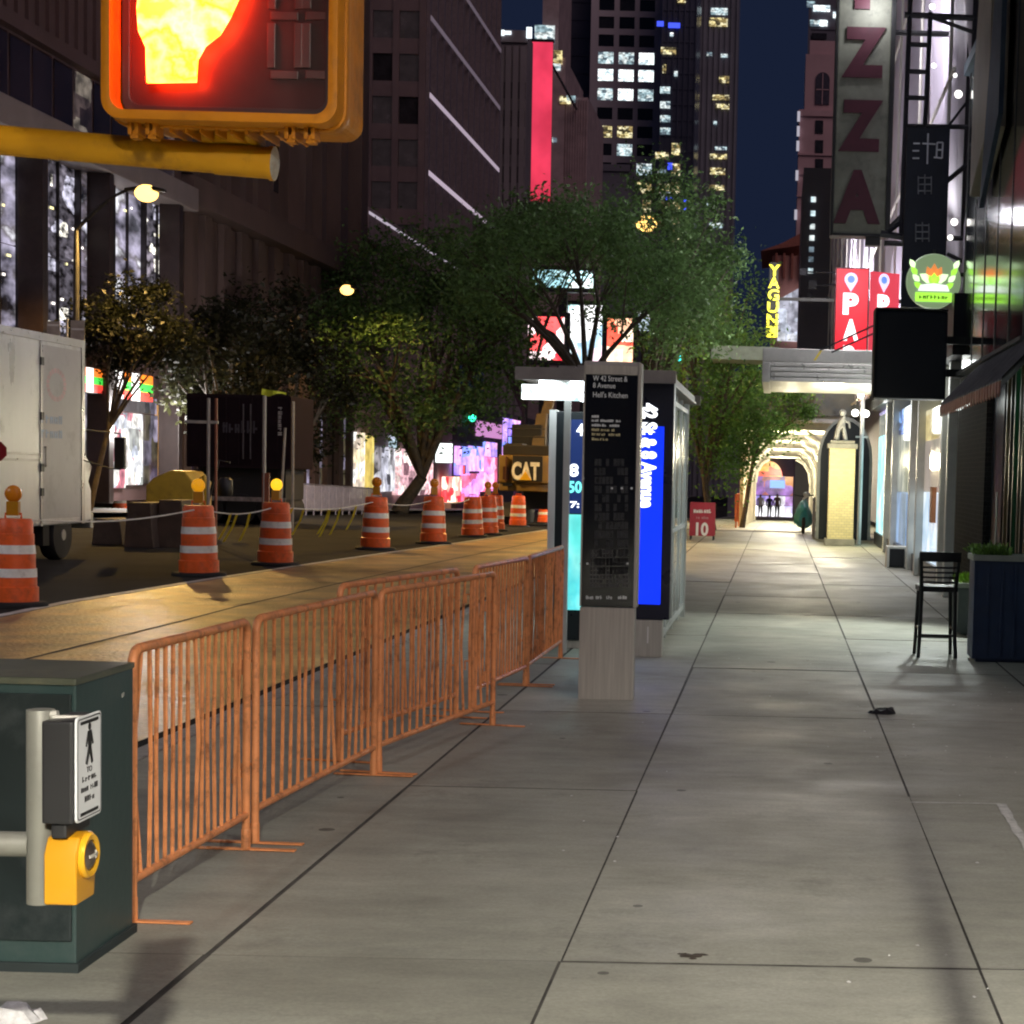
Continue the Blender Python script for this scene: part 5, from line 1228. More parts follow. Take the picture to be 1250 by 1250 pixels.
def ysign(name, label, cat, u0, u1, v0, v1, Y, m, th=.25, case=True, post=None):
    a, c = P(u0, v0, Y), P(u1, v1, Y)
    t = thing(name, label, cat, ((a.x+c.x)/2, Y, c.z))
    g = MB(); g.box(a.x-.05, c.x+.05, Y+.01, Y+th, c.z-.05, a.z+.05)
    if post: g.box(min(post, c.x), max(post, a.x), Y+.05, Y+.15, (a.z+c.z)/2-.06, (a.z+c.z)/2+.06)
    g.build('sign_case', mat('sign_case_dark', (.03, .03, .03), .5), t)
    g = MB(); g.box(a.x, c.x, Y-.01, Y+.009, c.z, a.z); f = g.build('lit_face', m, t); return t, a, c, f
ysign('box_sign', 'white lit box sign hanging over the far shops, right of the forked trunk', 'shop sign', 532, 552, 541, 565, 128, glow('box_sign_white', (.92, 1, .98), 2.0, True), post=XL)
ysign('round_shop_sign', 'small greenish white shop sign left of the white box sign', 'shop sign', 514, 527, 543, 556, 124, glow('box_sign_lime', (.85, 1, .55), 1.2), post=XL)
ysign('awning_sign', 'pale blue and pink lit awning sign left of the forked trunk', 'shop sign', 459, 484, 531, 547, 113, litroom('awning_face', [(.75, .8, 1), (1, .75, .9), (.6, .8, .9)], .9, (1.5, 1.5, 1.5), False, .6, 3), post=XL)
ysign('orange_sign', 'dim orange shop sign high above the white box sign', 'shop sign', 524, 540, 512, 527, 130, glow('box_sign_orange', (.9, .35, .05), .55), post=XL)
ysign('red_shop_sign', 'red lit shop sign over the glowing red shopfront', 'shop sign', 544, 567, 568, 578, 137, glow('box_sign_red', (1, .10, .10), 1.4, True), post=XL)
# ---- L3 tower
b = thing('fin_tower', 'dark glass tower with thin vertical fins and bright floor lines', 'tower', (XL-9, 136, gz(136)))
TW = mat('tower_stone', (.17, .115, .12), .6, 0, .2, .3)
g = MB(); g.box(XL-20, XL-.25, 121.3, 151, 10, 125)
for k in range(8):
    for x in (XL-.0-k*1.75,): g.box(x-.42, x, 121.0, 121.299, 10, 125)
for j in range(36): z = 12+j*2.78; g.box(XL-14, XL-.001, 121.08, 121.298, z, z+1.0)
g.build('wall', TW, b)
cnt = 0
for k in range(7):
    for j in range(34):
        x = XL-k*1.75-.44; z = 13.0+j*2.78+.01; q = (x-.6, 121.2, z+.9)
        if inframe(q, 10) and proj(q)[0] > 395 and proj(q)[1] < 300 and cnt < 70:
            cnt += 1; g = MB(); g.box(x-1.28, x, 121.2, 121.295, z, z+1.76); g.build('window', mat('window_grey', (.085, .07, .075), .25, 0, .4, 1, emit=(.5, .42, .45), estr=.012) if (k*5+j*3) % 4 else DKWIN2, b)
q = P(443, 182, 121); g = MB(); g.box(q.x-.3, q.x+.3, 121.15, 121.199, q.z-.8, q.z+.8); g.build('window', litroom('window_pale_yellow', [(.9, .9, .6), (.4, .4, .3), (1, 1, .85)], .9, (3, 3, 3)), b)
g = MB(); fb(g, XL, 1, -.249, -.2, 121.3, 151, 12, 125); g.build('curtain_glass', mat('tower_glass', (.035, .03, .045), .12, 0, .2, .2, spec=.7), b)
g = MB()
for k in range(13): yy = 121.3+k*29.5/12; fb(g, XL, 1, -.2, .25, yy, yy+.3, 12, 125)
g.build('fin', mat('tower_fin', (.22, .17, .19), .4, .3, .15), b)
for zz, s_ in ((FX(520, 212, XL).z, .5), (FX(520, 116, XL).z, .42), (FX(520, 20, XL).z, .10), (FX(520, -70, XL).z, .08)):
    g = MB(); fb(g, XL, 1, .255, .30, 121.3, 150.9, zz-.16, zz+.16); g.build('floor_light', glow('floor_line_%d' % int(s_*100), (.95, .78, .95), s_), b)
# ---- L4, banner, L5
def slab(name, label, cat, u0, u1, vt, Y, depth, m, u_is_px=True, z0=-6):
    x0_, x1_ = P(u0, 200, Y).x, P(u1, 200, Y).x; zt_ = P((u0+u1)/2, vt, Y).z
    t = thing(name, label, cat, ((x0_+x1_)/2, Y+depth/2, gz(Y)))
    return t, x0_, x1_, zt_
DKT = mat('dusk_grey_stone', (.20, .17, .185), .7, 0, .2, .2); DKT2 = mat('night_stone', (.12, .11, .14), .7, 0, .2, .2)
t, xa, xb, zt_ = slab('grey_block', 'plain dark grey block topped by white roof lights', 'building', 594, 641, 40, 172, 4, DKT)
g = MB(); g.box(xa, xb, 172, 176, -6, zt_)
for k in range(5): xx = xa+.3+(xb-xa-.9)*k/4; g.box(xx, xx+.5, 171.8, 171.999, 0, zt_-1.2)
g.box(xa-.1, xb+.1, 171.7, 172.2, zt_-.9, zt_+.2)
g.build('wall', DKT, t)
for u, w_, h_ in ((603, .35, .55), (613, .2, .25), (620, .3, .15), (646, .25, .5)):
    q = P(u, 40, 171.6); g = MB(); g.box(q.x-w_, q.x+w_, 171.5, 171.69, q.z-h_, q.z+h_); g.build('roof_light', glow('roof_light', (.85, .95, 1), 1.6), t)
for k in range(4):
    for j in range(8):
        xx = xa+.9+(xb-xa-.9)*k/4; z = 18+j*2.6; g = MB(); g.box(xx, xx+.6, 171.9, 171.998, z, z+1.5)
        if zt_-1.5 > z+1.5: g.build('window', DKWIN2, t)
t, xa, xb, zt_ = slab('stone_block', 'stepped mauve stone building beside the red banner', 'building', 648, 716, 70, 225, 20, PST)
g = MB(); xm = P(690, 100, 225).x; g.box(xa, xm, 225, 245, -6, zt_); g.box(xm, xb, 225.3, 245, -6, P(700, 118, 225).z); g.box(P(660, 0, 225).x, P(680, 0, 225).x, 227, 240, zt_, zt_+20)
for k in range(9): xx = xm+.15+(xb-xm)*k/9; g.box(xx, xx+.18, 225.1, 225.299, 0, P(700, 121, 225).z)
g.build('wall', PST, t)
for u, v, w_, h_, m in ((665, 42, .9, .8, COOL), (681, 70, .4, .6, WARM), (690, 122, .5, .35, WARM), (697, 121, .4, .3, COOL), (677, 171, .2, .2, COOL), (679, 82, .4, .3, COOL)):
    q = P(u, v, 224.9); w_ *= 1.36; h_ *= 1.36; g = MB(); g.box(q.x-w_, q.x+w_, 224.8, 224.95, q.z-h_, q.z+h_); g.build('window', m, t)
a, c = P(649.5, 51, 190), P(671.5, 246, 190)
t = thing('red_banner', 'tall glowing pink red banner hanging on the stone building', 'banner', ((a.x+c.x)/2, 190, c.z))
g = MB(); g.box(a.x, c.x, 190, 190.06, c.z, a.z)
g.build('cloth', litroom('banner_cloth', [(.85, .045, .10), (.95, .055, .125), (.90, .05, .11)], .85, (.15, .15, .12), True, .8, 1, kind='noise'), t)
g = MB(); g.box(a.x-.1, c.x+.1, 189.95, 190.5, a.z+.002, a.z+.3); g.box(a.x+.6, a.x+.8, 190.5, 224.9, a.z+.002, a.z+.2); g.build('bracket', DARKSTEEL, t)
# ---- L6..L8 office towers far down the street
t, xa, xb, zt_ = slab('grid_tower', 'office tower with a square window grid and rows of white lit offices', 'tower', 718, 806, -90, 400, 30, PST)
GST = mat('grid_tower_stone', (.55, .45, .48), .6, 0, .1, .05)
vs_ = [-40, -17, 6, 28, 50, 71, 92, 115.5, 139, 161, 183, 206, 229, 251, 273]; us_ = [738.5, 763.5, 788]
lit = {(5, 0): COOL, (5, 1): COOL, (5, 2): COOLB, (6, 0): COOLB, (6, 1): COOLB, (6, 2): COOLB, (7, 0): COOL, (7, 1): COOLB, (7, 2): COOL, (9, 0): WARM, (9, 1): WARM, (10, 1): COOL, (11, 2): COOL, (12, 2): WARM, (13, 2): WARM, (10, 0): DKWIN2}
xs_ = [P(u, 120, 400).x for u in us_]; zs_ = [P(765, v, 400).z for v in vs_]
hw = 9.2*400/FPX; hh = 7.0*400/FPX
g = MB(); g.box(xa, xb, 400.6, 430, -8, zt_)
ed = [xa]+[v for x in xs_ for v in (x-hw, x+hw)]+[xb]
for i in range(0, len(ed), 2): g.box(ed[i], ed[i+1], 400, 400.599, -8, zt_)
zz = sorted(zs_)
lo = -8
for i, z in enumerate(zz):
    for x in xs_: g.box(x-hw+.001, x+hw-.001, 400.03, 400.598, (zz[i-1]+hh) if i else -8, z-hh)
g.build('wall', GST, t)
for j, z in enumerate(zs_):
    for i, x in enumerate(xs_):
        g = MB(); g.box(x-hw+.02, x+hw-.02, 400.3, 400.59, z-hh+.02, z+hh-.02); w_ = g.build('window', lit.get((j, i), DKWIN if (i+j) % 3 else DKWIN2), t)
t, xa, xb, zt_ = slab('dark_block', 'dark low block in front of the window grid tower', 'building', 723, 768, 203, 300, 30, DKT2)
g = MB(); g.box(xa, xb, 300, 330, -8, zt_); g.box(xa-.2, xb+.2, 299.7, 300.4, zt_-.8, zt_+.3); g.build('wall', DKT2, t)
t, xa, xb, zt_ = slab('narrow_tower', 'narrow dark tower between the mauve building and the window grid tower', 'tower', 683, 719, -90, 420, 20, DKT2)
g = MB(); g.box(xa, xb, 420, 440, -8, zt_)
for k in range(30): g.box(xa, xb, 419.85, 419.999, 20+k*4, 20.5+k*4)
g.build('wall', DKT2, t)
for v, m in ((178, COOL), (190, DKWIN2), (204, COOL), (224, WARM), (243, COOL)):
    q = P(711, v, 419.5); g = MB(); g.box(q.x-.9, q.x+.9, 419.5, 419.84, q.z-.9, q.z+.9); g.build('window', m, t)
t, xa, xb, zt_ = slab('glass_tower', 'dark glass tower with a column of warm lit windows and blue accents', 'tower', 805, 846, -90, 380, 20, DKT2)
g = MB(); g.box(xa, xb, 380.4, 400, -8, zt_)
for k in range(40): g.box(xa, xb, 380.2, 380.399, 20+k*3.2, 20.3+k*3.2)
for k in range(7): xx = xa+(xb-xa)*k/6; g.box(xx-.12, xx+.12, 380.0, 380.199, -8, zt_)
g.build('wall', mat('tower_dark_glass', (.10, .10, .14), .25, .2, .2, .1), t)
rr = random.Random(8)
BLU = glow('blue_accent', (.06, .10, 1), 1.4)
wl_ = [(825, v, 5, 7, WARM) for v in (182, 207, 230, 252, 272, 288)] + [(812, v, 6, 4, COOL) for v in (110, 128, 145, 160, 238)] + [(808, 190, 8, 4, WARM), (811, 230, 8, 5, WARM), (812, 250, 6, 5, WARM), (816, 62, 9, 4, WARM), (820, 42, 2, 2, COOLB), (825, 90, 2, 3, COOL), (811, 84, 2, 5, WARM), (808, 210, 5, 3, COOL), (818, 203, 3, 4, BLU), (806, 29, 4, 3, BLU), (823, 31, 7, 3, BLU), (818, 242, 5, 2, BLU), (836, 250, 1.5, 6, BLU), (832, 0, 5, 3, WARM)]
for u, v, w_, h_, m in wl_:
    q = P(u, v, 379.9); s_ = 380/FPX; g = MB(); g.box(q.x-w_*s_, q.x+w_*s_, 379.8, 379.95, q.z-h_*s_, q.z+h_*s_); g.build('window', m, t)
t, xa, xb, zt_ = slab('slender_tower', 'slender dark tower with scattered warm lit floors against the night sky', 'tower', 843, 896, -90, 430, 20, DKT2)
g = MB(); g.box(xa, xb, 430.4, 450, -8, zt_)
for k in range(9): xx = xa+(xb-xa)*k/8; g.box(xx-.25, xx+.25, 430.0, 430.399, -8, zt_)
g.build('wall', mat('tower_blue_stone', (.17, .17, .21), .5, 0, .2, .1), t)
for u, v, w_, h_, m in ((878, 14, 10, 4, COOL), (877, 27, 11, 5, WARM), (866, 66, 3, 2, COOL), (884, 68, 4, 2, COOL), (884, 97, 6, 4, WARM), (880, 119, 10, 3, WARM), (882, 130, 8, 3, WARM), (880, 181, 7, 2, COOL), (877, 191, 10, 3, WARM), (876, 209, 9, 4, WARM), (875, 229, 9, 3, WARM), (874, 275, 8, 3, COOL), (864, 250, 2, 2, COOL), (873, 150, 2, 2, COOL), (852, 10, 2, 12, WARM)):
    q = P(u, v, 429.9); s_ = 430/FPX; g = MB(); g.box(q.x-w_*s_, q.x+w_*s_, 429.8, 429.95, q.z-h_*s_, q.z+h_*s_); g.build('window', m, t)
# ---- billboards behind the near tree
def board(label, u0, u1, v0, v1, Y, m, fr=.5):
    a, c = P(u0, v0, Y), P(u1, v1, Y); t = thing('billboard', label, 'billboard', ((a.x+c.x)/2, Y, c.z), 0, None)
    g = MB(); g.box(a.x-fr, c.x+fr, Y+.02, Y+1.2, c.z-fr, a.z+fr); g.box((a.x+c.x)/2-.5, (a.x+c.x)/2+.5, Y+.3, Y+1.0, gz(Y)-.1, c.z-fr); g.build('frame', DARKSTEEL, t)
    g = MB(); g.box(a.x, c.x, Y-.1, Y, c.z, a.z); g.build('lit_face', m, t)
board('red square billboard glowing through the near tree, leftmost', 641, 688, 386, 440, 186, litroom('bb_red', [(1, .04, .06), (1, .1, .1), (1, .8, .8), (1, .03, .05)], 2.0, (.35, .35, .35), True, .8))
board('white and cyan billboard glowing through the near tree, middle', 694, 734, 372, 444, 212, litroom('bb_white', [(.8, .95, 1), (.4, .6, .75), (1, 1, 1), (.95, .7, .8), (.5, .8, .8)], 2.2, (.4, .4, .4), True, .6, 3))
board('orange red billboard glowing through the near tree, right of the middle', 741, 772, 388, 446, 250, litroom('bb_orange', [(1, .25, .12), (1, .55, .35), (1, .8, .6), (.9, .1, .06)], 2.0, (.4, .4, .4), True, .7, 5))
board('wide cyan white marquee screen high behind the near tree', 650, 724, 329, 352, 208, litroom('bb_cyan', [(.6, .95, 1), (.75, 1, 1), (.3, .55, .6), (.9, 1, 1)], 2.0, (.25, .25, .3), True, .6, 8))
board('small blue white screen right of the orange billboard', 778, 796, 380, 404, 262, litroom('bb_small', [(.7, .85, 1), (.4, .5, .6), (1, 1, 1)], 1.2, (.5, .5, .5), True, .5, 2))
# traffic light far down the road
q = P(577, 510, 140); t = thing('traffic_light', 'green traffic light hanging over the road beyond the forked tree', 'traffic light', (-19.6, 140, gz(140)))
g = MB(); g.tube([(-19.6, 140, gz(140)), (-19.6, 140, q.z+1.2)], .10, 8); g.tube([(-19.6, 140, q.z+1.0), (q.x+.1, 140, q.z+1.1)], .06, 6); g.build('pole', LAMPM, t)
g = MB(); g.box(q.x-.22, q.x+.22, 139.9, 140.2, q.z-.35, q.z+1.0); hd = g.build('head', mat('signal_head', (.05, .04, .01), .5), t)
g = MB(); g.sphere((q.x, 139.85, q.z), .30, 12, 8); g.build('green_lens', glow('green_lens', (.05, 1, .55), 4), hd, smooth=2)
for k, z in enumerate((.38, .76)):
    g = MB(); g.sphere((q.x, 139.86, q.z+z), .13, 10, 6); g.build('dark_lens', mat('signal_lens_off', (.05, .01, .01), .3), hd, smooth=2)
q = P(828, 437, 150); t = thing('traffic_light', 'cyan green traffic light glimpsed through the leaves above the shelter', 'traffic light', (-3.2, 150, gz(150)))
g = MB(); g.tube([(-3.2, 150, gz(150)), (-3.2, 150, q.z+.9)], .10, 8); g.tube([(-3.2, 150, q.z+.7), (q.x, 150, q.z+.7)], .06, 6); g.build('pole', LAMPM, t)
g = MB(); g.box(q.x-.25, q.x+.25, 149.9, 150.2, q.z-.4, q.z+1.0); hd = g.build('head', mat('signal_head', (0, 0, 0)), t)
for dx in (0, -1.3): g = MB(); g.sphere((q.x+dx*.9, 149.8, q.z-(.9 if dx else 0)*-.6), .28 if not dx else .22, 12, 8); g.build('green_lens', glow('cyan_lens', (.05, .9, .9), 2.5), hd, smooth=2)
# lavender guard fence on the far pavement
t = thing('guard_fence', 'low lavender metal guard fence along the far pavement', 'fence', (-19.4, 70, gz(70)))
FEN = mat('lavender_fence_metal', (.36, .32, .38), .45, .3, .2, 3)
g = MB()
for k in range(24):
    ya_ = 58+k*1.25; z0 = gz(ya_)-.15
    g.tube([(-19.4, ya_, z0), (-19.4, ya_, z0+1.3)], .03, 6)
    for j in range(9): g.tube([(-19.4, ya_+.13*j, z0+.2), (-19.4, ya_+.13*j, z0+1.24)], .014, 4)
g.build('uprights', FEN, t)
g = MB()
for z in (1.24, .2): g.tube([(-19.4, 58, z-.15), (-19.4, 88, gz(88)+z-.15)], .03, 6)
g.build('rails', FEN, t)
# ================================================================== RIGHT SIDE
XR = 2.35
NET = mat('white_netting', (.50, .46, .54), .6, 0, .18, .5, stretch=(1, 1, .15), spec=.4)
# long netted building
b = thing('netted_building', 'tall building wrapped in pale lavender construction netting at the right', 'building', (XR+6, 60, 0))
g = MB(); g.box(XR+1.2, XR+14, 24.2, 96, 0, 45); g.build('wall', mat('grey_backing_wall', (.12, .11, .12), .7), b)
g = MB()   # hanging sheets with vertical folds and diagonal pulls
rs = np.random.default_rng(4)
ny, nz = 300, 36; Y0, Y1, Z0, Z1 = 24.15, 95.9, 4.1, 44.5
vs = []
ph = rs.uniform(0, 6.28, 8)
for j in range(nz+1):
    z = Z0+(Z1-Z0)*j/nz
    for i in range(ny+1):
        y = Y0+(Y1-Y0)*i/ny
        d = .10*math.sin(y*3.1+ph[0]+.25*z)+.07*math.sin(y*6.7+ph[1]-.35*z)+.12*math.sin(y*1.1+ph[2]+.6*z)+.05*math.sin(y*11+ph[3]+.8*z)
        d *= .5+.5*abs(math.sin(z*.8))
        vs.append((XR+.32+d, y, z))
g.add(vs, [(j*(ny+1)+i, j*(ny+1)+i+1, (j+1)*(ny+1)+i+1, (j+1)*(ny+1)+i) for j in range(nz) for i in range(ny)])
g.build('netting', NET, b, smooth=3)
g = MB()
for k in range(12):
    y = 27+k*6; g.tube([(XR+.02, y, 3.9), (XR+.02, y, 44)], .03, 6)
for z in (4.0, 7.5, 11, 14.5, 18): g.tube([(XR+.02, 26.3, z), (XR+.02, 95, z)], .03, 6)
g.build('scaffold_tubes', STEEL, b)
WLIT = glow('work_light', (1, .96, .9), 2.2, False)
for u, v, r in ((1170, 115, .055), (1166, 92, .03), (1165, 271, .05), (1140, 80, .04), (1138, 8, .05), (1160, 290, .04)):
    q = FX(u, v, XR-.08); g = MB(); g.sphere(q, r, 10, 6); w_ = g.build('work_light', WLIT, b, smooth=2)
    if r > .049: point_light('work_light_lamp', q+Vector((-.9, 0, .1)), 25, (.95, .92, 1), b, .1)
for k, (x, y, z, pw) in enumerate(((1.2, 31.2, 6.4, 260), (1.2, 31.2, 9.5, 240), (1.0, 39.0, 4.2, 420), (1.4, 40.5, 4.2, 420), (.9, 56, 7.5, 900), (.7, 66, 9, 1300), (1.3, 31.2, 13, 500))):
    g = MB(); g.box(x-.12, x+.12, y, y+.10, z-.12, z+.12)
    if k in (0, 1, 6): g.tube([(x, y, z), (x, 30.35, z)], .02, 5)
    elif k in (2, 3): g.tube([(x, y+.05, z-.12), (x, y+.05, 4.0)], .02, 5)
    else: g.tube([(x, y+.05, z), (XR+.3, y+.05, z)], .03, 5)
    g.build('added_flood', DARKSTEEL, b); point_light('added_flood_lamp', (x+.2, y+.3, z), pw, (.95, .90, 1), b, .12)  # floods added to brighten the netting, some hidden by blade sign and marquee
# near right building
STB = mat('beige_stone_pier', (.38, .34, .26), .7, 0, .2, 2, dirt=(.15, .13, .1), dirt_amt=.5, dscale=1)
b = thing('corner_building', 'dark clad building at the right edge with a dark mirror glass band above its shop', 'building', (XR+5, 20, 0))
DKC = mat('dark_teal_cladding', (.17, .22, .26), .65, .0, .2, 2, spec=.2)
g = MB(); g.box(XR+.25, XR+12, 12.5, 24.1, 0, 24)
for k in range(56): y = 12.6+k*.2; fb(g, XR+.25, -1, 0, .08, y, y+.08, 7.05, 24)
fb(g, XR, -1, -.25, .06, 12.5, 24.05, 6.9, 7.04)
g.build('wall', DKC, b)
MIRG = mat('mirror_band_glass', (.50, .52, .52), .13, 1.0, .15, .6)
for k in range(5):
    y = 17.8+k*1.2; g = MB(); fb(g, XR, -1, -.24, -.012, y+.02, y+1.17, 3.03, 6.88); g.build('window', MIRG, b)
g = MB()
for k in range(6): y = 17.8+k*1.2; fb(g, XR, -1, -.245, -.004, y-.03, y+.018, 3.01, 6.88)
fb(g, XR, -1, -.245, .10, 17.2, 24.05, 2.96, 3.0)
g.build('mullion', mat('grey_mullion', (.14, .145, .145), .6, .0, .2), b)
q0, q1 = FX(1196, 240, XR-.1), FX(1216, 240, XR-.1)
g = MB(); g.prism([(q1.y, 5.4), (q0.y, 4.9), (q0.y, 6.2), (q0.y-.4, 7.3), (q1.y, 7.6)], (XR-.22, 0, 0), UY, UZ, (.2, 0, 0)); g.build('stone_pier', STB, b, bevel=.02)
q0, q1 = FX(1216, 320, XR-.1), FX(1240, 240, XR-.1)
g = MB(); g.prism([(q0.y, 4.5), (q1.y, 5.2), (q1.y, 7.3), (q1.y+.5, 7.0), (q0.y-.3, 5.3)], (XR-.30, 0, 0), UY, UZ, (.05, 0, 0)); g.build('folded_panel', mat('navy_panel', (.06, .085, .13), .7, spec=.15), b)
# awning over the right shop
aw = thing('corrugated_awning', 'corrugated metal awning with a reddish lower edge over the right shop door', 'awning', (XR, 18, 2.5))
g = MB(); n = 26; ya_, ye = 15.2, 20.9; vs = []
for i in range(n*4+1):
    y = ya_+(ye-ya_)*i/(n*4); w_ = .035*math.cos(i*math.pi/2)
    vs += [(XR-.04, y, 2.95+w_), (XR-.50, y, 2.46+w_), (XR-.04, y, 2.92+w_), (XR-.50, y, 2.43+w_)]
fs = []
for i in range(n*4): a = 4*i; fs += [(a, a+1, a+5, a+4), (a+7, a+3, a+2, a+6), (a+1, a+3, a+7, a+5)]
g.add(vs, fs); g.build('corrugated_sheet', mat('grey_corrugated', (.28, .28, .28), .45, .5, .3, 5), aw, smooth=.7)
g = MB()
for i in range(n): y = ya_+(ye-ya_)*(i+.1)/n; g.prism([(0, 0), (.16, 0), (.13, -.10), (.08, -.13), (.03, -.10)], (XR-.515, y, 2.46), UY, UZ, (.012, 0, 0))
g.build('scalloped_edge', mat('dull_red_edge', (.42, .17, .13), .5, 0, .3, 8), aw)
# flood lights on the wall
fl = thing('flood_light', 'pair of lit white flood lights on the wall at the end of the awning', 'flood light', (XR-.1, FX(1175, 487, XR-.25).y, 3))
FLW = glow('flood_lens', (.93, 1, .96), 12, False)
for u, v, m in ((1178, 488, FLW), (1169, 494, glow('flood_lens_soft', (.93, 1, .96), 2.5, False))):
    q = FX(u, v, XR-.28); g = MB(); g.tube([q+Vector((.05, .12, .05)), q+Vector((0, 0, 0))], [.05, .085], 12); g.tube([(XR-.0, q.y+.1, q.z+.05), q+Vector((.05, .1, .05))], .02, 6); hs = g.build('housing', DARKSTEEL, fl)
    g = MB(); g.sphere(q+Vector((0, -.01, 0)), .078, 12, 8, .9); g.build('lens', m, hs, smooth=2)
q = FX(1178, 488, XR-.30); point_light('flood_lamp', q+Vector((-.12, -.15, -.12)), 420, (.92, 1, .95), fl, .07, 100, (-.62, -.50, -.8), .8)
# lower shop at the right edge: black brick pier, door, coloured windows
BRK = bpy.data.materials.new('black_brick'); BRK.use_nodes = True
_n, _l = BRK.node_tree.nodes, BRK.node_tree.links; _b = _n['Principled BSDF']
_t = _n.new('ShaderNodeTexCoord'); _s = _n.new('ShaderNodeSeparateXYZ'); _c = _n.new('ShaderNodeCombineXYZ'); _a = _n.new('ShaderNodeMath'); _a.operation = 'ADD'
_l.new(_t.outputs['Object'], _s.inputs[0]); _l.new(_s.outputs[0], _a.inputs[0]); _l.new(_s.outputs[1], _a.inputs[1]); _l.new(_a.outputs[0], _c.inputs[0]); _l.new(_s.outputs[2], _c.inputs[1])
_k = _n.new('ShaderNodeTexBrick'); _k.inputs['Scale'].default_value = 4.5; _k.inputs['Color1'].default_value = (.010, .010, .012, 1); _k.inputs['Color2'].default_value = (.018, .018, .019, 1); _k.inputs['Mortar'].default_value = (.035, .035, .035, 1); _k.inputs['Mortar Size'].default_value = .018
_l.new(_c.outputs[0], _k.inputs[0]); _l.new(_k.outputs[0], _b.inputs['Base Color']); _b.inputs['Roughness'].default_value = .85; _b.inputs['Specular IOR Level'].default_value = .08
_p = _n.new('ShaderNodeBump'); _p.inputs['Strength'].default_value = .8; _p.inputs['Distance'].default_value = .01; _p.invert = True; _l.new(_k.outputs['Fac'], _p.inputs['Height']); _l.new(_p.outputs[0], _b.inputs['Normal'])
q0, q1 = FX(1163, 700, XR-.02), FX(1196, 740, XR-.02)
g = MB(); g.box(XR-.02, XR+.24, q1.y, q0.y, .001, 2.94); g.build('brick_pier', BRK, b, bevel=.01)
q2 = FX(1210, 700, XR-.02)
g = MB(); g.box(XR+.06, XR+.24, q2.y, q1.y-.02, .002, 2.94); dr = g.build('door', mat('dark_blue_door', (.012, .016, .026), .35), b, bevel=.01)
g = MB(); g.tube([(XR+.03, q2.y+.12, .9), (XR+.03, q2.y+.12, 1.5)], .015, 6); g.build('handle', STEEL, dr)
SG1 = litroom('shop_green', [(.04, .28, .09), (.02, .10, .05), (.05, .40, .14), (.02, .05, .03)], .8, (1, 1.4, .5), True, .4, 3)
SG2 = litroom('shop_amber', [(.45, .28, .10), (.25, .13, .05), (.5, .4, .25), (.1, .06, .03)], .8, (1, 2.2, .5), True, .4, 5)
SG3 = litroom('shop_pale', [(.45, .5, .48), (.15, .17, .17), (.6, .62, .6), (.08, .1, .1)], .7, (1, 2.2, .6), True, .4, 7)
SGD = mat('dark_shop_glass', (.012, .016, .02), .1, 0, .2, 1)
yy = q2.y-.02
for k, (w_, m) in enumerate(((.45, SGD), (.34, SG2), (.30, SGD), (.42, SG1), (.24, SG2), (.34, SG3), (.5, SG1), (.4, SGD), (.6, SG3), (.7, SGD))):
    g = MB(); g.box(XR+.10, XR+.24, yy-w_+.05, yy, .35, 2.92); g.build('window', m, b)
    g = MB(); g.box(XR+.03, XR+.24, yy-w_, yy-w_+.048, .0, 2.94); g.build('window_post', mat('green_black_frame', (.02, .03, .028), .35, 0, .2), b)
    yy -= w_
g = MB(); g.box(XR+.04, XR+.24, yy, q2.y-.022, 0, .349); g.build('stall_riser', DKC, b)
# ---- glazed shop row between the brick pier and the yellow pillar
sr = thing('shop_row', 'row of lit glass shopfronts with pale frames between the brick piers', 'shopfront', (XR+2, 33, 0))
y0_, y1_ = q0.y+.02, 44.5
g = MB(); g.box(XR+.5, XR+1.19, y0_, y1_, 0, 4.05); fb(g, XR, -1, -.5, .12, y0_, y1_, 3.25, 4.05); g.build('fascia', mat('black_fascia', (.012, .013, .018), .4), sr)
CYN = litroom('shop_cyan', [(.45, .95, 1), (.6, 1, 1), (.35, .85, .9), (.7, 1, 1)], 1.25, (1, .6, .9), True, .75, 2, kind='noise')
LAV = litroom('shop_lavender', [(.7, .6, 1), (.5, .45, .8), (.85, .75, 1)], .9, (1, 1, 1.2), True, .6, 3)
BDOT = litroom('shop_blue_dots', [(.02, .05, .2), (.1, .3, 1), (.02, .04, .12), (.25, .5, 1), (.02, .02, .08), (.02, .05, .2)], 1.0, (1, 2.6, 7), True, .5, 5)
GOLD = litroom('shop_gold', [(.55, .42, .18), (.8, .65, .3), (.35, .25, .12), (.9, .8, .5)], .75, (1, .9, 2.2), True, .5, 6)
TAUPE = litroom('shop_taupe', [(.32, .25, .21), (.38, .31, .26), (.28, .24, .22)], .85, (1, .5, .4), True, .8, 7, kind='noise')
PBLU = litroom('shop_pale_blue', [(.42, .55, .68), (.55, .66, .75), (.36, .48, .62), (.7, .78, .85)], 1.1, (1, .8, .9), True, .8, 8, kind='noise')
GRN = litroom('shop_glass_green', [(.22, .25, .22), (.35, .36, .3), (.15, .18, .17), (.45, .45, .38)], .95, (1, .9, .7), True, .6, 9, kind='noise')
BLUP = litroom('shop_blue_panel', [(.18, .30, .55), (.25, .4, .65), (.2, .28, .42)], .8, (1, .9, .7), True, .7, 10, kind='noise')
FRM = mat('bright_alu_frame', (.72, .72, .64), .45, .0, .1, 4)
zf = lambda v, u: max(.03, FX(u, v, XR+.1).z)
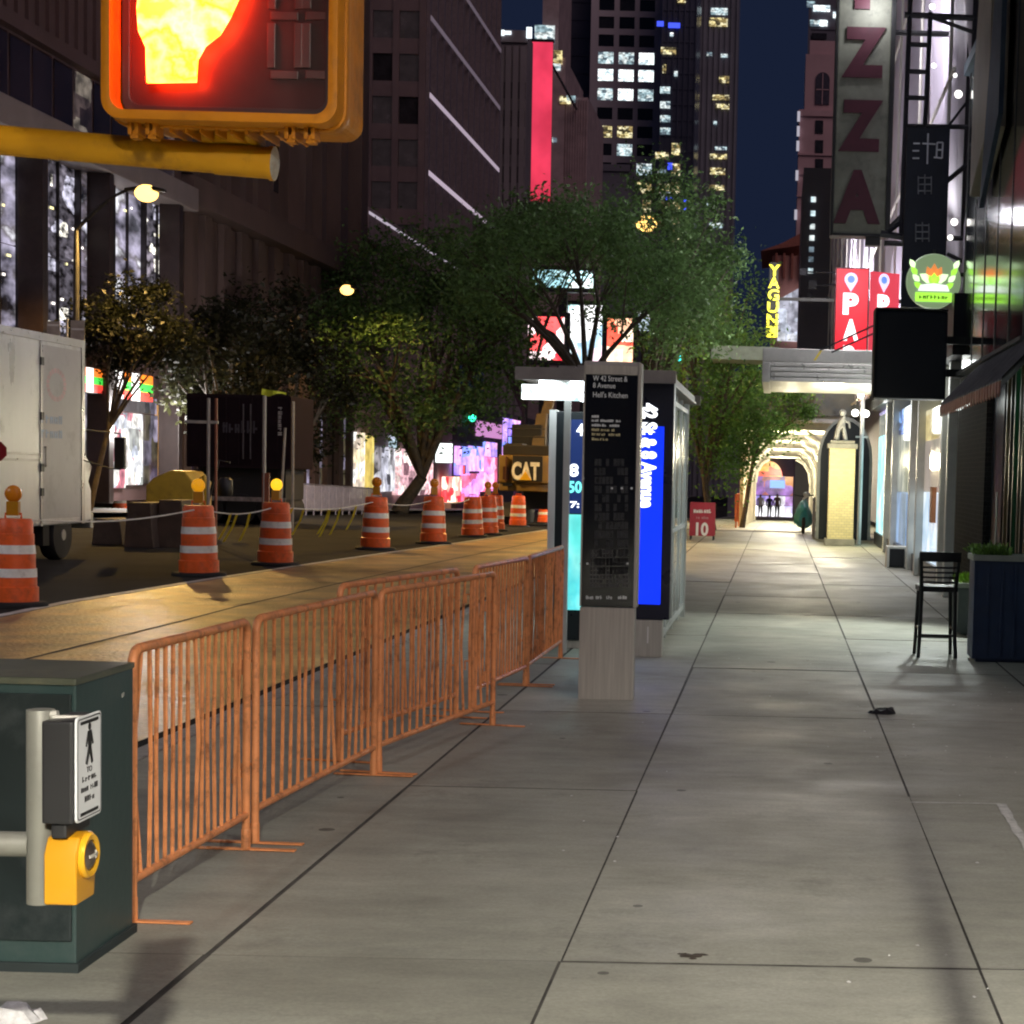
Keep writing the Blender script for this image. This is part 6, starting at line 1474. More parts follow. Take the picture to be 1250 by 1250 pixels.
panes = [(1057, 1078, 536, 662, CYN), (1064, 1081, 491, 508, LAV), (1063, 1080, 510, 534, GRN), (1092, 1110, 500, 530, BDOT), (1091, 1109, 531, 600, GRN), (1090, 1107, 601, 664, BLUP), (1123, 1148, 500, 537, GOLD), (1120, 1146, 538, 600, TAUPE), (1114, 1148, 601, 712, PBLU), (1081, 1088, 545, 664, GRN), (1149, 1156, 505, 640, GRN), (1112, 1118, 515, 600, SHOPW)]
for u0, u1, v0, v1, m in panes:
    a, c = FX(u0, 600, XR+.1), FX(u1, 600, XR+.1); um = (u0+u1)/2
    ya2, yb2_ = sorted((a.y, c.y))
    if yb2_ > y1_: yb2_ = y1_
    if ya2 > yb2_: continue
    g = MB(); g.box(XR+.1, XR+.42, ya2, yb2_, zf(v1, um), min(3.2, zf(v0, um))); g.build('window', m, sr)
for u in (1081, 1089, 1111, 1120, 1149, 1157):
    a = FX(u, 600, XR); g = MB(); g.box(XR-.03, XR+.45, a.y-.10, a.y+.10, 0, 3.24); g.build('frame_post', FRM, sr, bevel=.015)
g = MB(); g.box(XR+.05, XR+.45, y0_, y1_, 0, .30); g.build('stall_riser', mat('black_riser', (.012, .014, .016), .35), sr)
for u in (1095, 1072, 1135): 
    a = FX(u, 500, XR-.2); point_light('shop_light', (XR-.25, a.y, 2.9), 50, (.95, 1, .97), sr, .45)
g = MB(); q = FX(1134, 618, XR); g.box(XR+.02, XR+.09, q.y-.25, q.y+.12, q.z-.25, q.z+.3); g.build('door_poster', mat('orange_brown_poster', (.45, .16, .06), .5, 0, .3, 4), sr)
# dark planter boxes at the foot of the shops
for i, (u0, u1, v0, v1, l) in enumerate(((1083, 1107, 667, 693, 'black planter box with a pale frame at the foot of the shopfronts'),)):
    q = GP(u0, v1); a, c = P(u0, v0, q.y), P(u1, v1, q.y)
    t = thing('shop_bollard_box', l, 'planter', ((a.x+c.x)/2, q.y, 0))
    g = MB(); g.box(a.x+.05, c.x-.05, q.y, q.y+.5, 0.02, a.z-.04); g.build('body', mat('black_box', (.012, .014, .018), .5), t, bevel=.01)
    g = MB(); g.box(a.x, a.x+.045, q.y-.02, q.y+.5, 0, a.z); g.box(c.x-.045, c.x, q.y-.02, q.y+.5, 0, a.z); g.box(a.x+.0455, c.x-.0455, q.y-.02, q.y+.5, a.z-.038, a.z); g.build('frame', FRM, t, bevel=.006)
# ---- yellow pillar with white figures and globe lamps
yp = 42.5; a, c = P(1013, 542, yp), P(1041, 664, yp)
t = thing('brick_pillar', 'pale yellow brick gate pillar with a grey cap beside the dark arch', 'pillar', ((a.x+c.x)/2, yp+.4, 0))
YB = bpy.data.materials.new('yellow_brick'); YB.use_nodes = True
_n, _l = YB.node_tree.nodes, YB.node_tree.links; _b = _n['Principled BSDF']
_t = _n.new('ShaderNodeTexCoord'); _s = _n.new('ShaderNodeSeparateXYZ'); _c = _n.new('ShaderNodeCombineXYZ'); _a = _n.new('ShaderNodeMath'); _a.operation = 'ADD'
_l.new(_t.outputs['Object'], _s.inputs[0]); _l.new(_s.outputs[0], _a.inputs[0]); _l.new(_s.outputs[1], _a.inputs[1]); _l.new(_a.outputs[0], _c.inputs[0]); _l.new(_s.outputs[2], _c.inputs[1])
_k = _n.new('ShaderNodeTexBrick'); _k.inputs['Scale'].default_value = 4; _k.inputs['Color1'].default_value = (.58, .52, .26, 1); _k.inputs['Color2'].default_value = (.48, .43, .22, 1); _k.inputs['Mortar'].default_value = (.34, .32, .22, 1); _k.inputs['Mortar Size'].default_value = .02
_l.new(_c.outputs[0], _k.inputs[0]); _l.new(_k.outputs[0], _b.inputs['Base Color']); _b.inputs['Roughness'].default_value = .7
g = MB(); g.box(a.x, c.x, yp, yp+.6, 0, a.z-.10); g.build('shaft', YB, t, bevel=.01)
g = MB(); g.box(a.x-.05, c.x+.05, yp-.05, yp+.65, a.z-.099, a.z+.02); g.box(a.x+.02, c.x-.02, yp+.02, yp+.58, a.z+.0205, a.z+.09); g.build('cap', mat('grey_stone_cap', (.2, .2, .17), .7), t, bevel=.015)
g = MB(); g.box(a.x-.06, c.x+.04, yp-.04, yp+.64, 0.001, .16); g.build('plinth', mat('grey_stone_cap', (0, 0, 0)), t, bevel=.01)
fz_ = a.z+.09
fg = thing('white_figure', 'pale white figure ornament standing on the yellow brick pillar', 'ornament', (P(1027, 530, yp+.3).x, yp+.3, fz_))
g = MB(); x = P(1027, 530, yp+.3).x
g.tube([(x-.12, yp+.3, fz_), (x-.08, yp+.3, fz_+.25), (x, yp+.3, fz_+.42), (x+.05, yp+.3, fz_+.58)], [.07, .06, .09, .05], 8); g.tube([(x+.10, yp+.3, fz_), (x+.06, yp+.3, fz_+.25), (x, yp+.3, fz_+.42)], [.06, .05, .07], 8); g.sphere((x+.02, yp+.3, fz_+.66), .085, 10, 8)
g.tube([(x+.03, yp+.3, fz_+.5), (x+.18, yp+.28, fz_+.42), (x+.2, yp+.28, fz_+.3)], [.04, .03, .02], 6); g.build('body', mat('white_plaster', (.34, .34, .32), .5), fg, smooth=1)
gl = thing('globe_lamp', 'white post with three lit globe lamps behind the yellow pillar', 'lamp post', (P(1050, 600, 43.6).x, 43.6, 0))
GW = glow('globe_white', (1, .97, .86), 9, True)
x = P(1050, 600, 43.6).x; zt_ = P(1050, 482, 43.6).z
g = MB(); g.tube([(x, 43.6, 0), (x, 43.6, zt_)], .05, 8)
g.tube([(x-.15, 43.6, P(1, 505, 43.6).z), (x+.15, 43.6, P(1, 505, 43.6).z)], .025, 6); g.build('post', WHITE, gl)
for u, v in ((1051, 482), (1044, 504), (1057, 505)):
    q = P(u, v, 43.6); g = MB(); g.sphere(q, .085, 12, 8); g.build('globe', GW, gl, smooth=2)
point_light('globe_light', P(1040, 560, 40.6)+Vector((-.5, 0, 0)), 420, (1, .88, .58), gl, .15)
# ---- arched dark entrance
ya2 = 46.5
ar = thing('arched_entrance', 'black arched entrance canopy with a pale rim left of the yellow pillar', 'entrance', (1.45, ya2, 0))
x0_, x1_ = P(985, 600, ya2).x, P(1016, 600, ya2).x+.65; ztp = P(1025, 512, ya2).z; zsp = P(1000, 560, ya2).z
def archpts(x0, x1, zs, zt, n=12):
    cx_, rx = (x0+x1)/2, (x1-x0)/2
    return [(cx_-rx*math.cos(math.pi*i/n), zs+(zt-zs)*math.sin(math.pi*i/n)) for i in range(n+1)]
x0_ = P(1000, 600, ya2).x
ap = archpts(x0_, x1_+.3, zsp, ztp)
g = MB(); g.prism([(x0_, 0)]+ap+[(x1_+.3, 0)], (0, ya2+.08, 0), UX, UZ, (0, 3.0, 0)); g.build('canopy_body', mat('black_canvas', (.010, .014, .015), .6, 0, .2, 2), ar, bevel=.02)
op = [(x0_-.06, 0)]+archpts(x0_-.06, x1_+.36, zsp, ztp+.06)+[(x1_+.36, 0)]; ip = [(x0_+.01, 0)]+archpts(x0_+.01, x1_+.29, zsp, ztp-.02)+[(x1_+.29, 0)]
g = MB(); n_ = len(op); vs = [(a_, ya2, z) for a_, z in op]+[(a_, ya2, z) for a_, z in ip]+[(a_, ya2+.079, z) for a_, z in op]+[(a_, ya2+.079, z) for a_, z in ip]
fs = []
for i in range(n_-1): fs += [(i, i+1, n_+i+1, n_+i), (2*n_+i+1, 2*n_+i, 3*n_+i, 3*n_+i+1), (i+1, i, 2*n_+i, 2*n_+i+1), (n_+i, n_+i+1, 3*n_+i+1, 3*n_+i)]
g.add(vs, fs); g.build('rim', mat('pale_grey_rim', (.42, .42, .36), .5), ar)
# ---- sidewalk shed
SHD = mat('cream_shed_paint', (.62, .58, .46), .6, 0, .12, 3)
sd_ = thing('sidewalk_shed', 'brightly lit cream sidewalk shed covering the pavement far ahead', 'scaffold', (-.2, 85, gz(60)))
s0, s1 = 60.0, 97.0
xsl, xsr = P(905, 600, s0).x, 1.72
zc0 = P(960, 516, s0).z
zsl = lambda y: gz(y)-gz(s0)+zc0
g = MB(); 
for k in range(16):
    y = s0+k*(s1-s0)/16; e = s0+(k+1)*(s1-s0)/16
    g.add([(xsl-.2, y, zsl(y)+.02), (xsr+.6, y, zsl(y)+.02), (xsr+.6, e, zsl(e)+.02), (xsl-.2, e, zsl(e)+.02), (xsl-.2, y, zsl(y)+.25), (xsr+.6, y, zsl(y)+.25), (xsr+.6, e, zsl(e)+.25), (xsl-.2, e, zsl(e)+.25)], [(0, 1, 2, 3), (7, 6, 5, 4), (0, 4, 5, 1), (1, 5, 6, 2), (2, 6, 7, 3), (3, 7, 4, 0)])
g.build('roof_deck', mat('shed_deck', (.45, .45, .42), .6, 0, .2, 2), sd_)
for k in range(12): y = s0+.3+k*3.1; g = MB(); g.box(xsl-.1, xsr+.3, y, y+.16, zsl(y)-.22, zsl(y)+.018); g.build('joist', SHD, sd_)
for k in range(10):
    y = s0+.4+k*3.9
    for x in (xsl, xsr):
        g = MB(); g.box(x-.06, x+.06, y-.06, y+.06, gz(y), zsl(y)-.221)
        d = 1 if x < 0 else -1
        pts = [(x+d*.055, y, zsl(y)-1.5), (x+d*.12, y, zsl(y)-.95), (x+d*.38, y, zsl(y)-.5), (x+d*.8, y, zsl(y)-.25)]
        g.tube(pts, .05, 6); g.build('post', SHD, sd_)
LEDW = glow('shed_tube', (1, .98, .90), 5, True)
for k in range(12): y = s0+1.7+k*3.0; g = MB(); g.box(xsl+.35, xsr-.25, y, y+.13, zsl(y)-.13, zsl(y)-.05); g.build('tube_light', LEDW, sd_)
for y in (62, 70, 80, 92): point_light('shed_light', (.2, y, zsl(y)-.35), 1300, (1, .90, .64), sd_, .4)
g = MB(); y = s0-.05; g.box(xsl-.3, xsr+.9, y-.05, y, zsl(s0)+.26, zsl(s0)+1.3); g.build('parapet', mat('shed_parapet', (.07, .08, .075), .6), sd_)
for k in range(7):
    y = 58.5+k*5.0
    m_ = gz(y); g = MB(); g.tube([(xsl-.12, y, m_), (xsl-.12, y, m_+1.1), (xsl-.12, y+4.3, gz(y+4.3)+1.1), (xsl-.12, y+4.3, gz(y+4.3))], .03, 6)
    for j in range(14): g.tube([(xsl-.12, y+.3*j+.15, m_+.2), (xsl-.12, y+.3*j+.15, m_+1.08)], .05, 4)
    t = tag(g.build('mesh_barrier', mat('orange_mesh', (.55, .13, .04), .6, 0, .2, 5)), ('nearest' if k == 0 else 'one')+' orange mesh barrier standing along the left posts of the lit walkway'+('' if k == 0 else ' behind the nearest'), 'barrier', 'orange mesh barriers under the walkway')
# far lit front closing the walkway
yq = 146.0; fr = thing('far_storefront', 'bright purple and white shopfront with an orange arch sign closing the walkway', 'shopfront', (.3, yq, gz(yq)))
a, c = P(905, 545, yq), P(1000, 634, yq)
g = MB(); g.box(a.x-1, c.x+2, yq+.1, yq+8, gz(yq)-.1, a.z+6); g.build('wall', DKT2, fr)
VIO = litroom('front_violet', [(.5, .35, .9), (.8, .7, 1), (.3, .25, .7), (.95, .9, 1), (.55, .3, .7)], 1.2, (1.1, 1.1, 1.1), True, .5, 2)
WHF = litroom('front_white', [(1, .97, 1), (.85, .8, 1), (1, 1, 1), (.5, .45, .7)], 1.8, (1.1, 1, .9), True, .6, 5)
g = MB(); g.box(a.x, c.x, yq-.05, yq+.09, gz(yq)+.05, P(1, 612, yq).z); g.build('window', litroom('front_low', [(.35, .28, .6), (.6, .5, .85), (.2, .15, .35)], .9, (1, 1, 1), True, .6, 4), fr)
g = MB(); q0, q1 = P(916, 596, yq), P(968, 612, yq); g.box(q0.x, q1.x, yq-.12, yq-.051, P(1, 622, yq).z, P(1, 592, yq).z); g.build('shop_window', WHF, fr)
g = MB(); g.box(a.x, c.x, yq-.05, yq+.09, P(1, 591.5, yq).z, P(1, 580, yq).z); g.build('window', VIO, fr)
q0, q1 = P(921, 562, yq), P(955, 582, yq); cx_ = (q0.x+q1.x)/2; rx = (q1.x-q0.x)/2; zb__ = q1.z; H_ = q0.z-q1.z
g = MB(); g.prism([(cx_-rx*math.cos(math.pi*i/12), zb__+H_*math.sin(math.pi*i/12)) for i in range(13)], (0, yq-.2, 0), UX, UZ, (0, .12, 0)); g.build('arch_sign', litroom('arch_orange', [(1, .18, .03), (1, .35, .06), (.95, .1, .05), (1, .5, .15)], 1.3, (.9, .9, 1.5), True, .7, 3), fr)
q0, q1 = P(940, 586, yq), P(958, 596, yq); g = MB(); g.box(q0.x, q1.x, yq-.3, yq-.2, q1.z, q0.z); g.build('blue_sign', glow('sky_blue_sign', (.35, .6, 1), 1.1), fr)
g = MB(); g.prism([(a.x, P(1, 579, yq).z), (c.x, P(1, 579, yq).z), (c.x, P(1, 556, yq).z), (a.x, P(1, 556, yq).z)], (0, yq, 0), UX, UZ, (0, .09, 0)); g.build('fascia', litroom('front_fascia', [(.45, .2, .7), (.7, .2, .2), (.3, .15, .5), (.8, .3, .1)], .8, (.8, .8, .9), True, .5, 6), fr)
# ---- people at the far end, scooter
def person(label, x, y, h, cols, pose):
    z0 = gz(y); k = h/1.75
    J = {'pel': (0, 0, .95), 'che': (0, .0, 1.30), 'nec': (0, 0, 1.48), 'hea': (0, -.02, 1.60), 'top': (0, -.01, 1.72)}
    for s_, n in ((-1, 'l'), (1, 'r')):
        J['hip'+n] = (.09*s_, 0, .92); J['kne'+n] = (.10*s_+.02, pose*s_*.12-.02, .50); J['ank'+n] = (.10*s_, pose*s_*.22+.04, .08); J['toe'+n] = (.11*s_, pose*s_*.22-.12, .03)
        J['sho'+n] = (.19*s_, 0, 1.42); J['elb'+n] = (.24*s_, -pose*s_*.10, 1.15); J['wri'+n] = (.22*s_, -pose*s_*.16-.10, .92); J['fin'+n] = (.21*s_, -pose*s_*.18-.14, .80)
    E = [('pel', 'che'), ('che', 'nec'), ('nec', 'hea'), ('hea', 'top')]
    for n in 'lr': E += [('pel', 'hip'+n), ('hip'+n, 'kne'+n), ('kne'+n, 'ank'+n), ('ank'+n, 'toe'+n), ('che', 'sho'+n), ('sho'+n, 'elb'+n), ('elb'+n, 'wri'+n), ('wri'+n, 'fin'+n)]
    R = dict(pel=.15, che=.16, nec=.06, hea=.10, top=.07, hip=.11, kne=.075, ank=.05, toe=.045, sho=.075, elb=.055, wri=.04, fin=.035)
    names = list(J); me = bpy.data.meshes.new('body'); me.from_pydata([tuple(v*k for v in J[n]) for n in names], [(names.index(a), names.index(b)) for a, b in E], [])
    o = bpy.data.objects.new('body', me); COL.objects.link(o)
    md = o.modifiers.new('s', 'SKIN')
    for i, n in enumerate(names):
        r = R.get(n, R.get(n[:3], .06))*k; me.skin_vertices[0].data[i].radius = (r, r*.8 if n in ('pel', 'che') else r)
    me.skin_vertices[0].data[0].use_root = True
    o.modifiers.new('u', 'SUBSURF').levels = 1
    dg = bpy.context.evaluated_depsgraph_get(); m2 = bpy.data.meshes.new_from_object(o.evaluated_get(dg)); bpy.data.objects.remove(o)
    m2.name = 'person'
    for c_ in cols: m2.materials.append(c_)
    for f in m2.polygons:
        z = f.center.z/k; f.use_smooth = True
        f.material_index = 3 if (z > 1.62 or (z > 1.5 and f.center.y > .01*k)) else 0 if (z > 1.47 or (z < .92 and abs(f.center.x) > .165*k and z > .7)) else 1 if z > .90 else 2
    r = bpy.data.objects.new('person', m2); COL.objects.link(r); r.location = (x, y, z0); tag(r, label, 'person'); return r
SK = mat('skin', (.35, .2, .14), .5); HR = mat('dark_hair', (.012, .01, .01), .6); BJ = mat('black_jacket', (.012, .012, .02), .7); DJ = mat('dark_trousers', (.012, .012, .016), .7); PJ = mat('pale_shirt', (.5, .47, .42), .7); BR = mat('brown_jacket', (.12, .08, .05), .7)
yv = 128.0
person('person in dark clothes walking at the end of the lit walkway, right of the other', P(948.5, 620, yv).x, yv, 1.72, [SK, BR, DJ, HR], .8)
person('person in black standing at the end of the lit walkway, left of the other', P(939, 620, yv).x, yv+2, 1.62, [SK, BJ, DJ, HR], .25)
person('person in a pale shirt farthest left at the end of the lit walkway', P(927, 620, yv).x, yv+6, 1.70, [SK, PJ, DJ, HR], .5)
ys = 50.0; x = P(981, 640, ys).x
sc_ = thing('delivery_scooter', 'scooter under a teal cover parked at the right of the lit walkway', 'scooter', (x, ys, gz(ys)))
g = MB(); vsx = []
n = 12
for (yy, w_, z0_, z1_) in ((-.65, .14, .22, .66), (-.4, .26, .16, .84), (-.05, .27, .14, .80), (.3, .24, .14, .90), (.62, .20, .3, .98), (.8, .08, .45, .90)):
    for i in range(n):
        a_ = 2*math.pi*i/n; rr_ = 1+.08*math.sin(3*a_+yy*7); vsx.append((x+w_*math.cos(a_)*rr_*(1-.38*max(0, math.sin(a_)))*(1.12 if math.sin(a_) < 0 else 1), ys+.8+yy, (z0_+z1_)/2+(z1_-z0_)/2*math.sin(a_)*rr_))
fs = [tuple(range(n-1, -1, -1)), tuple(5*n+i for i in range(n))]
for k in range(5):
    for i in range(n): fs.append((k*n+i, k*n+(i+1) % n, (k+1)*n+(i+1) % n, (k+1)*n+i))
g.add(vsx, fs); g.build('cover', mat('teal_tarpaulin', (.03, .26, .27), .5, 0, .3, 4, bump=.6, bscale=6), sc_, smooth=1)
for yy in (.25, 1.45):
    g = MB(); g.lathe([(.16, 0), (.23, .01), (.25, .05), (.23, .09), (.16, .10)], (x-.05, ys+yy, .25), 18, Matrix.Rotation(math.pi/2, 3, 'Y')); wh = g.build('wheel', BLACK, sc_, smooth=.6)
    g = MB(); g.lathe([(.0001, .02), (.155, .02), (.155, .08), (.0001, .08)], (x-.05, ys+yy, .25), 14, Matrix.Rotation(math.pi/2, 3, 'Y')); g.build('rim', STEEL, wh)
g = MB(); g.tube([(x-.28, ys+1.38, 1.08), (x-.1, ys+1.42, 1.04), (x+.1, ys+1.42, 1.04), (x+.28, ys+1.38, 1.08)], .02, 6); g.tube([(x, ys+1.42, 1.04), (x, ys+1.45, .5)], .025, 6); g.build('handlebar', DARKSTEEL, sc_)
g = MB(); g.sphere((x+.08, ys+1.2, 1.10), .10, 10, 8, .8); g.tube([(x-.02, ys+1.2, .95), (x+.08, ys+1.2, 1.05)], .04, 6); g.build('white_box_top', WHITE, sc_, smooth=1)
rk = thing('bike_rack_panel', 'thin grey panel rack standing beside the covered scooter', 'rack', (P(993, 640, 48).x, 48, 0))
g = MB(); xx = P(993, 640, 48).x
g.box(xx-.03, xx+.03, 47.6, 48.6, .05, .95); g.tube([(xx, 47.5, 0), (xx, 47.5, 1.05), (xx, 48.7, 1.05), (xx, 48.7, 0)], .03, 6)
for k in range(4): g.tube([(xx+.02, 47.3, .15+k*.17), (xx+.35, 47.3, .13+k*.17)], .02, 5)
g.tube([(xx+.35, 47.3, 0), (xx+.35, 47.3, .7)], .02, 5); g.tube([(xx+.02, 47.3, 0), (xx+.02, 47.3, .7)], .02, 5)
g.build('panel', mat('grey_rack', (.25, .25, .25), .4, .5, .2), rk)

# ================================================================== SIGNS OVER THE PAVEMENT
# marquee
ym = 36.0; mq = thing('marquee', 'ribbed metal marquee reaching over the pavement above the hanging leaves', 'marquee', (1.0, ym, 3.4))
a, c = P(931, 426, ym), P(1070, 466, ym)
MQ = mat('marquee_metal', (.42, .42, .38), .35, .6, .15, 3, dirt=(.2, .2, .18), dirt_amt=.3)
zt_, zb__ = P(1000, 426, ym).z, P(1000, 468, ym).z; zm_ = P(1000, 443, ym).z
g = MB(); g.box(a.x, XR, ym, ym+5, zm_, zt_); g.box(a.x, a.x+.16, ym, ym+5, zb__, zm_-.001); g.box(a.x+.161, XR, ym+.10, ym+4.9, zb__+.03, zm_-.002); g.build('box', MQ, mq, bevel=.02)
g = MB()
for k in range(4): z = zb__+.02+k*(zm_-zb__)/4; g.box(a.x+.17, XR-.02, ym+.0, ym+.098, z, z+.075)
g.build('louvre', mat('louvre_alu', (.55, .55, .50), .3, .5, .1), mq, bevel=.01)
g = MB(); q0, q1 = P(994, 440, ym), P(1002, 428, ym); g.prism([(q0.x-.02, q0.z), (q0.x+.03, q0.z), (q1.x+.03, q1.z), (q1.x-.02, q1.z)], (0, ym-.008, 0), UX, UZ, (0, .006, 0)); g.build('yellow_stripe', mat('yellow_stripe_paint', (.7, .55, .05), .4), mq)
g = MB(); p0 = P(870, 428, ym+14)
g.box(p0.x, a.x+.3, ym+13, ym+15, P(880, 441, ym+14).z, P(880, 425, ym+14).z); ob = g.build('far_canopy', mat('pale_green_canopy', (.34, .40, .30), .6), mq)
for u0, v0, u1, v1 in ((1000, 428, 1072, 392), (1015, 430, 1072, 402)):
    g = MB(); g.tube([P(u0, v0, ym), P(u1, v1, ym)+Vector((.3, 0, .1))], .018, 5); g.build('stay_rod', DARKSTEEL, mq)
# lettered blade sign
yz_ = 30.0
OLV = mat('weathered_olive_sign', (.25, .265, .205), .6, 0, .25, 2.5, dirt=(.09, .095, .08), dirt_amt=.6, dscale=3)
MRN = mat('maroon_letters', (.095, .022, .036), .55, 0, .2, 4)
tl, tr_, bl, br = P(1028, 0, yz_), P(1089, 0, yz_), P(1014, 284, yz_), P(1076, 286, yz_)
x0_, x1_ = P(1019, 200, yz_).x, P(1083, 200, yz_).x; zb__ = bl.z; zt_ = zb__+6.9
bs = thing('blade_sign', 'tall weathered olive blade sign with maroon letters spelling PIZZA', 'blade sign', ((x0_+x1_)/2, yz_, zb__))
g = MB(); g.box(x0_, x1_, yz_, yz_+.35, zb__, zt_); g.build('panel', OLV, bs, bevel=.02)
EDG = mat('dark_sign_edge', (.022, .024, .024), .5)
g = MB(); e = .045; g.box(x0_-e, x0_-.001, yz_-.03, yz_+.38, zb__-e, zt_+e); g.box(x1_+.001, x1_+e+.03, yz_-.03, yz_+.38, zb__-e, zt_+e); g.box(x0_, x1_, yz_-.03, yz_+.38, zb__-e, zb__-.001); g.box(x0_, x1_, yz_-.03, yz_+.38, zt_+.001, zt_+e); g.build('edge_frame', EDG, bs, bevel=.01)
for ch, v0, v1, u0, u1 in (('I', -52, 12, 1045, 1062), ('Z', 33, 96, 1029, 1080), ('Z', 122, 186, 1025, 1076), ('A', 207, 274, 1019, 1074)):
    q0, q1 = P(u0, v0, yz_), P(u1, v1, yz_)
    lettering('letter', ch, q1.x-q0.x, q0.z-q1.z, ((q0.x+q1.x)/2, yz_-.016, (q0.z+q1.z)/2), UX, UZ, MRN, bs, .028, bold=.055)
q0, q1 = P(1037, -144, yz_), P(1078, -80, yz_); lettering('letter', 'P', q1.x-q0.x, q0.z-q1.z, ((q0.x+q1.x)/2, yz_-.016, (q0.z+q1.z)/2), UX, UZ, MRN, bs, .028, bold=.055)
g = MB(); q = P(1066, 290, yz_); g.box(q.x-.12, q.x+.12, yz_+.05, yz_+.3, q.z-.12, zb__-e-.001); g.build('foot_block', EDG, bs)
for z in (zb__-.12, zb__+3.3, zb__+6.3): g = MB(); g.tube([(x1_, yz_+.2, z), (XR+.4, yz_+.2, z)], .05, 6); g.build('bracket', EDG, bs)
g = MB(); g.tube([(x1_+.05, yz_+.2, zb__+.1), (XR+.3, yz_+.2, zb__+1.1)], .04, 6); g.build('stay', EDG, bs)
# steel ladder frame and black sign
yf_ = 26.6
FRS = mat('black_frame_steel', (.012, .013, .018), .5)
sf = thing('steel_sign_frame', 'black steel ladder frame bolted to the netted building beside the blade sign', 'sign frame', (P(1140, 100, yf_).x, yf_, P(1, 300, yf_).z))
g = MB()
def bar(u0, v0, u1, v1, r=.035, dy=0): g.tube([P(u0, v0, yf_+dy), P(u1, v1, yf_+dy)], r, 4)
bar(1112, -20, 1100, 285, .035); bar(1136, 15, 1129, 156, .035); bar(1193, -20, 1181, 300, .05); bar(1186, -20, 1175, 290, .03, .5)
for v in (18,): bar(1104, v, 1190, v+4, .045)
for v, ue in ((54, 1134), (87, 1133), (119, 1131), (154, 1185), (290, 1180)): bar(1109-(v/290*8), v, ue, v+1, .035)
bar(1140, 22, 1190, 40, .03); bar(1156, 156, 1180, 125, .02); bar(1155, 222, 1185, 197, .035); bar(1156, 310, 1182, 322, .03); bar(1084, 284, 1104, 268, .03); bar(1075, 285, 1106, 290, .05)
for v in (18, 154, 290): q = P(1188, v+2, yf_); g.tube([q, (XR+.4, yf_+.1, q.z)], .04, 4)
g.build('frame', FRS, sf)
q0, q1 = P(1107, 155, yf_-.4), P(1155, 306, yf_-.4)
kb = thing('black_vertical_sign', 'black vertical sign with faint white characters above the round leaf sign', 'shop sign', ((q0.x+q1.x)/2, yf_-.4, q1.z))
g = MB(); g.prism([(q0.x-.0, P(1, 345, yf_-.4).z), (q1.x-.0, P(1, 345, yf_-.4).z), (q1.x, q0.z), (q0.x+.01, q0.z)], (0, yf_-.4, 0), UX, UZ, (0, .22, 0)); kp = g.build('panel', mat('black_sign_panel', (.008, .010, .015), .7, spec=.15), kb, bevel=.01)
FCH = mat('faint_white_characters', (.30, .31, .34), .5, 0, .3, 5); FCH2 = mat('very_faint_characters', (.075, .08, .09), .5, 0, .4, 9)
g = MB()
def st_(u0, v0, u1, v1, w=.012):
    a_, c_ = P(u0, v0, yf_-.42), P(u1, v1, yf_-.42); g.tube([a_, c_], w, 4)
for s_ in ((1133, 163, 1132, 200), (1126, 175, 1142, 176), (1115, 175, 1123, 175), (1114, 184, 1122, 184), (1114, 193, 1122, 193), (1144, 174, 1151, 174), (1144, 174, 1143, 193), (1151, 174, 1150, 193), (1144, 183, 1151, 183), (1140, 192, 1150, 193)): st_(*s_)
g.build('characters', FCH, kp)
g = MB()
for (cu, cv) in ((1129, 225), (1126, 283)):
    for s_ in ((-8, -8, 8, -8), (-8, 0, 8, 0), (-8, 8, 8, 8), (-8, -10, -8, 12), (8, -10, 8, 12), (0, -12, 0, 12)): st_(cu+s_[0], cv+s_[1], cu+s_[2], cv+s_[3], .010)
g.build('faint_characters', FCH2, kp)
# round leaf sign
yr = 24.0; cr = P(1140, 343, yr); R_ = 33*yr/FPX
rsn = thing('round_shop_sign', 'round lit sign with a green leaf crown and a lime lettered bar', 'shop sign', (cr.x, yr, cr.z-R_))
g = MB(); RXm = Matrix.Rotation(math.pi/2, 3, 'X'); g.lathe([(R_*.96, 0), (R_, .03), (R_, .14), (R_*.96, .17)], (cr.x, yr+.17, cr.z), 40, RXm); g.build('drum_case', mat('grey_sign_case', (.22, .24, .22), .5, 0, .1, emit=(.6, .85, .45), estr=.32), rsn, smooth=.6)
g = MB(); g.tube([(cr.x+R_*.9, yr+.08, cr.z+.1), (XR+.3, yr+.08, cr.z+.1)], .03, 6); g.tube([(cr.x, yr+.08, cr.z+R_-.02), (cr.x, yr+.08, cr.z+R_+.06)], .02, 6); g.build('bracket', EDG, rsn)
GLM, GPL, GOR, GWH = glow('lime_glow', (.42, .95, .08), 1.25, True), glow('pale_green_glow', (.72, 1, .55), 1.6, True), glow('leaf_orange_glow', (1, .32, .08), .9), glow('leaf_white_glow', (.9, 1, .9), 1.3)
s_ = R_/33
def petal(u, v, L, w, ang, m, nm, k=0):
    g = MB(); a_ = math.radians(ang); d = Vector((math.cos(a_), 0, math.sin(a_))); n = Vector((-d.z, 0, d.x)); c_ = Vector((cr.x+(u-1140)*s_, yr-.012-k*.004, cr.z-(v-343)*s_))
    pts = [c_, c_+d*L*.35*s_+n*w*s_, c_+d*L*.7*s_+n*w*.8*s_, c_+d*L*s_, c_+d*L*.7*s_-n*w*.8*s_, c_+d*L*.35*s_-n*w*s_]
    g.add([p for p in pts]+[p+Vector((0, .01, 0)) for p in pts], [(0, 1, 2, 3, 4, 5), (11, 10, 9, 8, 7, 6)]+[(i, (i+1) % 6, 6+(i+1) % 6, 6+i) for i in range(6)]); g.build(nm, m, rsn)
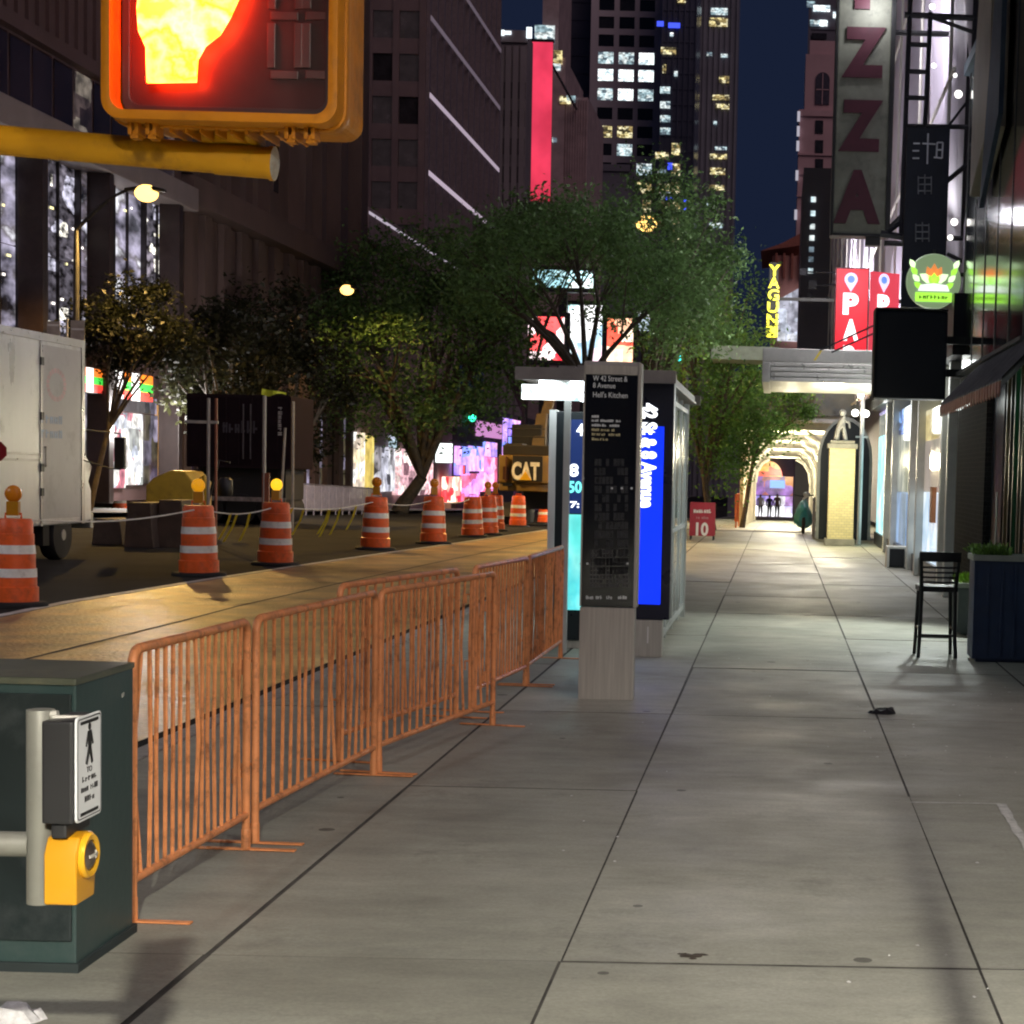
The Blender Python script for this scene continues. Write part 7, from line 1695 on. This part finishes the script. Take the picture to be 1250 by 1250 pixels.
for ang, m, L in ((150, GPL, 20), (30, GPL, 20), (115, GOR, 21), (65, GOR, 21), (90, GOR, 23)): petal(1140, 345, L, 5, ang, m, 'crown_leaf')
for ang, L in ((120, 12), (60, 12), (90, 14)): petal(1140, 347, L, 4, ang, GLM, 'crown_leaf', 1)
for sg in (-1, 1):
    for k in range(4): petal(1140+sg*(14+k*3.2), 352-k*8, 12, 3.4, 90-sg*(55-k*8), GPL if k % 2 else GLM, 'laurel_leaf')
g = MB(); g.prism([(cr.x-19*s_, cr.z-12*s_), (cr.x+19*s_, cr.z-12*s_), (cr.x+16*s_, cr.z-5*s_), (cr.x, cr.z-3*s_), (cr.x-16*s_, cr.z-5*s_)], (0, yr-.018, 0), UX, UZ, (0, .014, 0)); g.build('white_band', GWH, rsn)
g = MB(); g.box(cr.x-22*s_, cr.x+22*s_, yr-.022, yr-.004, cr.z-25*s_, cr.z-14*s_); br_ = g.build('lime_bar', GLM, rsn)
lettering('lettering', '~mmmmmmmm', 36*s_, 4.5*s_, (cr.x, yr-.026, cr.z-19.5*s_), UX, UZ, mat('dark_green_ink', (.01, .05, .01), .5), br_, .003)
# black box sign
yk = 23.2; a, c = P(1070, 378, yk), P(1157, 488, yk)
bb = thing('black_box_sign', 'big unlit black box sign hanging below the round leaf sign', 'box sign', ((a.x+c.x)/2, yk, c.z))
g = MB(); g.box(a.x, c.x-.03, yk, yk+.45, c.z, a.z); g.build('case', mat('flat_black_case', (.010, .013, .019), .35, 0, .15, 2), bb, bevel=.03)
g = MB(); g.box(a.x-.015, a.x+.0, yk-.02, yk+.47, c.z-.02, a.z+.02); g.box(a.x+.001, c.x-.031, yk-.02, yk+.47, a.z+.001, a.z+.03); g.build('trim', EDG, bb, bevel=.004)
for z in (c.z+.3, a.z-.4): g = MB(); g.box(c.x-.031, XR+.1, yk+.15, yk+.25, z, z+.1); g.build('bracket', EDG, bb)
# red parking signs
yp_ = 37.5
RDP = glow('red_sign_face', (1, .015, .035), .85, True); RDP2 = glow('pink_red_sign_face', (.95, .08, .12), .62, True); WLT = glow('white_lit_letters', (1, .97, .97), 1.6)
a, c = P(1022, 328, yp_), P(1057, 432, yp_); d_ = P(1100, 330, yp_)
pk = thing('parking_sign', 'tall red lit parking blade sign with white letters above the marquee', 'parking sign', ((a.x+c.x)/2, yp_, c.z))
zb_2 = P(1040, 449, yp_).z
g = MB(); g.box(a.x-.03, c.x+.03, yp_+.012, yp_+.3, zb_2-.03, a.z+.03); g.build('case', mat('red_sign_case', (.2, .01, .02), .4), pk)
g = MB(); g.box(a.x, c.x, yp_-.01, yp_+.011, zb_2, a.z); f1 = g.build('lit_face', RDP, pk)
g = MB(); vs = [(c.x+.04, yp_, zb_2), (d_.x, yp_+.40, zb_2), (d_.x, yp_+.40, a.z-.03), (c.x+.04, yp_, a.z-.03)]; vs += [(x, y+.06, z) for x, y, z in vs]
g.add(vs, [(0, 1, 2, 3), (7, 6, 5, 4), (0, 4, 5, 1), (1, 5, 6, 2), (2, 6, 7, 3), (3, 7, 4, 0)]); f2 = g.build('angled_face', RDP2, pk)
s2 = yp_/FPX
for i, ch in enumerate('PAR'):
    v = 371+i*32; q = P(1038.5, v, yp_); lettering('letter', ch, 19*s2, 26*s2, (q.x, yp_-.018, q.z), UX, UZ, WLT, f1, .012, bold=.05)
dv_ = Vector((d_.x-c.x-.04, .40, 0)).normalized()
for i, ch in enumerate('PAR'):
    v = 371+i*32; q = P(1079, v, yp_); lettering('letter', ch, 17*s2, 24*s2, (q.x, yp_+.20-.030, q.z), dv_, UZ, WLT, f2, .012, bold=.05)
PIN = glow('pin_lavender', (.75, .72, 1), 1.1); PINB = glow('pin_blue', (.15, .3, 1), 1.0)
for (u, ax_, yy_) in ((1039, UX, yp_-.016), (1080, dv_, yp_+.20-.035)):
    q = P(u, 341, yp_)
    pts = [(8*s2*math.cos(t_), 8*s2*math.sin(t_)) for t_ in [math.radians(-40+i*26) for i in range(11)]]+[(0, -15*s2)]
    g = MB(); g.prism(pts, (q.x, yy_, q.z), ax_, UZ, (0, .008, 0)); g.build('pin_symbol', PIN, f1 if u < 1060 else f2)
    g = MB(); g.prism([(4.5*s2*math.cos(i*.628), 4.5*s2*math.sin(i*.628)) for i in range(10)], (q.x, yy_-.006, q.z), ax_, UZ, (0, .005, 0)); g.build('pin_dot', PINB, f1 if u < 1060 else f2)
for z in (a.z-.6, zb_2+.6): g = MB(); g.tube([(d_.x, yp_+.4, z), (XR+.4, yp_+.4, z)], .05, 6); g.build('bracket', EDG, pk)
# yellow vertical sign
yy_ = 70.0; YG = glow('yellow_letters', (1, .92, .03), 1.35, True)
a, c = P(937, 320, yy_), P(950, 412, yy_)
vs_ = thing('yellow_letter_sign', 'narrow vertical sign of bright yellow letters beside the leaves', 'vertical sign', ((a.x+c.x)/2, yy_, c.z))
g = MB(); g.prism([(c.x-.40, c.z), (c.x-.06, c.z), (c.x-.06, a.z), (c.x-.40, a.z)], (0, yy_+.06, 0), UX, UZ, (0, .25, 0)); g.box(c.x, 2.6, yy_+.1, yy_+.2, (a.z+c.z)/2, (a.z+c.z)/2+.12); g.build('backing', mat('dark_sign_backing', (.012, .012, .006), .7), vs_)
s3 = yy_/FPX
for i, ch in enumerate('YAGUNI'):
    v = 330+i*15; q = P(945.5-i*.65, v, yy_); lettering('letter', ch, 14*s3, 13.5*s3, (q.x, yy_, q.z), UX, UZ, YG, vs_, .03, bold=.03)
# dark narrow building with a column of lit windows, low pink building, pink tower
t, xa, xb, zt_ = slab('slim_dark_building', 'slim dark building with one column of small lit windows behind the blade sign', 'building', 981, 1012, 240, 104, 12, DKT2)
xb += 1.5
g = MB(); g.box(xa, xb, 104, 116, -2, zt_); g.box(P(987, 0, 104).x, xb, 104, 116, zt_+.001, P(1, 178, 104).z); g.build('wall', mat('slim_block_stone', (.07, .065, .08), .7, 0, .2, .4), t)
for v in (243, 260, 276, 290, 304, 316, 330, 345, 360):
    q = P(993-(v-243)*.04, v, 103.9); g = MB(); w_ = .14; g.box(q.x-w_, q.x+w_, 103.9, 103.99, q.z-.16, q.z+.13); g.build('window', COOL if v < 335 else DKWIN2, t)
t, xa, xb, zt_ = slab('low_pink_building', 'low salmon building with a bracketed roof beside the yellow letters', 'building', 946, 985, 312, 200, 15, PST)
SAL = mat('salmon_stucco', (.55, .27, .22), .7, 0, .15, .6)
g = MB(); g.box(xa, xb, 200, 215, -4, zt_); g.build('wall', SAL, t)
g = MB(); g.prism([(xa-1.3, zt_+.3), (xb, zt_+1.1), (xb, zt_+2.6), (xa+1.0, zt_+1.2)], (0, 199, 0), UX, UZ, (0, 17, 0)); g.build('roof', mat('rust_roof', (.30, .10, .07), .7), t)
g = MB()
for k in range(4): x = xa+.3+(xb-xa)*k/4; g.box(x, x+.25, 199.5, 199.99, zt_-2.5, zt_+.2)
g.build('roof_bracket', mat('rust_roof', (0, 0, 0)), t)
q = P(962, 380, 198.5); g = MB(); g.prism([(q.x-1.1, q.z-3.2), (q.x+1.2, q.z-3.2), (q.x+1.2, q.z+2.6), (q.x-1.1, q.z+1.2)], (0, 198.5, 0), UX, UZ, (0, .9, 0)); g.build('lit_panel', litroom('pale_front', [(.75, .8, .95), (.9, .92, 1), (.5, .5, .6)], .9, (.8, .8, .8), False, .5, 2), t)
PK = mat('pink_tower_stone', (.50, .31, .33), .65, 0, .1, .2)
t, xa, xb, zt_ = slab('pink_tower', 'slender pinkish stone tower with an arched top window against the night sky', 'tower', 975, 1030, 64, 300, 14, PK)
zs1 = P(1000, 134, 300).z; xn = P(983, 100, 300).x; zs0 = P(1000, 65, 300).z
g = MB(); g.box(xa-.1, xb, 300, 316, -6, zs1); g.box(xn, xb, 300.8, 315, zs1+.001, zs0); g.box(xn+.6, xb, 302, 314, zs0+.001, zs0+2.5)
g.box(xa-.3, xb, 299.6, 316.3, zs1-1.1, zs1-.2)
for v in (189, 213, 240): z = P(1000, v, 300).z; g.box(xa-.2, xb, 299.7, 299.999, z-.15, z+.15)
g.build('wall', PK, t)
for v in (155, 179, 202):
    q = P(1000, v, 299.9); g = MB(); g.box(q.x-.65, q.x+.65, 299.85, 299.99, q.z-1.05, q.z+1.05); g.build('window', DKWIN2, t)
q = P(996, 232, 299.9); g = MB(); g.box(q.x-.95, q.x+.95, 299.85, 299.99, q.z-.8, q.z+.8); g.build('window', DKWIN, t)
q0, q1 = P(996, 88, 300.7), P(1012, 128, 300.7); rx = (q1.x-q0.x)/2; cx_ = (q0.x+q1.x)/2
g = MB(); g.prism([(q0.x, q1.z), (q1.x, q1.z)]+[(cx_+rx*math.cos(math.pi*i/10), q0.z-rx+rx*math.sin(math.pi*i/10)) for i in range(11)], (0, 300.6, 0), UX, UZ, (0, .19, 0)); aw_ = g.build('arched_window', mat('violet_grey_glass', (.07, .06, .08), .2), t)
g = MB(); g.box(cx_-.07, cx_+.07, 300.5, 300.599, q1.z, q0.z-.2); g.box(q0.x+.1, q1.x-.1, 300.5, 300.598, q0.z-2.9, q0.z-2.75); g.build('glazing_bar', PK, aw_)
g = MB()
for v in (142, 160, 178, 214, 262, 300): q = P(976-(v-140)*.03, v, 299.5); g.box(q.x-.35, q.x+.1, 299.4, 299.84, q.z-.8, q.z+.8)
g.build('cornice_light', glow('tower_edge_light', (.8, .78, .9), .5), t)
t, xa, xb, zt_ = slab('dark_tower', 'dark tower with a few lit floors rising behind the pinkish tower', 'tower', 984, 1040, -90, 340, 20, DKT2)
g = MB(); g.box(xa, xb, 340, 360, -6, zt_); g.box(xa-.3, xa+.2, 339.7, 340.2, -6, zt_)
for k in range(14): z = 80+k*4; g.box(xa, xb, 339.8, 339.999, z, z+.6)
g.build('wall', DKT2, t)
for u, v, w_, m in ((1003, 10, 10, COOLB), (995, 28, 6, COOL), (1005, 28, 5, COOLB), (1021, 18, 4, COOLB), (1000, 44, 9, DKWIN2), (990, 5, 5, COOL)):
    q = P(u, v, 339.5); s_ = 340/FPX; g = MB(); g.box(q.x-w_*s_, q.x+w_*s_, 339.5, 339.79, q.z-3.5*s_, q.z+3.5*s_); g.build('window', m, t)
